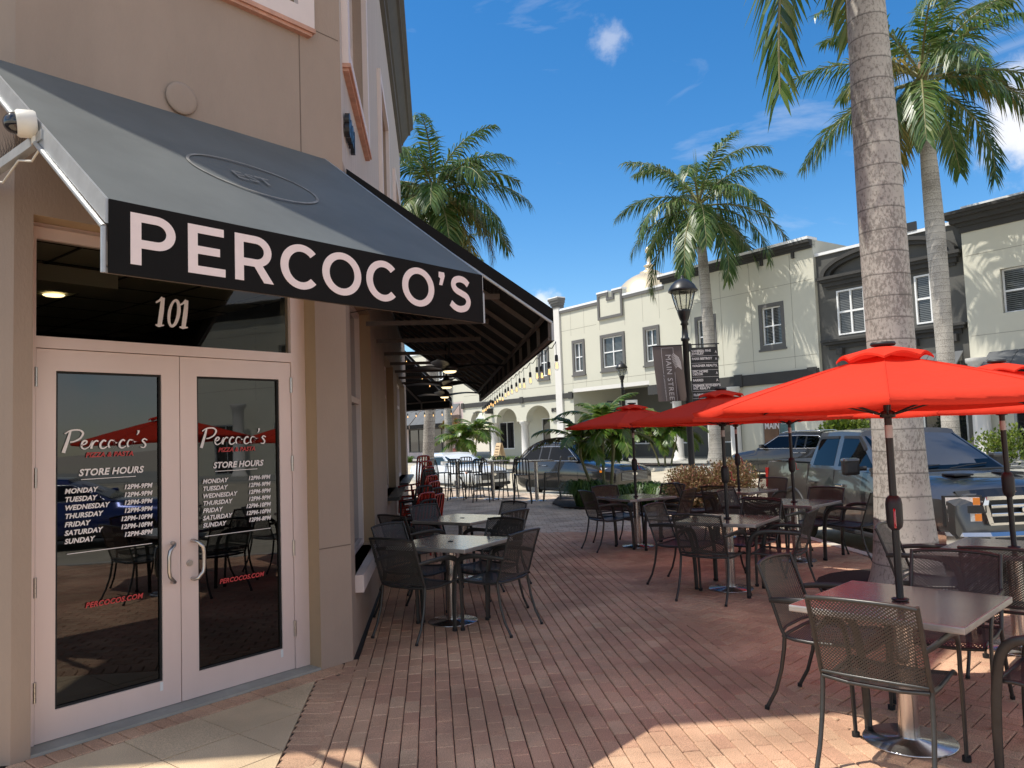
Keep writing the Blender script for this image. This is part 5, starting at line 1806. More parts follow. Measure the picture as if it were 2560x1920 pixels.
# ------------------------------------------------------------------ bar-height tables and slat-back stools
def slat_chair(name, seat_h, back_h, mt, cat, group, w=.20, taper=.03):
    """metal café seat with five vertical back slats; local +Y forward"""
    t = thing(name, (0, 0, 0), name, cat, group)
    d = .19
    m = MB(); m.bbox(-w, w, -d, d, seat_h - .025, seat_h, .01); m.build('seat', mt, t)
    m = MB()
    top = seat_h + back_h
    pts = [(-w + .01, -d + .01, seat_h - .02), (-w + .012, -d - .03, seat_h + back_h * .5), (-w + .025, -d - .065, top - .05), (-w + .06, -d - .072, top - .008), (0, -d - .078, top), (w - .06, -d - .072, top - .008), (w - .025, -d - .065, top - .05), (w - .012, -d - .03, seat_h + back_h * .5), (w - .01, -d + .01, seat_h - .02)]
    m.tube(spline(pts, 4), .016, 8)
    m.build('back_frame', mt, t)
    for k in range(4):
        x = -w * .6 + w * 1.2 * k / 3
        m = MB(); m.hexa([(x - .016, -d - .001, seat_h), (x + .016, -d - .001, seat_h), (x + .016, -d + .008, seat_h), (x - .016, -d + .008, seat_h), (x - .015, -d - .08, top - .012), (x + .015, -d - .08, top - .012), (x + .015, -d - .072, top - .012), (x - .015, -d - .072, top - .012)])
        m.build('slat', mt, t)
    for sx in (-1, 1):
        for sy in (-1, 1):
            m = MB(); m.tube([(sx * (w - .015), sy * (d - .015), seat_h - .02), (sx * (w - .012 + taper * .3), sy * (d - .01 + taper * .4), seat_h * .5), (sx * (w + taper), sy * (d + taper * 1.3), 0)], .0165, 8)
            m.build('leg', mt, t)
    m = MB()
    zr = .28 if seat_h > .6 else .2
    k = taper * (1 - zr / seat_h)
    for sx in (-1, 1): m.cyl((sx * (w + k * .7), -d - k, zr), (sx * (w + k * .7), d + k, zr), .009, 7)
    for sy in (-1, 1): m.cyl((-w - k * .7, sy * (d + k), zr + .04), (w + k * .7, sy * (d + k), zr + .04), .009, 7)
    m.build('footrest', mt, t)
    return t


st0 = slat_chair('bar_stool', .74, .40, 'black_metal', 'bar stool', 'black slat-back stools at the high tables')
STO = [(-1.65, 21.95, 5, 'slat-back stool with its back to us, left end of the high tables'), (-1.50, 23.4, 185, 'stool on the street side of the left high table'), (-1.18, 22.5, 280, 'stool seen side-on between the left and middle high tables'),
       (-.88, 20.95, 10, 'slat-back stool with its back to us at the middle high table'), (-.45, 22.6, 180, 'stool on the street side of the middle high table'), (-.20, 21.5, 285, 'stool seen side-on right of the middle high table'),
       (.17, 20.0, 3, 'slat-back stool with its back to us at the right high table'), (.95, 20.6, 275, 'stool side-on at the right end of the high tables'), (-2.35, 22.0, 80, 'stool seen edge-on beside the end of the side wall'), (-2.15, 22.9, 60, 'stool behind the red stacked chairs, in front of the palm trunk')]
for i, (x, y, a, lb) in enumerate(STO):
    o = st0 if i == 0 else dup(st0, (x, y, 0), rzaz(a), lb)
    o.location = (x, y, 0); o.rotation_euler.z = rzaz(a); o['label'] = lb


def make_high_table():
    t = thing('high_table', (0, 0, 0), 'table', 'high table', 'bar-height tables at the street corner')
    m = MB(); m.bbox(-.38, .38, -.38, .38, 1.03, 1.06, .006); m.build('tabletop', 'table_laminate', t)
    m = MB(); m.cyl((0, 0, .02), (0, 0, 1.03), .05, 20); m.build('pedestal', 'steel', t)
    m = MB(); m.lathe([(.27, 0), (.27, .012), (.06, .028)], 32); m.build('base', 'steel', t)
    return t


ht0 = make_high_table()
for i, (x, y, lb) in enumerate([(-1.68, 22.7, 'left bar-height table, in front of the white car'), (-.63, 21.8, 'middle bar-height table at the street corner'), (.55, 20.7, 'right bar-height table, in front of the black crossover')]):
    o = ht0 if i == 0 else dup(ht0, (x, y, 0), 0, lb)
    o.location = (x, y, 0); o['label'] = lb; o.rotation_euler.z = radians(20)

# stacked red and black café chairs against the wall
rc0 = slat_chair('stacking_chair', .45, .43, 'red_chair', 'chair', 'red and black chairs stacked along the wall', .20, .02)
bc0 = slat_chair('stacking_chair', .45, .43, 'black_metal', 'chair', 'red and black chairs stacked along the wall', .20, .02)
first = {'r': True, 'b': True}
STK = [((-1.55, 13.1), 296, 'rrrbrrr', 'tall rear stack'), ((-1.40, 11.9), 292, 'rbrrb', 'middle stack by the wall'), ((-1.42, 10.9), 300, 'brb', 'low front stack')]
ORD = ['bottom', 'second', 'third', 'fourth', 'fifth', 'sixth', 'seventh', 'eighth']
for (x, y), a, cols, wh in STK:
    for k, cc_ in enumerate(cols):
        lb = ('red' if cc_ == 'r' else 'black') + ' chair, ' + (ORD[k] + ' from the floor' if 0 < k < len(cols) - 1 else ('lowest' if k == 0 else 'topmost')) + ' in the ' + wh
        p_ = tuple(Vector((x, y, .088 * k)) + az(a) * (.020 * k) + Vector((random.uniform(-.006, .006), 0, 0)))
        src = rc0 if cc_ == 'r' else bc0
        if first[cc_]:
            o = src; first[cc_] = False
            o.location = p_; o.rotation_euler.z = rzaz(a); o['label'] = lb
        else:
            o = dup(src, p_, rzaz(a), lb)
        o.rotation_euler.x = radians(-1.2 * k)

# ------------------------------------------------------------------ vehicles (local +X forward, +Y to the driver's left)


def cut_arches(ob, holes, w, r):
    """cut round wheel openings out of a body"""
    m = MB()
    for x, z in holes:
        for s in (-1, 1):
            m.tube([(x, s * (w - .26), z), (x, s * (w + .3), z)], r, 28)
    cu = m.build('cutter', 'plastic_dark')
    md = ob.modifiers.new('arch', 'BOOLEAN'); md.object = cu; md.operation = 'DIFFERENCE'; md.solver = 'EXACT'
    bpy.context.view_layer.update()
    dg = bpy.context.evaluated_depsgraph_get()
    me = bpy.data.meshes.new_from_object(ob.evaluated_get(dg))
    ob.modifiers.clear()
    old = ob.data; ob.data = me; me.name = old.name
    bpy.data.objects.remove(cu)
    return ob


def loft(stations, closed_ends=True):
    """stations: (x, half profile [(y, z)...] from bottom outside up and over to the centre line)"""
    m = MB()
    n = len(stations[0][1])
    rows = []
    for x, pr in stations:
        row = [(x, y, z) for y, z in pr] + [(x, -y, z) for y, z in pr[::-1][1 if pr[-1][0] < 1e-6 else 0:]]
        rows.append(row)
    k = len(rows[0])
    vs = [p for r in rows for p in r]
    fs = []
    for i in range(len(rows) - 1):
        for j in range(k):
            a, b = i * k + j, i * k + (j + 1) % k
            fs.append((a, a + k, b + k, b))
    if closed_ends:
        fs.append(tuple(range(k))); fs.append(tuple(range((len(rows) - 1) * k, len(rows) * k))[::-1])
    m.add(vs, fs, 0, True)
    return m


def sharp(ob, ang=32):
    for p in ob.data.polygons: p.use_smooth = True
    ob.data.set_sharp_from_angle(angle=radians(ang))
    return ob


def fix_normals(ob):
    bm = bmesh.new(); bm.from_mesh(ob.data); bmesh.ops.recalc_face_normals(bm, faces=bm.faces); bm.to_mesh(ob.data); bm.free()
    return ob


def wheel(t, x, y, r, w, rim='wheel_alloy', spokes=6):
    s = 1 if y > 0 else -1
    m = MB()
    prof = [(r * .62, -w / 2), (r * .88, -w / 2), (r * .97, -w / 2 + .02), (r, -w / 2 + .05), (r, w / 2 - .05), (r * .97, w / 2 - .02), (r * .88, w / 2), (r * .62, w / 2), (r * .60, w / 2 - .05)]

    def rot(mb):
        mb.v = [(x + vx, y + vz * s, r + vy) for vx, vy, vz in mb.v]
    m.lathe(prof, 32); rot(m)
    wh = m.build('wheel', 'tyre', t)
    m = MB()
    m.lathe([(r * .63, w / 2 - .03), (r * .62, w / 2 - .005), (r * .57, w / 2 - .01), (r * .55, w / 2 - .07)], 32)
    m.lathe([(.0001, w / 2 - .02), (r * .16, w / 2 - .025), (r * .18, w / 2 - .06)], 20)
    for k in range(spokes):
        a = 2 * pi * k / spokes
        for da in (-.16, .16):
            p0 = (r * .12 * cos(a + da), r * .12 * sin(a + da), w / 2 - .04); p1 = (r * .58 * cos(a + da * .8), r * .58 * sin(a + da * .8), w / 2 - .035)
            m.tube([p0, p1], [.022, .026], 6, 0, .6)
    m.lathe([(r * .56, w / 2 - .10), (.001, w / 2 - .10)], 24, mi=1)
    rot(m)
    m.build('rim', [rim, 'plastic_dark'], wh)
    return wh


class Cab:
    """greenhouse: side outline in (x, z); sides lean in from half width wb at zb to wt at zt"""
    def __init__(s, zb, zt, wb, wt):
        s.zb, s.zt, s.wb, s.wt = zb, zt, wb, wt

    def y(s, z): return s.wb + (s.wt - s.wb) * (z - s.zb) / (s.zt - s.zb)

    def body(s, xs, crown=.05):
        """xs: front base, front top, rear top, rear base (x)"""
        fb, ft, rt, rb = xs
        m = MB()
        n = 6
        vs, fs = [], []
        rows = []
        for x, z in ((rb, s.zb), (rt, s.zt - .09), (rt + .05, s.zt - .02), ((rt + ft) / 2, s.zt), (ft - .05, s.zt - .02), (ft, s.zt - .09), (fb, s.zb)):
            yy = s.y(min(z, s.zt - .05))
            rows.append([(x, yy * sin(pi / 2 * (2 * k / n - 1)) if z > s.zt - .08 else yy * (2 * k / n - 1), z + (crown * (1 - (2 * k / n - 1) ** 2) if z > s.zt - .1 else 0)) for k in range(n + 1)])
        # roof strip and screens
        for i in range(len(rows) - 1):
            for k in range(n): m.add([rows[i][k], rows[i + 1][k], rows[i + 1][k + 1], rows[i][k + 1]], [(0, 1, 2, 3)], 0, True)
        for k, rev in ((0, False), (n, True)):
            side = [r[k] for r in rows]
            m.add(side, [tuple(range(len(side)))[::-1] if rev else tuple(range(len(side)))], 0, True)
        return m

    def side(s, poly, sgn, off=.004, th=.0):
        return [(x, sgn * (s.y(z) + off), z) for x, z in poly]


def plate(mb, pts, mi=0):
    mb.add(pts, [tuple(range(len(pts)))], mi)


def pickup(loc, rz, sc, label, name='pickup_truck', paint='paint_charcoal'):
    t = thing(name, loc, label, 'pickup truck', None, rz)
    t.scale = (sc, sc, sc)
    L, H = 2.94, 1.0
    WY = 1.0

    def prof(w, zb, zs, zt, wt, zc, bot=.86):
        return [(w * bot, zb), (w * .965, zb + .06), (w, zs - .22), (w, zs), (w * .992, zs + .12), (wt, zt), (wt * .93, zt + (zc - zt) * .35), (wt * .55, zt + (zc - zt) * .85), (0, zc)]
    st = [(-L, prof(.96, .52, .95, 1.36, .90, 1.37)), (-L + .05, prof(1.0, .48, .95, 1.40, .95, 1.41)), (-1.2, prof(1.01, .46, .95, 1.41, .955, 1.42)), (-1.13, prof(1.01, .46, .95, 1.41, .955, 1.42)),
          (-1.12, prof(1.01, .46, .95, 1.34, .95, 1.35)), (0.4, prof(1.01, .44, .95, 1.34, .95, 1.36)), (1.2, prof(1.01, .44, .95, 1.32, .955, 1.36)),
          (1.75, prof(1.01, .44, .95, 1.27, .93, 1.36)), (2.3, prof(1.005, .44, .95, 1.20, .88, 1.31)), (2.62, prof(.99, .46, .95, 1.15, .84, 1.25)), (2.78, prof(.965, .5, .92, 1.10, .80, 1.16)), (2.84, prof(.94, .55, .88, 1.02, .78, 1.05))]
    b = loft(st).build('body', paint, t)
    fix_normals(b)
    cut_arches(b, [(1.99, .42), (-1.69, .42)], 1.0, .50)
    sharp(b, 38)
    cab = Cab(1.335, 1.96, .945, .735)
    g = fix_normals(cab.body((1.32, .42, -.98, -1.14), .045).build('cab', paint, t)); sharp(g, 40)
    # glass
    for s in (-1, 1):
        m = MB()
        for poly in ([(-.98, 1.39), (-.93, 1.80), (-.86, 1.84), (-.28, 1.85), (-.25, 1.40)], [(-.10, 1.40), (-.12, 1.85), (.36, 1.845), (.62, 1.66), (.98, 1.41)]):
            p = cab.side(poly, s); plate(m, p if s < 0 else p[::-1])
        m.build('side_window', 'tint_glass', t)
    for s in (-1, 1):
        m = MB()
        for poly in ([(-.98, 1.83), (-.95, 1.875), (-.28, 1.89), (-.28, 1.845)], [(-.12, 1.845), (-.12, 1.89), (.36, 1.885), (.66, 1.69), (.62, 1.655), (.36, 1.84)]):
            p = cab.side(poly, s, .014); plate(m, p if s < 0 else p[::-1])
        m.build('rain_visor', 'plastic_dark', t)
    def ws(u, v, o=.006):
        z = 1.365 + (1.875 - 1.365) * v; x = 1.32 + (.42 - 1.32) * ((z - 1.335) / (1.87 - 1.335)); yy = cab.y(z) * .955 * u
        return (x + o * .6 + .03 * (1 - u * u) * 0, yy, z + o * .8)
    m = MB()
    for i in range(8): m.quad(ws(-1 + i / 4, 0), ws(-.75 + i / 4, 0), ws(-.75 + i / 4, 1), ws(-1 + i / 4, 1))
    m.build('windscreen', 'car_glass', t)
    m = MB(); m.box(-.9, 1.0, -.8, .8, 1.342, 1.352)
    for y_ in (-.4, .4): m.box(-.35, -.15, y_ - .25, y_ + .25, 1.352, 1.78); m.box(.4, .45, -.7, .7, 1.35, 1.42)
    m.build('seats', 'plastic_dark', t)
    # bed cover
    m = MB(); m.box(-2.86, -1.18, -.86, .86, 1.425, 1.436); m.build('bed_cover', 'plastic_dark', t)
    for s in (-1, 1):
        m = MB()
        m.box(-2.955, -2.90, s * .80, s * .985, .90, 1.28) if s > 0 else m.box(-2.955, -2.90, s * .985, s * .80, .90, 1.28)
        m.hexa([(-2.93, s * 1.004, .90), (-2.84, s * 1.013, .90), (-2.84, s * .98, .90), (-2.93, s * .96, .90), (-2.93, s * .975, 1.28), (-2.82, s * .985, 1.28), (-2.82, s * .94, 1.28), (-2.93, s * .93, 1.28)])
        m.build('tail_light', 'tail_red', t)
    # doors: shut lines, handles, mirrors, mouldings
    m = MB()
    for s in (-1, 1):
        for x in (-1.11, -.18, 1.08):
            m.box(x - .005, x + .005, s * 1.0115 - .002, s * 1.0115 + .002, .50, .97)
            m.hexa([(x - .005, s * 1.008, .97), (x + .005, s * 1.008, .97), (x + .005, s * 1.014, .97), (x - .005, s * 1.014, .97), (x - .005, s * .957, 1.335), (x + .005, s * .957, 1.335), (x + .005, s * .963, 1.335), (x - .005, s * .963, 1.335)])
    m.build('door_seam', 'plastic_dark', t)
    for s in (-1, 1):
        for x in (-.95, -.02):
            m = MB(); a, b2 = sorted((s * 1.005, s * 1.045)); m.bbox(x, x + .22, a, b2, 1.085, 1.125, .012)
            m.build('door_handle', 'chrome' if x > -.5 else 'paint_charcoal', t)
        m = MB(); a, b2 = sorted((s * 1.06, s * 1.31)); m.bbox(.72, .86, a, b2, 1.30, 1.56, .05)
        mi_ = m.build('mirror', 'plastic_dark', t)
        m = MB(); m.bbox(.715, .868, a - .002, b2 + .002, 1.48, 1.565, .045); m.build('mirror_cap', 'chrome' if False else 'paint_charcoal', mi_)
        m = MB(); m.tube([(.84, s * .96, 1.40), (.80, s * 1.1, 1.40)], .035, 8); m.build('mirror_arm', 'plastic_dark', mi_)
        m = MB(); a, b2 = sorted((s * 1.0, s * 1.07)); m.bbox(-1.05, 1.35, a, b2, .38, .45, .02); m.build('side_step', 'plastic_dark', t)
        for x in (1.99, -1.69):
            m = MB()
            pts = [(x + .525 * cos(radians(a_)), s * 1.012, .42 + .525 * sin(radians(a_))) for a_ in range(-10, 191, 10)]
            m.tube(pts, .035, 8, 0, .6, True, (0, s, 0)); m.build('wheel_flare', 'plastic_dark', t)
    for x in (1.99, -1.69):
        for s in (-1, 1): wheel(t, x, s * .86, .42, .27)
    m = MB(); m.box(-2.6, 2.5, -.72, .72, .35, .80); m.build('underbody', 'tyre', t)
    # front: grille, lamps, bumper
    m = MB()
    for s in (-1, 1):
        m.hexa([(2.845, s * .53, .76), (2.90, s * .53, .76), (2.90, s * .47, .76), (2.845, s * .47, .76), (2.845, s * .60, 1.0), (2.90, s * .60, 1.0), (2.90, s * .53, 1.0), (2.845, s * .53, 1.0)])
        m.hexa([(2.845, s * .60, 1.0), (2.90, s * .60, 1.0), (2.90, s * .53, 1.0), (2.845, s * .53, 1.0), (2.83, s * .55, 1.10), (2.885, s * .55, 1.10), (2.885, s * .49, 1.10), (2.83, s * .49, 1.10)])
    m.box(2.845, 2.90, -.54, .54, 1.06, 1.105); m.box(2.845, 2.90, -.52, .52, .745, .775)
    m.bbox(2.86, 2.915, -.50, .50, .955, 1.005, .012); m.bbox(2.86, 2.915, -.50, .50, .85, .90, .012)
    gr = m.build('grille', 'chrome', t)
    m = MB(); m.box(2.80, 2.862, -.535, .535, .77, 1.07)
    for k in range(9): m.box(2.862, 2.87, -.52, .52, .785 + .033 * k, .793 + .033 * k)
    m.build('grille_mesh', 'plastic_dark', gr)
    m = MB()
    ov = [(.115 * cos(2 * pi * k / 28), .048 * sin(2 * pi * k / 28)) for k in range(28)]
    put(m, outline([ov], .012), (2.925, 0, .928), (0, 1, 0), (0, 0, 1)); m.build('badge', 'chrome', gr)
    for s in (-1, 1):
        def q(y0, y1, z0, z1, x0, x1): return [(x0, s * y0, z0), (x1, s * y1, z0), (x1 - .01, s * y1, z1), (x0 - .03, s * y0, z1)]
        m = MB()                                       # lamp: upper and lower reflector joined by a tall outer element
        def slab(y0, y1, z0, z1, xa, xb, d=.05):
            a = [(xa, s * y0, z0), (xb, s * y1, z0), (xb, s * y1, z1), (xa, s * y0, z1)]
            bk = [(p_[0] - d, p_[1], p_[2]) for p_ in a]
            m.hexa([bk[0], bk[1], a[1], a[0], bk[3], bk[2], a[2], a[3]])
        slab(.62, .97, 1.0, 1.10, 2.87, 2.72); slab(.62, .97, .80, .90, 2.885, 2.75); slab(.80, .97, .90, 1.0, 2.81, 2.74)
        hl = m.build('headlight', 'headlight', t)
        m = MB(); slab(.62, .69, 1.005, 1.095, 2.876, 2.845, .03); slab(.62, .69, .805, .895, 2.891, 2.86, .03); m.build('indicator', 'amber', hl)
        m = MB(); slab(.56, .80, .905, .995, 2.905, 2.83, .05); m.build('lamp_bar', 'plastic_dark', hl)
        m = MB(); slab(.56, .985, .735, 1.12, 2.835, 2.71, .05); m.build('lamp_bezel', 'plastic_dark', hl)
    m = MB()                                            # chrome bumper wrapping the corners
    pts = [(2.45, 1.01), (2.72, 1.0), (2.86, .86), (2.95, .55), (2.97, 0), (2.95, -.55), (2.86, -.86), (2.72, -1.0), (2.45, -1.01)]
    for i in range(len(pts) - 1):
        (x0, y0), (x1, y1) = pts[i], pts[i + 1]
        for (za, zb, oa, ob) in ((.44, .50, -.03, .0), (.50, .62, .0, .012), (.62, .665, .012, -.02)):
            m.add([(x0 + oa, y0, za), (x1 + oa, y1, za), (x1 + ob, y1, zb), (x0 + ob, y0, zb)], [(0, 1, 2, 3)], 0, True)
        m.add([(x0 - .02, y0, .665), (x1 - .02, y1, .665), (x1 - .12, y1 * .95, .67), (x0 - .12, y0 * .95, .67)], [(0, 1, 2, 3)], 0, False)
    bu = m.build('bumper', 'chrome', t)
    fix_normals(bu)
    m = MB(); m.box(2.965, 2.985, -.5, .5, .53, .60)
    for s in (-1, 1):
        a, b2 = sorted((s * .58, s * .82)); m.hexa([(2.90 - .03, a, .52), (2.955 if True else 0, a, .52), (2.93, b2, .52), (2.85, b2, .52), (2.87, a, .61), (2.965, a, .61), (2.94, b2, .61), (2.85, b2, .61)]) if s > 0 else m.hexa([(2.85, a, .52), (2.93, a, .52), (2.955, b2, .52), (2.87, b2, .52), (2.85, a, .61), (2.94, a, .61), (2.965, b2, .61), (2.87, b2, .61)])
    m.build('bumper_slot', 'plastic_dark', bu)
    m = MB(); m.bbox(2.55, 2.90, -.92, .92, .30, .45, .03); m.build('air_dam', 'plastic_dark', t)
    m = MB()                                            # hood deflector strip, scoops, wipers
    for i in range(10):
        y0, y1 = -.82 + .164 * i, -.656 + .164 * i
        f = lambda y: 2.87 - .10 * (y / .82) ** 2
        m.add([(f(y0), y0, 1.09), (f(y1), y1, 1.09), (f(y1) - .08, y1, 1.20 - .03 * (y1 / .82) ** 2), (f(y0) - .08, y0, 1.20 - .03 * (y0 / .82) ** 2)], [(0, 1, 2, 3)], 0, True)
        m.add([(f(y0) - .08, y0, 1.20 - .03 * (y0 / .82) ** 2), (f(y1) - .08, y1, 1.20 - .03 * (y1 / .82) ** 2), (f(y1) - .17, y1, 1.19 - .06 * (y1 / .82) ** 2), (f(y0) - .17, y0, 1.19 - .06 * (y0 / .82) ** 2)], [(0, 1, 2, 3)], 0, True)
    m.build('hood_deflector', 'paint_black', t)
    for s in (-1, 1):
        m = MB(); a, b2 = sorted((s * .22, s * .50)); m.bbox(1.95, 2.22, a, b2, 1.325, 1.352, .008); m.build('hood_vent', 'plastic_dark', t)
    m = MB()
    m.box(1.36, 1.50, -.80, .80, 1.350, 1.372)
    for y0, y1 in ((-.75, -.05), (.0, .68)): m.tube([(1.40, y0, 1.385), (1.27, (y0 + y1) / 2, 1.41), (1.22, y1, 1.432)], .009, 6)
    m.build('wiper', 'plastic_dark', t)
    return t


def front_corner(p, head, L, W, z, side):
    """centre of a vehicle given its front corner on the side facing us"""
    h = az(head); left = Vector((-h.y, h.x, 0))
    return Vector((p[0], p[1], z)) - h * (L / 2) + left * (W / 2) * (1 if side == 'right' else -1)


c_ = front_corner((5.25, 9.44), 175.5, 5.88 * .965, 2.0 * .965, -.295, 'right')
pickup(tuple(c_), radians(90 - 175.5), .965, 'charcoal four-door pickup parked behind the umbrella tables and palm trunk')
c2_ = FB.p(14.6, -17, .055)
pickup(tuple(c2_), radians(90 - 52), .95, 'dark pickup glimpsed through the gateway of the cream building', 'pickup_truck', 'paint_black')


def suv(name, loc, rz, label, cat, L, W, H, paint, belt, hood, roof_x, wheel_r, wb_x, style='suv'):
    """roof_x: windscreen base, windscreen top, rear roof end, tailgate base (x from the centre)"""
    t = thing(name, loc, label, cat, None, rz)
    h, w = L / 2, W / 2

    def prof(wd, zb, zs, zt, wt, zc):
        return [(wd * .88, zb), (wd * .97, zb + .07), (wd, zs - .18), (wd * 1.0, zs), (wd * .985, zs + .10), (wt, zt), (wt * .94, zt + (zc - zt) * .4), (wt * .55, zt + (zc - zt) * .9), (0, zc)]
    fb, ft, rt, rb = roof_x
    zs = belt - .32
    st = [(-h, prof(w * .80, .42, zs - .02, belt - .14, w * .72, belt - .13)), (-h + .06, prof(w * .90, .34, zs, belt - .06, w * .82, belt - .05)), (-h + .3, prof(w * .97, .28, zs, belt - .01, w * .90, belt)), (-h + .8, prof(w, .25, zs, belt, w * .93, belt + .01)),
          (0, prof(w, .24, zs, belt - .01, w * .93, belt + .0)), (fb - .1, prof(w, .24, zs - .01, belt - .03, w * .92, belt + .01)), (fb + .2, prof(w * .995, .24, zs - .02, belt - .06, w * .88, belt - .0)),
          (h - .65, prof(w * .985, .25, zs - .04, hood - .08, w * .82, hood)), (h - .3, prof(w * .95, .27, zs - .06, hood - .12, w * .76, hood - .05)), (h - .10, prof(w * .87, .30, zs - .09, hood - .19, w * .70, hood - .13)), (h, prof(w * .74, .36, zs - .14, hood - .28, w * .62, hood - .22))]
    b = loft(st).build('body', paint, t); fix_normals(b)
    cut_arches(b, [(wb_x[0], wheel_r), (wb_x[1], wheel_r)], w, wheel_r * 1.13)
    sharp(b, 40)
    cab = Cab(belt - .01, H, w * .92, w * .66)
    sharp(fix_normals(cab.body(roof_x, .05).build('cab', paint, t)), 42)
    zt = H - .13
    z0 = belt + .035
    fx = lambda z: fb + (ft - fb) * (z - belt) / (H - .09 - belt)
    rx = lambda z: rb + (rt - rb) * (z - belt) / (H - .09 - belt)
    bx = ft - .75
    cx = rt + .55 if style == 'suv' else rt + .30
    for s in (-1, 1):
        m = MB()
        polys = [[(bx + .05, z0), (bx + .02, zt), (fx(zt) - .08, zt), (fx(z0) - .16, z0)], [(cx + .04, z0), (cx + .02, zt), (bx - .05, zt), (bx - .02, z0)], [(rx(z0) + .24, z0 + .05), (rx(zt) + .16, zt - .02), (cx - .05, zt), (cx - .03, z0)]]
        for poly in polys:
            p = cab.side(poly, s); plate(m, p if s < 0 else p[::-1])
        m.build('side_window', 'tint_glass' if style == 'suv' else 'car_glass', t)
        m = MB()
        line = [(fx(z0) - .12, z0 - .01), (fx(zt) - .05, zt + .015), ((ft + rt) / 2, zt + .03), (rx(zt) + .14, zt), (rx(z0) + .22, z0 + .03), (rx(z0) + .3, z0 - .012), (fx(z0) - .12, z0 - .012)]
        m.tube(cab.side(line, s, .004), .011, 6); m.build('window_trim', 'chrome', t)
        m = MB(); a, b2 = sorted((s * (w * .95), s * (w * 1.12))); m.bbox(fx(z0) - .36, fx(z0) - .20, a, b2, z0 + .0, z0 + .15, .04); m.build('mirror', paint, t)
        for x in (bx - .18, cx - .10):
            m = MB(); a, b2 = sorted((s * (w * .992), s * (w * 1.015))); m.bbox(x, x + .2, a, b2, belt - .14, belt - .115, .008); m.build('door_handle', 'chrome', t)
        m = MB()
        for x in (bx, cx - .05, fx(z0) - .05): m.box(x - .004, x + .004, s * w * 1.001 - .002, s * w * 1.001 + .002, .34, zs + .02)
        m.box(wb_x[1] + wheel_r * 1.2, wb_x[0] - wheel_r * 1.2, s * w * .975 - .012, s * w * .975 + .012, .26, .33)
        m.build('door_seam', 'plastic_dark', t)
        m = MB(); m.hexa([(h - .42, s * w * .955, hood - .22), (h - .06, s * w * .58, hood - .25), (h - .16, s * w * .5, hood - .26), (h - .5, s * w * .8, hood - .24), (h - .50, s * w * .94, hood - .11), (h - .10, s * w * .60, hood - .17), (h - .2, s * w * .5, hood - .18), (h - .55, s * w * .8, hood - .12)])
        hl = m.build('headlight', 'headlight', t)
        m = MB(); m.hexa([(h - .50, s * w * .972, hood - .26), (h - .40, s * w * .955, hood - .26), (h - .42, s * w * .8, hood - .26), (h - .5, s * w * .8, hood - .26), (h - .52, s * w * .968, hood - .20), (h - .42, s * w * .955, hood - .20), (h - .42, s * w * .8, hood - .20), (h - .5, s * w * .8, hood - .20)]); m.build('indicator', 'amber', hl)
        m = MB(); m.hexa([(-h + .02, s * w * .84, belt - .32), (-h + .25, s * w * .975, belt - .30), (-h + .2, s * w * .7, belt - .3), (-h + .04, s * w * .6, belt - .3), (-h + .02, s * w * .80, belt - .14), (-h + .3, s * w * .93, belt - .12), (-h + .2, s * w * .7, belt - .12), (-h + .04, s * w * .6, belt - .12)]); m.build('tail_light', 'tail_red', t)
        if style == 'suv':
            m = MB(); m.tube([(rt + .1, s * w * .60, H + .02), (rt + .25, s * w * .61, H + .05), (ft - .3, s * w * .61, H + .05), (ft - .1, s * w * .60, H + .0)], .016, 6); m.build('roof_rail', 'chrome' if 'estate' in label else 'plastic_dark', t)
    for (xa, xb, nm) in ((fb, ft, 'windscreen'), (rb, rt, 'rear_window')):
        m = MB()
        sg = 1 if xa > xb else -1

        def q(u, v):
            z = belt + .03 + (H - .12 - belt - .03) * v
            x = xa + (xb - xa) * (z - belt) / (H - .09 - belt)
            return (x + sg * .012, cab.y(z) * .93 * u, z + .006)
        for i in range(6): m.quad(q(-1 + i / 3, .02), q(-2 / 3 + i / 3, .02), q(-2 / 3 + i / 3, 1), q(-1 + i / 3, 1))
        m.build(nm, 'car_glass', t)
    m = MB(); m.bbox(h - .06, h + .012, -w * .58, w * .58, hood - .52, hood - .26, .02)
    gr = m.build('grille', 'plastic_dark', t)
    m = MB(); put(m, outline([[(.11 * cos(2 * pi * k / 24), .045 * sin(2 * pi * k / 24)) for k in range(24)]], .008), (h + .02, 0, hood - .33), (0, 1, 0), (0, 0, 1)); m.build('badge', 'chrome', gr)
    m = MB()
    for i in range(6): m.box(h + .010, h + .016, -w * .55, w * .55, hood - .50 + .04 * i, hood - .49 + .04 * i)
    m.build('grille_bars', 'alu_frame', gr)
    m = MB(); m.bbox(h - .25, h + .01, -w * .8, w * .8, .24, .36, .03); m.build('lower_bumper', 'plastic_dark', t)
    m = MB(); m.box(-h + .3, h - .4, -w * .7, w * .7, .2, .6); m.build('underbody', 'tyre', t)
    m = MB(); m.box(rt + .1, fb - .2, -w * .8, w * .8, belt - .2, belt - .012)
    m.build('seats', 'plastic_dark', t)
    for x in wb_x:
        for s in (-1, 1): wheel(t, x, s * (w - .13), wheel_r, .24, 'wheel_alloy', 5)
    return t


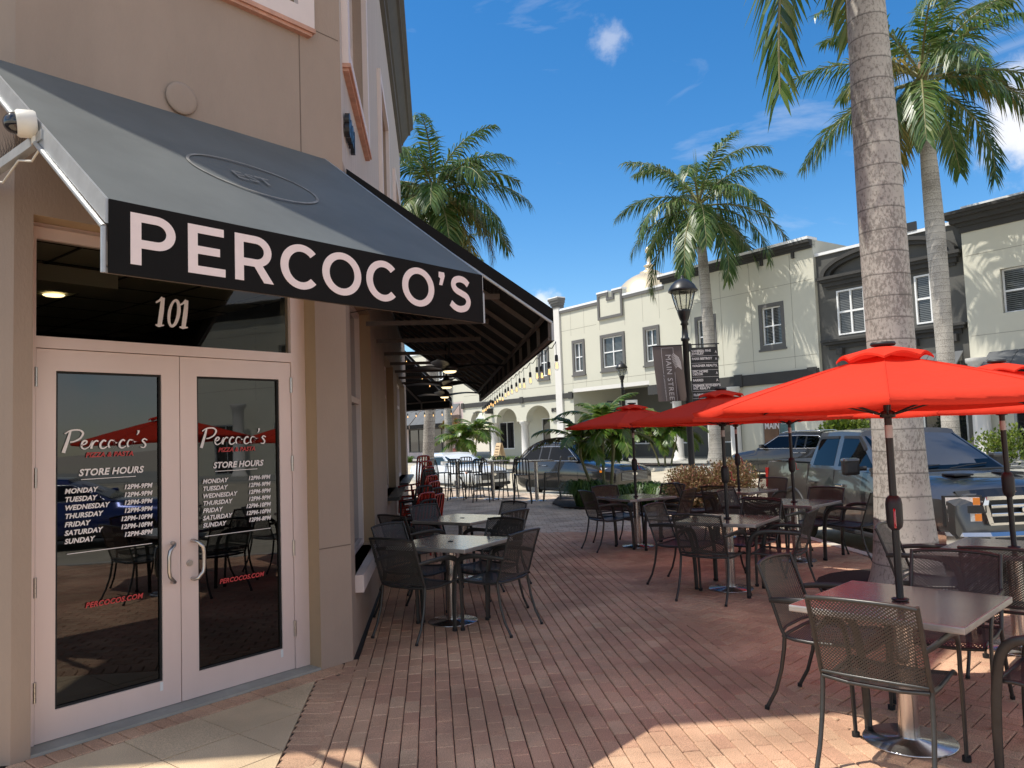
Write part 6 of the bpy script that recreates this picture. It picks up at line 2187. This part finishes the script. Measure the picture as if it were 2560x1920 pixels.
c_ = front_corner((2.80, 22.95), 143.1, 4.75, 1.93, -.30, 'right')
suv('parked_suv', tuple(c_), radians(90 - 143.1), 'black crossover parked at the corner behind the small palms, nose to the right', 'suv', 4.75, 1.93, 1.74, 'paint_black', 1.16, 1.10, (1.02, .12, -1.65, -2.28), .37, (1.42, -1.42))
c_ = front_corner((8.1, 30.2), -38, 4.68, 1.9, -.17, 'left')
suv('parked_suv', tuple(c_), radians(90 + 38), 'dark estate-bodied suv with bright window trim across the street, nose to the left', 'suv', 4.68, 1.9, 1.66, 'paint_black', 1.08, 1.03, (1.0, .12, -1.55, -2.22), .37, (1.40, -1.42))
c_ = front_corner((-1.55, 28.4), 143, 4.8, 1.9, -.30, 'right')
suv('parked_car', tuple(c_), radians(90 - 143), 'white car parked at the corner behind the high tables', 'car', 4.8, 1.9, 1.44, 'paint_white', .98, .97, (.85, -.05, -1.1, -1.95), .34, (1.45, -1.4), 'sedan')
suv('parked_car', (10.4, .6, -.30), radians(90 - 4), 'blue car parked across the street, seen only as a reflection in the door glass', 'car', 4.7, 1.85, 1.45, 'paint_blue', .98, .97, (.85, -.05, -1.1, -1.95), .34, (1.42, -1.4), 'sedan')

# ------------------------------------------------------------------ palms and planting


def leaflet(mb, p, d, up, L, w, droop, fold=.0):
    """thin pointed blade: root p, direction d, hanging by droop"""
    d = d.normalized()
    side = d.cross(up)
    if side.length < 1e-4: side = d.orthogonal()
    side.normalize()
    a = p
    m1 = p + d * (L * .45) + Vector((0, 0, -droop * L * .18))
    e = p + d * (L * (1 - droop * .25)) + Vector((0, 0, -droop * L * .75))
    mb.add([a - side * w * .3, a + side * w * .3, m1 + side * w * .5, m1 - side * w * .5, e], [(0, 1, 2, 3), (3, 2, 4)])


def frond(mb, stem, root, azim, elev, L, bend, nl, ll, lw, plume=.35, droop=.5, twist=0.0, pw=1.25):
    """one feather frond: rachis bending over under its weight, leaflets on both sides"""
    h = Vector((cos(azim), sin(azim), 0)); up = Vector((0, 0, 1))
    pts = [Vector(root)]
    n = 14
    side0 = Vector((-sin(azim), cos(azim), 0))
    for i in range(n):
        t = (i + .5) / n
        a = elev - bend * t ** pw
        dv = h * cos(a) + up * sin(a) + side0 * twist * t
        pts.append(pts[-1] + dv.normalized() * (L / n))
    stem.tube(pts, [.034 * (L / 3.2) * (1 - .85 * i / n) + .003 for i in range(n + 1)], 5)
    for k in range(nl):
        t = .14 + .86 * (k + random.random() * .5) / nl
        f = t * n; i = min(int(f), n - 1)
        p = pts[i].lerp(pts[i + 1], f - i)
        tg = (pts[i + 1] - pts[i]).normalized()
        sd = tg.cross(up)
        if sd.length < .15: sd = side0 * -1
        sd.normalize()
        nrm = sd.cross(tg).normalized()
        l_ = ll * (.35 + .65 * sin(pi * min(1, .18 + t * .80))) * random.uniform(.85, 1.12)
        for s in (-1, 1):
            d = sd * s * random.uniform(.75, 1) + tg * (.45 + .75 * t) + nrm * random.uniform(-plume, plume * 1.1)
            leaflet(mb, p, d, nrm, l_, lw * random.uniform(.8, 1.15), droop * random.uniform(.6, 1.3))


def palm(name, base, top, r_prof, nf, L, label, seed, elev=(1.25, -.55), shaft=1.6, ll=.62, lw=.042, nl=58, group='royal palms along the street', dead=(), yellow=(), extra=(), cat='palm tree', leaf='royal_leaf', bend=1.35, droop=.75, shaft_mat='crownshaft'):
    random.seed(seed)
    base, top = Vector(base), Vector(top)
    t = thing(name, tuple(base), label, cat, group)
    ax = top - base
    Hh = ax.length
    m = MB()
    pts, rs = [], []
    for f, r in r_prof:
        bow = sin(pi * f) * .012 * Hh * (0 if 'thick grey' in label else 1)
        pts.append(ax * f + Vector((bow * .4, 0, 0))); rs.append(r)
    m.tube(pts, rs, 28)
    m.build('trunk', 'palm_bark', t)
    rt = rs[-1]
    m = MB()
    a0 = ax; d = ax.normalized()
    m.tube([a0 - d * .02, a0 + d * .15 * shaft, a0 + d * .5 * shaft, a0 + d * .85 * shaft, a0 + d * shaft], [rt * .98, rt * 1.12, rt * .95, rt * .55, rt * .30], 18)
    m.build('crownshaft', shaft_mat, t)
    c0 = a0 + d * shaft * .86
    m = MB()
    for k in range(3):                                 # unopened spear leaves
        e = c0 + d * (L * .55) + Vector((random.uniform(-.15, .15), random.uniform(-.15, .15), 0))
        m.tube([c0, c0.lerp(e, .6), e], [.03, .02, .003], 5)
    m.build('spear_leaf', 'crownshaft', t)
    for k in range(nf):
        f = k / (nf - 1)
        a = k * 2.39996 + random.uniform(-.2, .2)
        el = elev[0] + (elev[1] - elev[0]) * f ** .9 + random.uniform(-.1, .1)
        mb, st = MB(), MB()
        lf = 'yellow_leaf' if k in yellow else leaf
        frond(mb, st, c0 + Vector((rt * .3 * cos(a), rt * .3 * sin(a), -.25 * f * shaft)), a, el, L * random.uniform(.88, 1.08), bend * random.uniform(.85, 1.15), nl, ll, lw, .45, droop)
        fo = mb.build('frond', lf, t)
        st.build('rachis', 'stem_green', fo)
    for (a, el, ls, bd, mt, *pw_) in extra:
        mb, st = MB(), MB()
        frond(mb, st, c0 + Vector((rt * .4 * cos(a), rt * .4 * sin(a), -.1 * shaft)), a, el, L * ls, bd, nl, ll, lw, .25, droop, 0.0, pw_[0] if pw_ else 1.25)
        fo = mb.build('frond', mt, t)
        st.build('rachis', 'stem_green' if mt != 'dead_leaf' else 'dead_frond', fo)
    return t


# near palm: trunk leaves the top of the picture, its fronds hang back into it
palm('royal_palm', (4.05, 8.25, 0), (3.99, 8.2, 7.5), [(0, .40), (.012, .37), (.03, .335), (.06, .31), (.10, .285), (.16, .262), (.24, .245), (.35, .235), (.5, .235), (.65, .225), (.8, .20), (.92, .175), (1, .16)], 13, 3.3,
     'thick grey royal palm trunk rising between the right-hand umbrellas and out of the picture', 11, (1.3, .1), 1.5, .70, .050, 52,
     extra=[(radians(212), -.5, 1.24, 1.05, 'royal_leaf', .5), (radians(-15), .1, 1.25, 1.3, 'royal_leaf'), (radians(-60), .2, 1.2, 1.2, 'royal_leaf')])
palm('royal_palm', (14.95, 26.8, .06), (14.86, 26.8, 12.2), [(0, .42), (.02, .36), (.05, .31), (.12, .28), (.3, .275), (.5, .30), (.7, .31), (.85, .28), (1, .22)], 22, 4.9,
     'tall royal palm with a rusty crownshaft, behind the thick trunk at the right', 23, (1.3, -.3), 2.2, 1.15, .07, 74, yellow=(12, 19), shaft_mat='crownshaft_brown',
     extra=[(radians(170), -1.0, .95, .5, 'dead_leaf'), (radians(200), -.7, .95, .8, 'royal_leaf'), (radians(-10), -.05, 1.05, 1.1, 'yellow_leaf')])
palm('royal_palm', (9.9, 38.5, .06), (9.72, 38.5, 11.3), [(0, .48), (.02, .42), (.06, .34), (.12, .30), (.3, .27), (.5, .28), (.7, .28), (.85, .26), (1, .21)], 24, 4.9,
     'royal palm standing before the cream building in the middle of the street', 35, (1.25, -.5), 2.2, 1.15, .075, 76)
palm('royal_palm', (-2.95, 26.0, -.02), (-2.45, 26.0, 8.9), [(0, .30), (.02, .26), (.06, .22), (.15, .19), (.4, .185), (.7, .19), (1, .15)], 30, 3.5,
     'royal palm whose crown rises above the awning beside the side wall', 47, (1.3, -.7), 1.5, .95, .055, 72, yellow=(21, 26))
palm('royal_palm', (-3.75, 44.5, .06), (-3.7, 44.5, 10.6), [(0, .32), (.02, .28), (.06, .24), (.15, .22), (.5, .22), (1, .16)], 16, 3.0,
     'royal palm trunk beyond the white car at the pink shopfronts', 59, (1.25, -.5), 1.6, .7, .05, 50)
# one small brown old flower stalk is left out; low palms in the beds


def small_palm(name, base, stems, L, label, seed, leaf='lime_leaf', nf=11, ll=.34, lw=.045, group='low palms in the planting beds', dead=None):
    random.seed(seed)
    t = thing(name, base, label, 'small palm', group)
    for (dx, dy, h, lx, ly) in stems:
        p0 = Vector((dx, dy, 0)); p1 = Vector((dx + lx, dy + ly, h))
        m = MB()
        m.tube([p0, p0.lerp(p1, .4) + Vector((lx * -.12, 0, 0)), p1], [.052, .040, .034], 10)
        m.tube([p1, p1 + Vector((0, 0, .28)), p1 + Vector((0, 0, .42))], [.042, .034, .015], 10)
        m.build('trunk', 'stem_green', t)
        c = p1 + Vector((0, 0, .36))
        for k in range(nf):
            a = k * 2.39996 + random.uniform(-.2, .2)
            f = k / (nf - 1)
            mb, st = MB(), MB()
            frond(mb, st, c, a, 1.25 - 1.15 * f + random.uniform(-.1, .1), L * random.uniform(.85, 1.1), 1.35 * random.uniform(.85, 1.2), 30, ll * 1.15, lw * 1.35, .15, .45)
            fo = mb.build('frond', leaf, t); st.build('rachis', 'stem_green', fo)
    if dead:
        mb, st = MB(), MB()
        c = Vector(dead[0])
        frond(mb, st, c, dead[1], .35, L * 1.35, 1.3, 26, ll * .8, .04, .1, .9)
        fo = mb.build('frond', 'dead_leaf', t); st.build('rachis', 'dead_frond', fo)
    return t


small_palm('christmas_palm', (2.0, 18.6, .02), [(-.12, .0, 1.15, -.32, 0), (.10, .1, 1.55, .02, .1), (.24, -.05, 1.25, .1, 0)], 1.18, 'cluster of small palms with a brown hanging frond, in the corner bed', 71, nf=12, dead=((-.45, 0, 1.5), radians(182)))
small_palm('christmas_palm', (7.1, 37.2, .06), [(-.25, .0, 1.1, -.35, 0), (.05, .1, 1.5, .0, .1), (.3, -.05, 1.2, .3, 0)], 1.7, 'small palms in the far bed, left of the street lamp', 73, ll=.5, lw=.07)
small_palm('christmas_palm', (4.2, 40.5, .06), [(-.2, 0, 1.0, -.2, 0), (.2, 0, 1.5, .2, 0)], 1.6, 'small palms in the far bed behind the crossover bonnet', 79, ll=.5, lw=.07, nf=9)
small_palm('christmas_palm', (-2.5, 43.6, .06), [(-.3, .0, 1.2, -.2, 0), (.25, .1, 1.6, .15, .1)], 1.75, 'bright green small palms by the pink shopfronts, above the white car', 83, ll=.5, lw=.07, nf=13)


def tuft(name, base, rad, h, n, label, seed, group, leaf='grass_leaf', cat='grass clump'):
    random.seed(seed)
    mb = MB()
    for k in range(n):
        a = random.uniform(0, 2 * pi); r0 = rad * .35 * sqrt(random.random())
        p = Vector((r0 * cos(a), r0 * sin(a), 0))
        b = a + random.uniform(-.5, .5)
        out = rad * random.uniform(.35, 1.05); hh = h * random.uniform(.7, 1.1)
        w = .009
        sd = Vector((-sin(b), cos(b), 0)) * w
        q = [p, p + Vector((cos(b) * out * .25, sin(b) * out * .25, hh * .72)), p + Vector((cos(b) * out * .62, sin(b) * out * .62, hh * .92)), p + Vector((cos(b) * out, sin(b) * out, hh * random.uniform(.35, .75)))]
        mb.add([q[0] - sd, q[0] + sd, q[1] + sd, q[1] - sd, q[2] + sd * .8, q[2] - sd * .8, q[3]], [(0, 1, 2, 3), (3, 2, 4, 5), (5, 4, 6)])
    o = mb.build(name, leaf)
    o.location = base
    return tag(o, label, cat, group)


GB = 'grassy clumps edging the corner bed'
tuft('grass_clump', (1.62, 18.35, .02), .62, .62, 900, 'dark strappy grass clump at the left tip of the corner bed', 91, GB)
tuft('grass_clump', (2.35, 17.95, .02), .5, .5, 700, 'strappy grass clump behind the leftmost umbrella table', 92, GB)
tuft('grass_clump', (2.95, 17.9, .02), .52, .55, 700, 'sunlit strappy grass clump left of the reddish hedge', 93, GB)
tuft('grass_clump', (3.3, 17.3, .02), .45, .5, 600, 'strappy grass clump against the reddish hedge', 94, GB)
GF = 'lime grass clumps in the far bed'
for k in range(16):
    s_ = -12.5 + k * 1.55
    p = FB.p(s_, 5.3 + .3 * sin(k * 2.1), .06)
    tuft('grass_clump', tuple(p), .55, .5, 150, 'lime grass clump in the far bed, ' + ['first', 'second', 'third', 'fourth', 'fifth', 'sixth', 'seventh', 'eighth', 'ninth', 'tenth', 'eleventh', 'twelfth', 'thirteenth', 'fourteenth', 'fifteenth', 'sixteenth'][k] + ' from the left', 100 + k, GF, 'lime_leaf')


def bush(name, base, rx, ry, h, n, leaf, size, label, seed, cat='bush', group=None):
    """leaf by leaf crown over a spray of twigs"""
    random.seed(seed)
    t = thing(name, base, label, cat, group)
    mb = MB()
    lobes = [(random.uniform(-.62, .62) * rx, random.uniform(-.6, .6) * ry, h * random.uniform(.42, .70), random.uniform(.30, .46)) for _ in range(16)]
    for k in range(n):
        lx, ly, lz, lr = random.choice(lobes)
        v = Vector((random.gauss(0, 1), random.gauss(0, 1), random.gauss(0, 1))).normalized() * (random.random() ** .33)
        p = Vector((lx + v.x * lr * rx, ly + v.y * lr * ry, lz + v.z * lr * h))
        if p.z < .04: continue
        d = (v * .8 + Vector((random.gauss(0, .5), random.gauss(0, .5), random.gauss(.4, .5)))).normalized()
        u = d.orthogonal().normalized(); u = (Matrix.Rotation(random.uniform(0, 2 * pi), 3, d) @ u)
        s = size * random.uniform(.6, 1.25)
        mb.add([p, p + d * s * .5 + u * s * .28, p + d * s, p + d * s * .5 - u * s * .28], [(0, 1, 2, 3)])
    mb.build('foliage', leaf, t)
    m = MB()
    for k in range(40):
        a = random.uniform(0, 2 * pi); r = random.random()
        e = Vector((rx * .8 * r * cos(a), ry * .8 * r * sin(a), h * random.uniform(.55, 1.02)))
        m.tube([(e.x * .25, e.y * .25, 0), (e.x * .6, e.y * .6, e.z * .5), tuple(e)], [.012, .008, .002], 5)
    m.build('twigs', 'bark', t)
    return t


bush('loropetalum_hedge', (4.05, 16.35, .0), 1.05, .75, 1.0, 17000, 'bush_leaf', .06, 'reddish bronze clipped hedge in the corner bed behind the umbrella tables', 131, 'hedge')
bush('green_shrub', tuple(FB.p(23.4, 4.2, .06)), 1.6, .8, 2.0, 2200, 'shrub_leaf', .22, 'yellow-green leafy shrub showing above the pickup roof', 133, 'shrub')
bush('green_shrub', tuple(FB.p(29.3, 4.5, .06)), 1.0, .7, 1.3, 1500, 'shrub_leaf', .14, 'rounded yellow-green shrub seen beyond the pickup windscreen', 134, 'shrub')
# potted plants by the arches
p = FB.p(-8.05, 3.6, .06)
PT = thing('planter', tuple(p), 'spiky yellow and red plant in a round red pot before the arches', 'planter')
m = MB(); m.lathe([(.35, 0), (.52, .2), (.6, .5), (.52, .8), (.42, .9), (.44, .95), (.36, .95), (.34, .85)], 24); m.build('pot', 'pot_red', PT)
mb = MB(); random.seed(5)
for c0, n_, l_ in (((0, 0, 1.3), 160, .55), ((-.5, 0, 2.7), 140, .6), ((.35, .1, 2.9), 150, .65), ((.1, 0, 2.0), 120, .5)):
    for k in range(n_):
        v = Vector((random.gauss(0, 1), random.gauss(0, 1), random.gauss(.35, .8))).normalized()
        leaflet(mb, Vector(c0), v, Vector((0, 0, 1)), l_ * random.uniform(.6, 1.1), .05, .35)
mb.build('foliage', 'croton_leaf', PT)
m = MB()
for c0 in ((-.5, 0, 2.7), (.35, .1, 2.9), (.1, 0, 2.0)): m.tube([(0, 0, .85), (c0[0] * .5, 0, 1.6), c0], [.04, .03, .02], 6)
m.build('stem', 'stem_green', PT)
# pink things shown in the arcade windows
for (s_, n_, z_, w_, h_, mt, lb) in ((-12.9, .9, .06, .5, 1.9, 'pink_item', 'pink outfit on a stand outside the pink shopfront'),):
    p = FB.p(s_, n_, z_)
    t = thing('clothes_rail', tuple(p), lb, 'clothes rail')
    m = MB()
    for q in (-.35, .35):
        c0 = FB.p(s_ + q, n_, z_) - p; m.cyl(c0, c0 + Vector((0, 0, 1.75)), .02, 6)
    m.cyl(FB.p(s_ - .35, n_, z_ + 1.75) - p, FB.p(s_ + .35, n_, z_ + 1.75) - p, .02, 6); m.build('stand', 'black_metal', t)
    m = MB()
    c0 = Vector((0, 0, 0))
    m.lathe([(.05, .75), (.24, .78), (.21, 1.1), (.16, 1.3), (.2, 1.5), (.12, 1.66), (.05, 1.7)], 14)
    m.build('outfit', mt, t)

# ------------------------------------------------------------------ street lamps with banners and signs


def lamp(base, H, label, banner=True):
    t = thing('street_lamp', tuple(base), label, 'street lamp', 'black street lamps')
    m = MB()
    m.lathe([(.17, 0), (.17, .25), (.14, .30), (.12, .7), (.085, .8), (.072, .95), (.068, H - 1.45), (.095, H - 1.43), (.095, H - 1.38), (.07, H - 1.36), (.062, H - 1.1), (.09, H - 1.08), (.07, H - 1.02), (.10, H - .96), (.13, H - .86), (.145, H - .80), (.15, H - .76), (.10, H - .75)], 24)
    m.build('post', 'black_metal', t)
    m = MB(); m.box(.06, .11, -.04, .04, H - 1.68, H - 1.5); m.build('socket_box', 'black_metal', t)
    m = MB(); m.lathe([(.14, H - .74), (.25, H - .36), (.245, H - .36), (.13, H - .73)], 24); m.build('lens', 'lens_glass', t)
    m = MB(); m.lathe([(.10, H - .30), (.20, H - .34), (.1, H - .36)], 20); m.build('lamp_unit', 'lamp_lens', t)
    m = MB()
    for k in range(6):
        a = 2 * pi * k / 6
        m.tube([(.15 * cos(a), .15 * sin(a), H - .76), (.20 * cos(a), .20 * sin(a), H - .6), (.265 * cos(a), .265 * sin(a), H - .34)], .012, 6)
    m.build('cage', 'black_metal', t)
    m = MB(); m.lathe([(.30, H - .36), (.325, H - .34), (.31, H - .30), (.25, H - .20), (.15, H - .11), (.05, H - .06), (.035, H - .03), (.04, H - .01), (.001, H + .02)], 28)
    m.build('hood', 'black_metal', t)
    return t


LP = Vector((3.83, 17.0, .0))
lamp(LP, 5.10, 'tall black street lamp at the corner bed, carrying a banner and a directory sign')
fr_ = Vector((1, -.08, 0)).normalized()                # banner plane faces us
nn_ = Vector((-.08, -1, 0)).normalized()
oo = LP + Vector((0, 0, 3.6))
ban = thing('street_banner', tuple(oo), 'brown MAIN STREET banner with a palm leaf, left of the lamp post', 'banner')
m = MB()
NX, NZ = 10, 16
bx0, bx1, bz0, bz1 = -.725, -.085, 2.35, 3.56
def bp(i, j):
    u = bx0 + (bx1 - bx0) * i / NX; z = bz0 + (bz1 - bz0) * j / NZ
    f = (1 - j / NZ)
    u2 = u + f * (.03 + .03 * sin(f * 2) * (1 - i / NX)) + .02 * f * f
    n = .05 * f * sin(u * 9 + 1.2) * (1 + f) - .05 * f * f * (1 - i / NX)
    return LP + fr_ * u2 + nn_ * (.02 + n) + Vector((0, 0, z))
for i in range(NX):
    for j in range(NZ):
        m.add([bp(i, j), bp(i + 1, j), bp(i + 1, j + 1), bp(i, j + 1)], [(0, 1, 2, 3)], 0, True)
cl = m.build('cloth', 'banner', ban, oo)
bmm = bmesh.new(); bmm.from_mesh(cl.data); bmesh.ops.remove_doubles(bmm, verts=bmm.verts, dist=.0005); bmm.to_mesh(cl.data); bmm.free()
m = MB()


def on_banner(vf, x0, z0, sx, rot):
    """lay writing on the curved cloth: rot True runs it down the banner"""
    vs, fs = vf
    out = []
    for v in vs:
        X, Z = (x0 + v[1] * sx, z0 - v[0] * sx) if rot else (x0 + v[0] * sx, z0 + v[1] * sx)
        i = (X - bx0) / (bx1 - bx0) * NX; j = (Z - bz0) / (bz1 - bz0) * NZ
        out.append(Vector(bp(i, j)) + nn_ * (.005 + v[2]))
    m.add(out, fs)


def serif_text(s, ext=.0005):
    vs, fs = text_mesh(s, 1.0, space=1.12, ext=ext)
    return vs, fs


on_banner(serif_text('MAIN STREET'), -.455, 3.38, .168, True)
for x0, za, zb in ((-.28, 2.36, 2.98), (-.28, 3.38, 3.52), (-.535, 2.95, 3.52), (-.535, 2.36, 2.46)):
    for q in range(6):
        z0_, z1_ = za + (zb - za) * q / 6, za + (zb - za) * (q + 1) / 6
        on_banner(([Vector((-.0035, z0_ - za, 0)), Vector((.0035, z0_ - za, 0)), Vector((.0035, z1_ - za, 0)), Vector((-.0035, z1_ - za, 0))], [(0, 1, 2, 3)]), x0, za, 1, False)
on_banner(([Vector((0, 0, 0)), Vector((.255, 0, 0)), Vector((.255, .007, 0)), Vector((0, .007, 0))], [(0, 1, 2, 3)]), -.535, 3.515, 1, False)
on_banner(text_mesh('AT LAKEWOOD RANCH', 1.0, ext=.0005), -.55, 2.93, .043, True)
for k in range(9):                                      # feather leaf emblem
    zc = 3.40 - .034 * k
    for s, l_ in ((-1, .055 - .003 * abs(k - 3)), (1, .125 - .006 * abs(k - 2))):
        pts = [Vector((0, 0, 0)), Vector((s * l_, -.9 * l_ if s > 0 else -1.3 * l_, 0)), Vector((s * l_, -.9 * l_ - .016 if s > 0 else -1.3 * l_ - .016, 0)), Vector((0, -.016, 0))]
        on_banner((pts, [(0, 1, 2, 3)] if s < 0 else [(3, 2, 1, 0)]), -.28 + .008 * k, zc, 1, False)
m.build('lettering', 'sign_text', cl, oo)
m = MB(); m.cyl(LP + fr_ * -.74 + nn_ * .02 + Vector((0, 0, 3.57)), LP + nn_ * .02 + fr_ * -.06 + Vector((0, 0, 3.57)), .013, 8); m.build('arm', 'black_metal', ban, oo)
oo = LP + fr_ * .1 + Vector((0, 0, 3.6))
dr = thing('directory_sign', tuple(oo), 'black shop directory sign with arrows, right of the lamp post', 'sign')
SG = Frame(LP, fr_, nn_)
m = MB(); SG.box(m, .09, .68, .0, .03, 2.15, 3.50); pn = m.build('panel', 'sign_black', dr, oo)
m = MB()
rows = [('VANESSA FINE\nJEWELRY', 3.40), ('PARIS BISTROT', 3.23), ('WAGNER REALTY', 3.075), ("EPIC HOME\nDECOR", 2.95), ('BARRE3', 2.76), ("PREMIER SOTHEBY'S\nINT. REALTY", 2.64), ('FLORIDA', 2.44)]
for s_, z_ in rows:
    put(m, text_mesh(s_, .068, bold=.0025, ext=.001, lines=.86), SG.p(.115, .032, z_), SG.d, (0, 0, 1), sx=.96)
for z_ in (3.31, 3.155, 3.0, 2.85, 2.695, 2.54, 2.385): SG.box(m, .095, .675, .031, .033, z_, z_ + .005)
for z_ in (3.37, 3.22, 3.065, 2.91, 2.755): put(m, outline([[(0, .055), (.022, -.012), (.009, .0), (0, .02), (-.009, 0), (-.022, -.012)]], .001), SG.p(.635, .032, z_), SG.d, (0, 0, 1))
m.build('lettering', 'sign_text', pn, oo)
m = MB(); m.cyl(SG.p(.05, .01, 3.57), SG.p(.72, .01, 3.57), .013, 8); SG.box(m, .1, .13, .0, .02, 3.5, 3.57); SG.box(m, .64, .67, .0, .02, 3.5, 3.57); m.build('arm', 'black_metal', dr, oo)
LP2 = Vector((5.8, 41.0, .06))
lamp(LP2, 5.40, 'smaller distant black street lamp on the far pavement')
SG2 = Frame(LP2, fr_, nn_)
oo = LP2 + Vector((0, 0, 3.2))
d2 = thing('directory_sign', tuple(oo), 'small black sign and pale banner on the distant street lamp', 'sign')
m = MB(); SG2.box(m, -.85, -.12, .0, .03, 2.2, 3.35)
pn = m.build('panel', 'sign_black', d2, oo)
m = MB(); put(m, text_mesh('FLORIDA', .13, bold=.003), SG2.p(-.72, .032, 3.15), SG2.d, (0, 0, 1))
for z_ in (3.08, 2.85): SG2.box(m, -.84, -.13, .031, .033, z_, z_ + .012)
m.build('lettering', 'sign_text', pn, oo)
m = MB(); SG2.box(m, .12, .75, .0, .02, 2.3, 3.35); m.build('banner', 'lamp_lens', d2, oo)
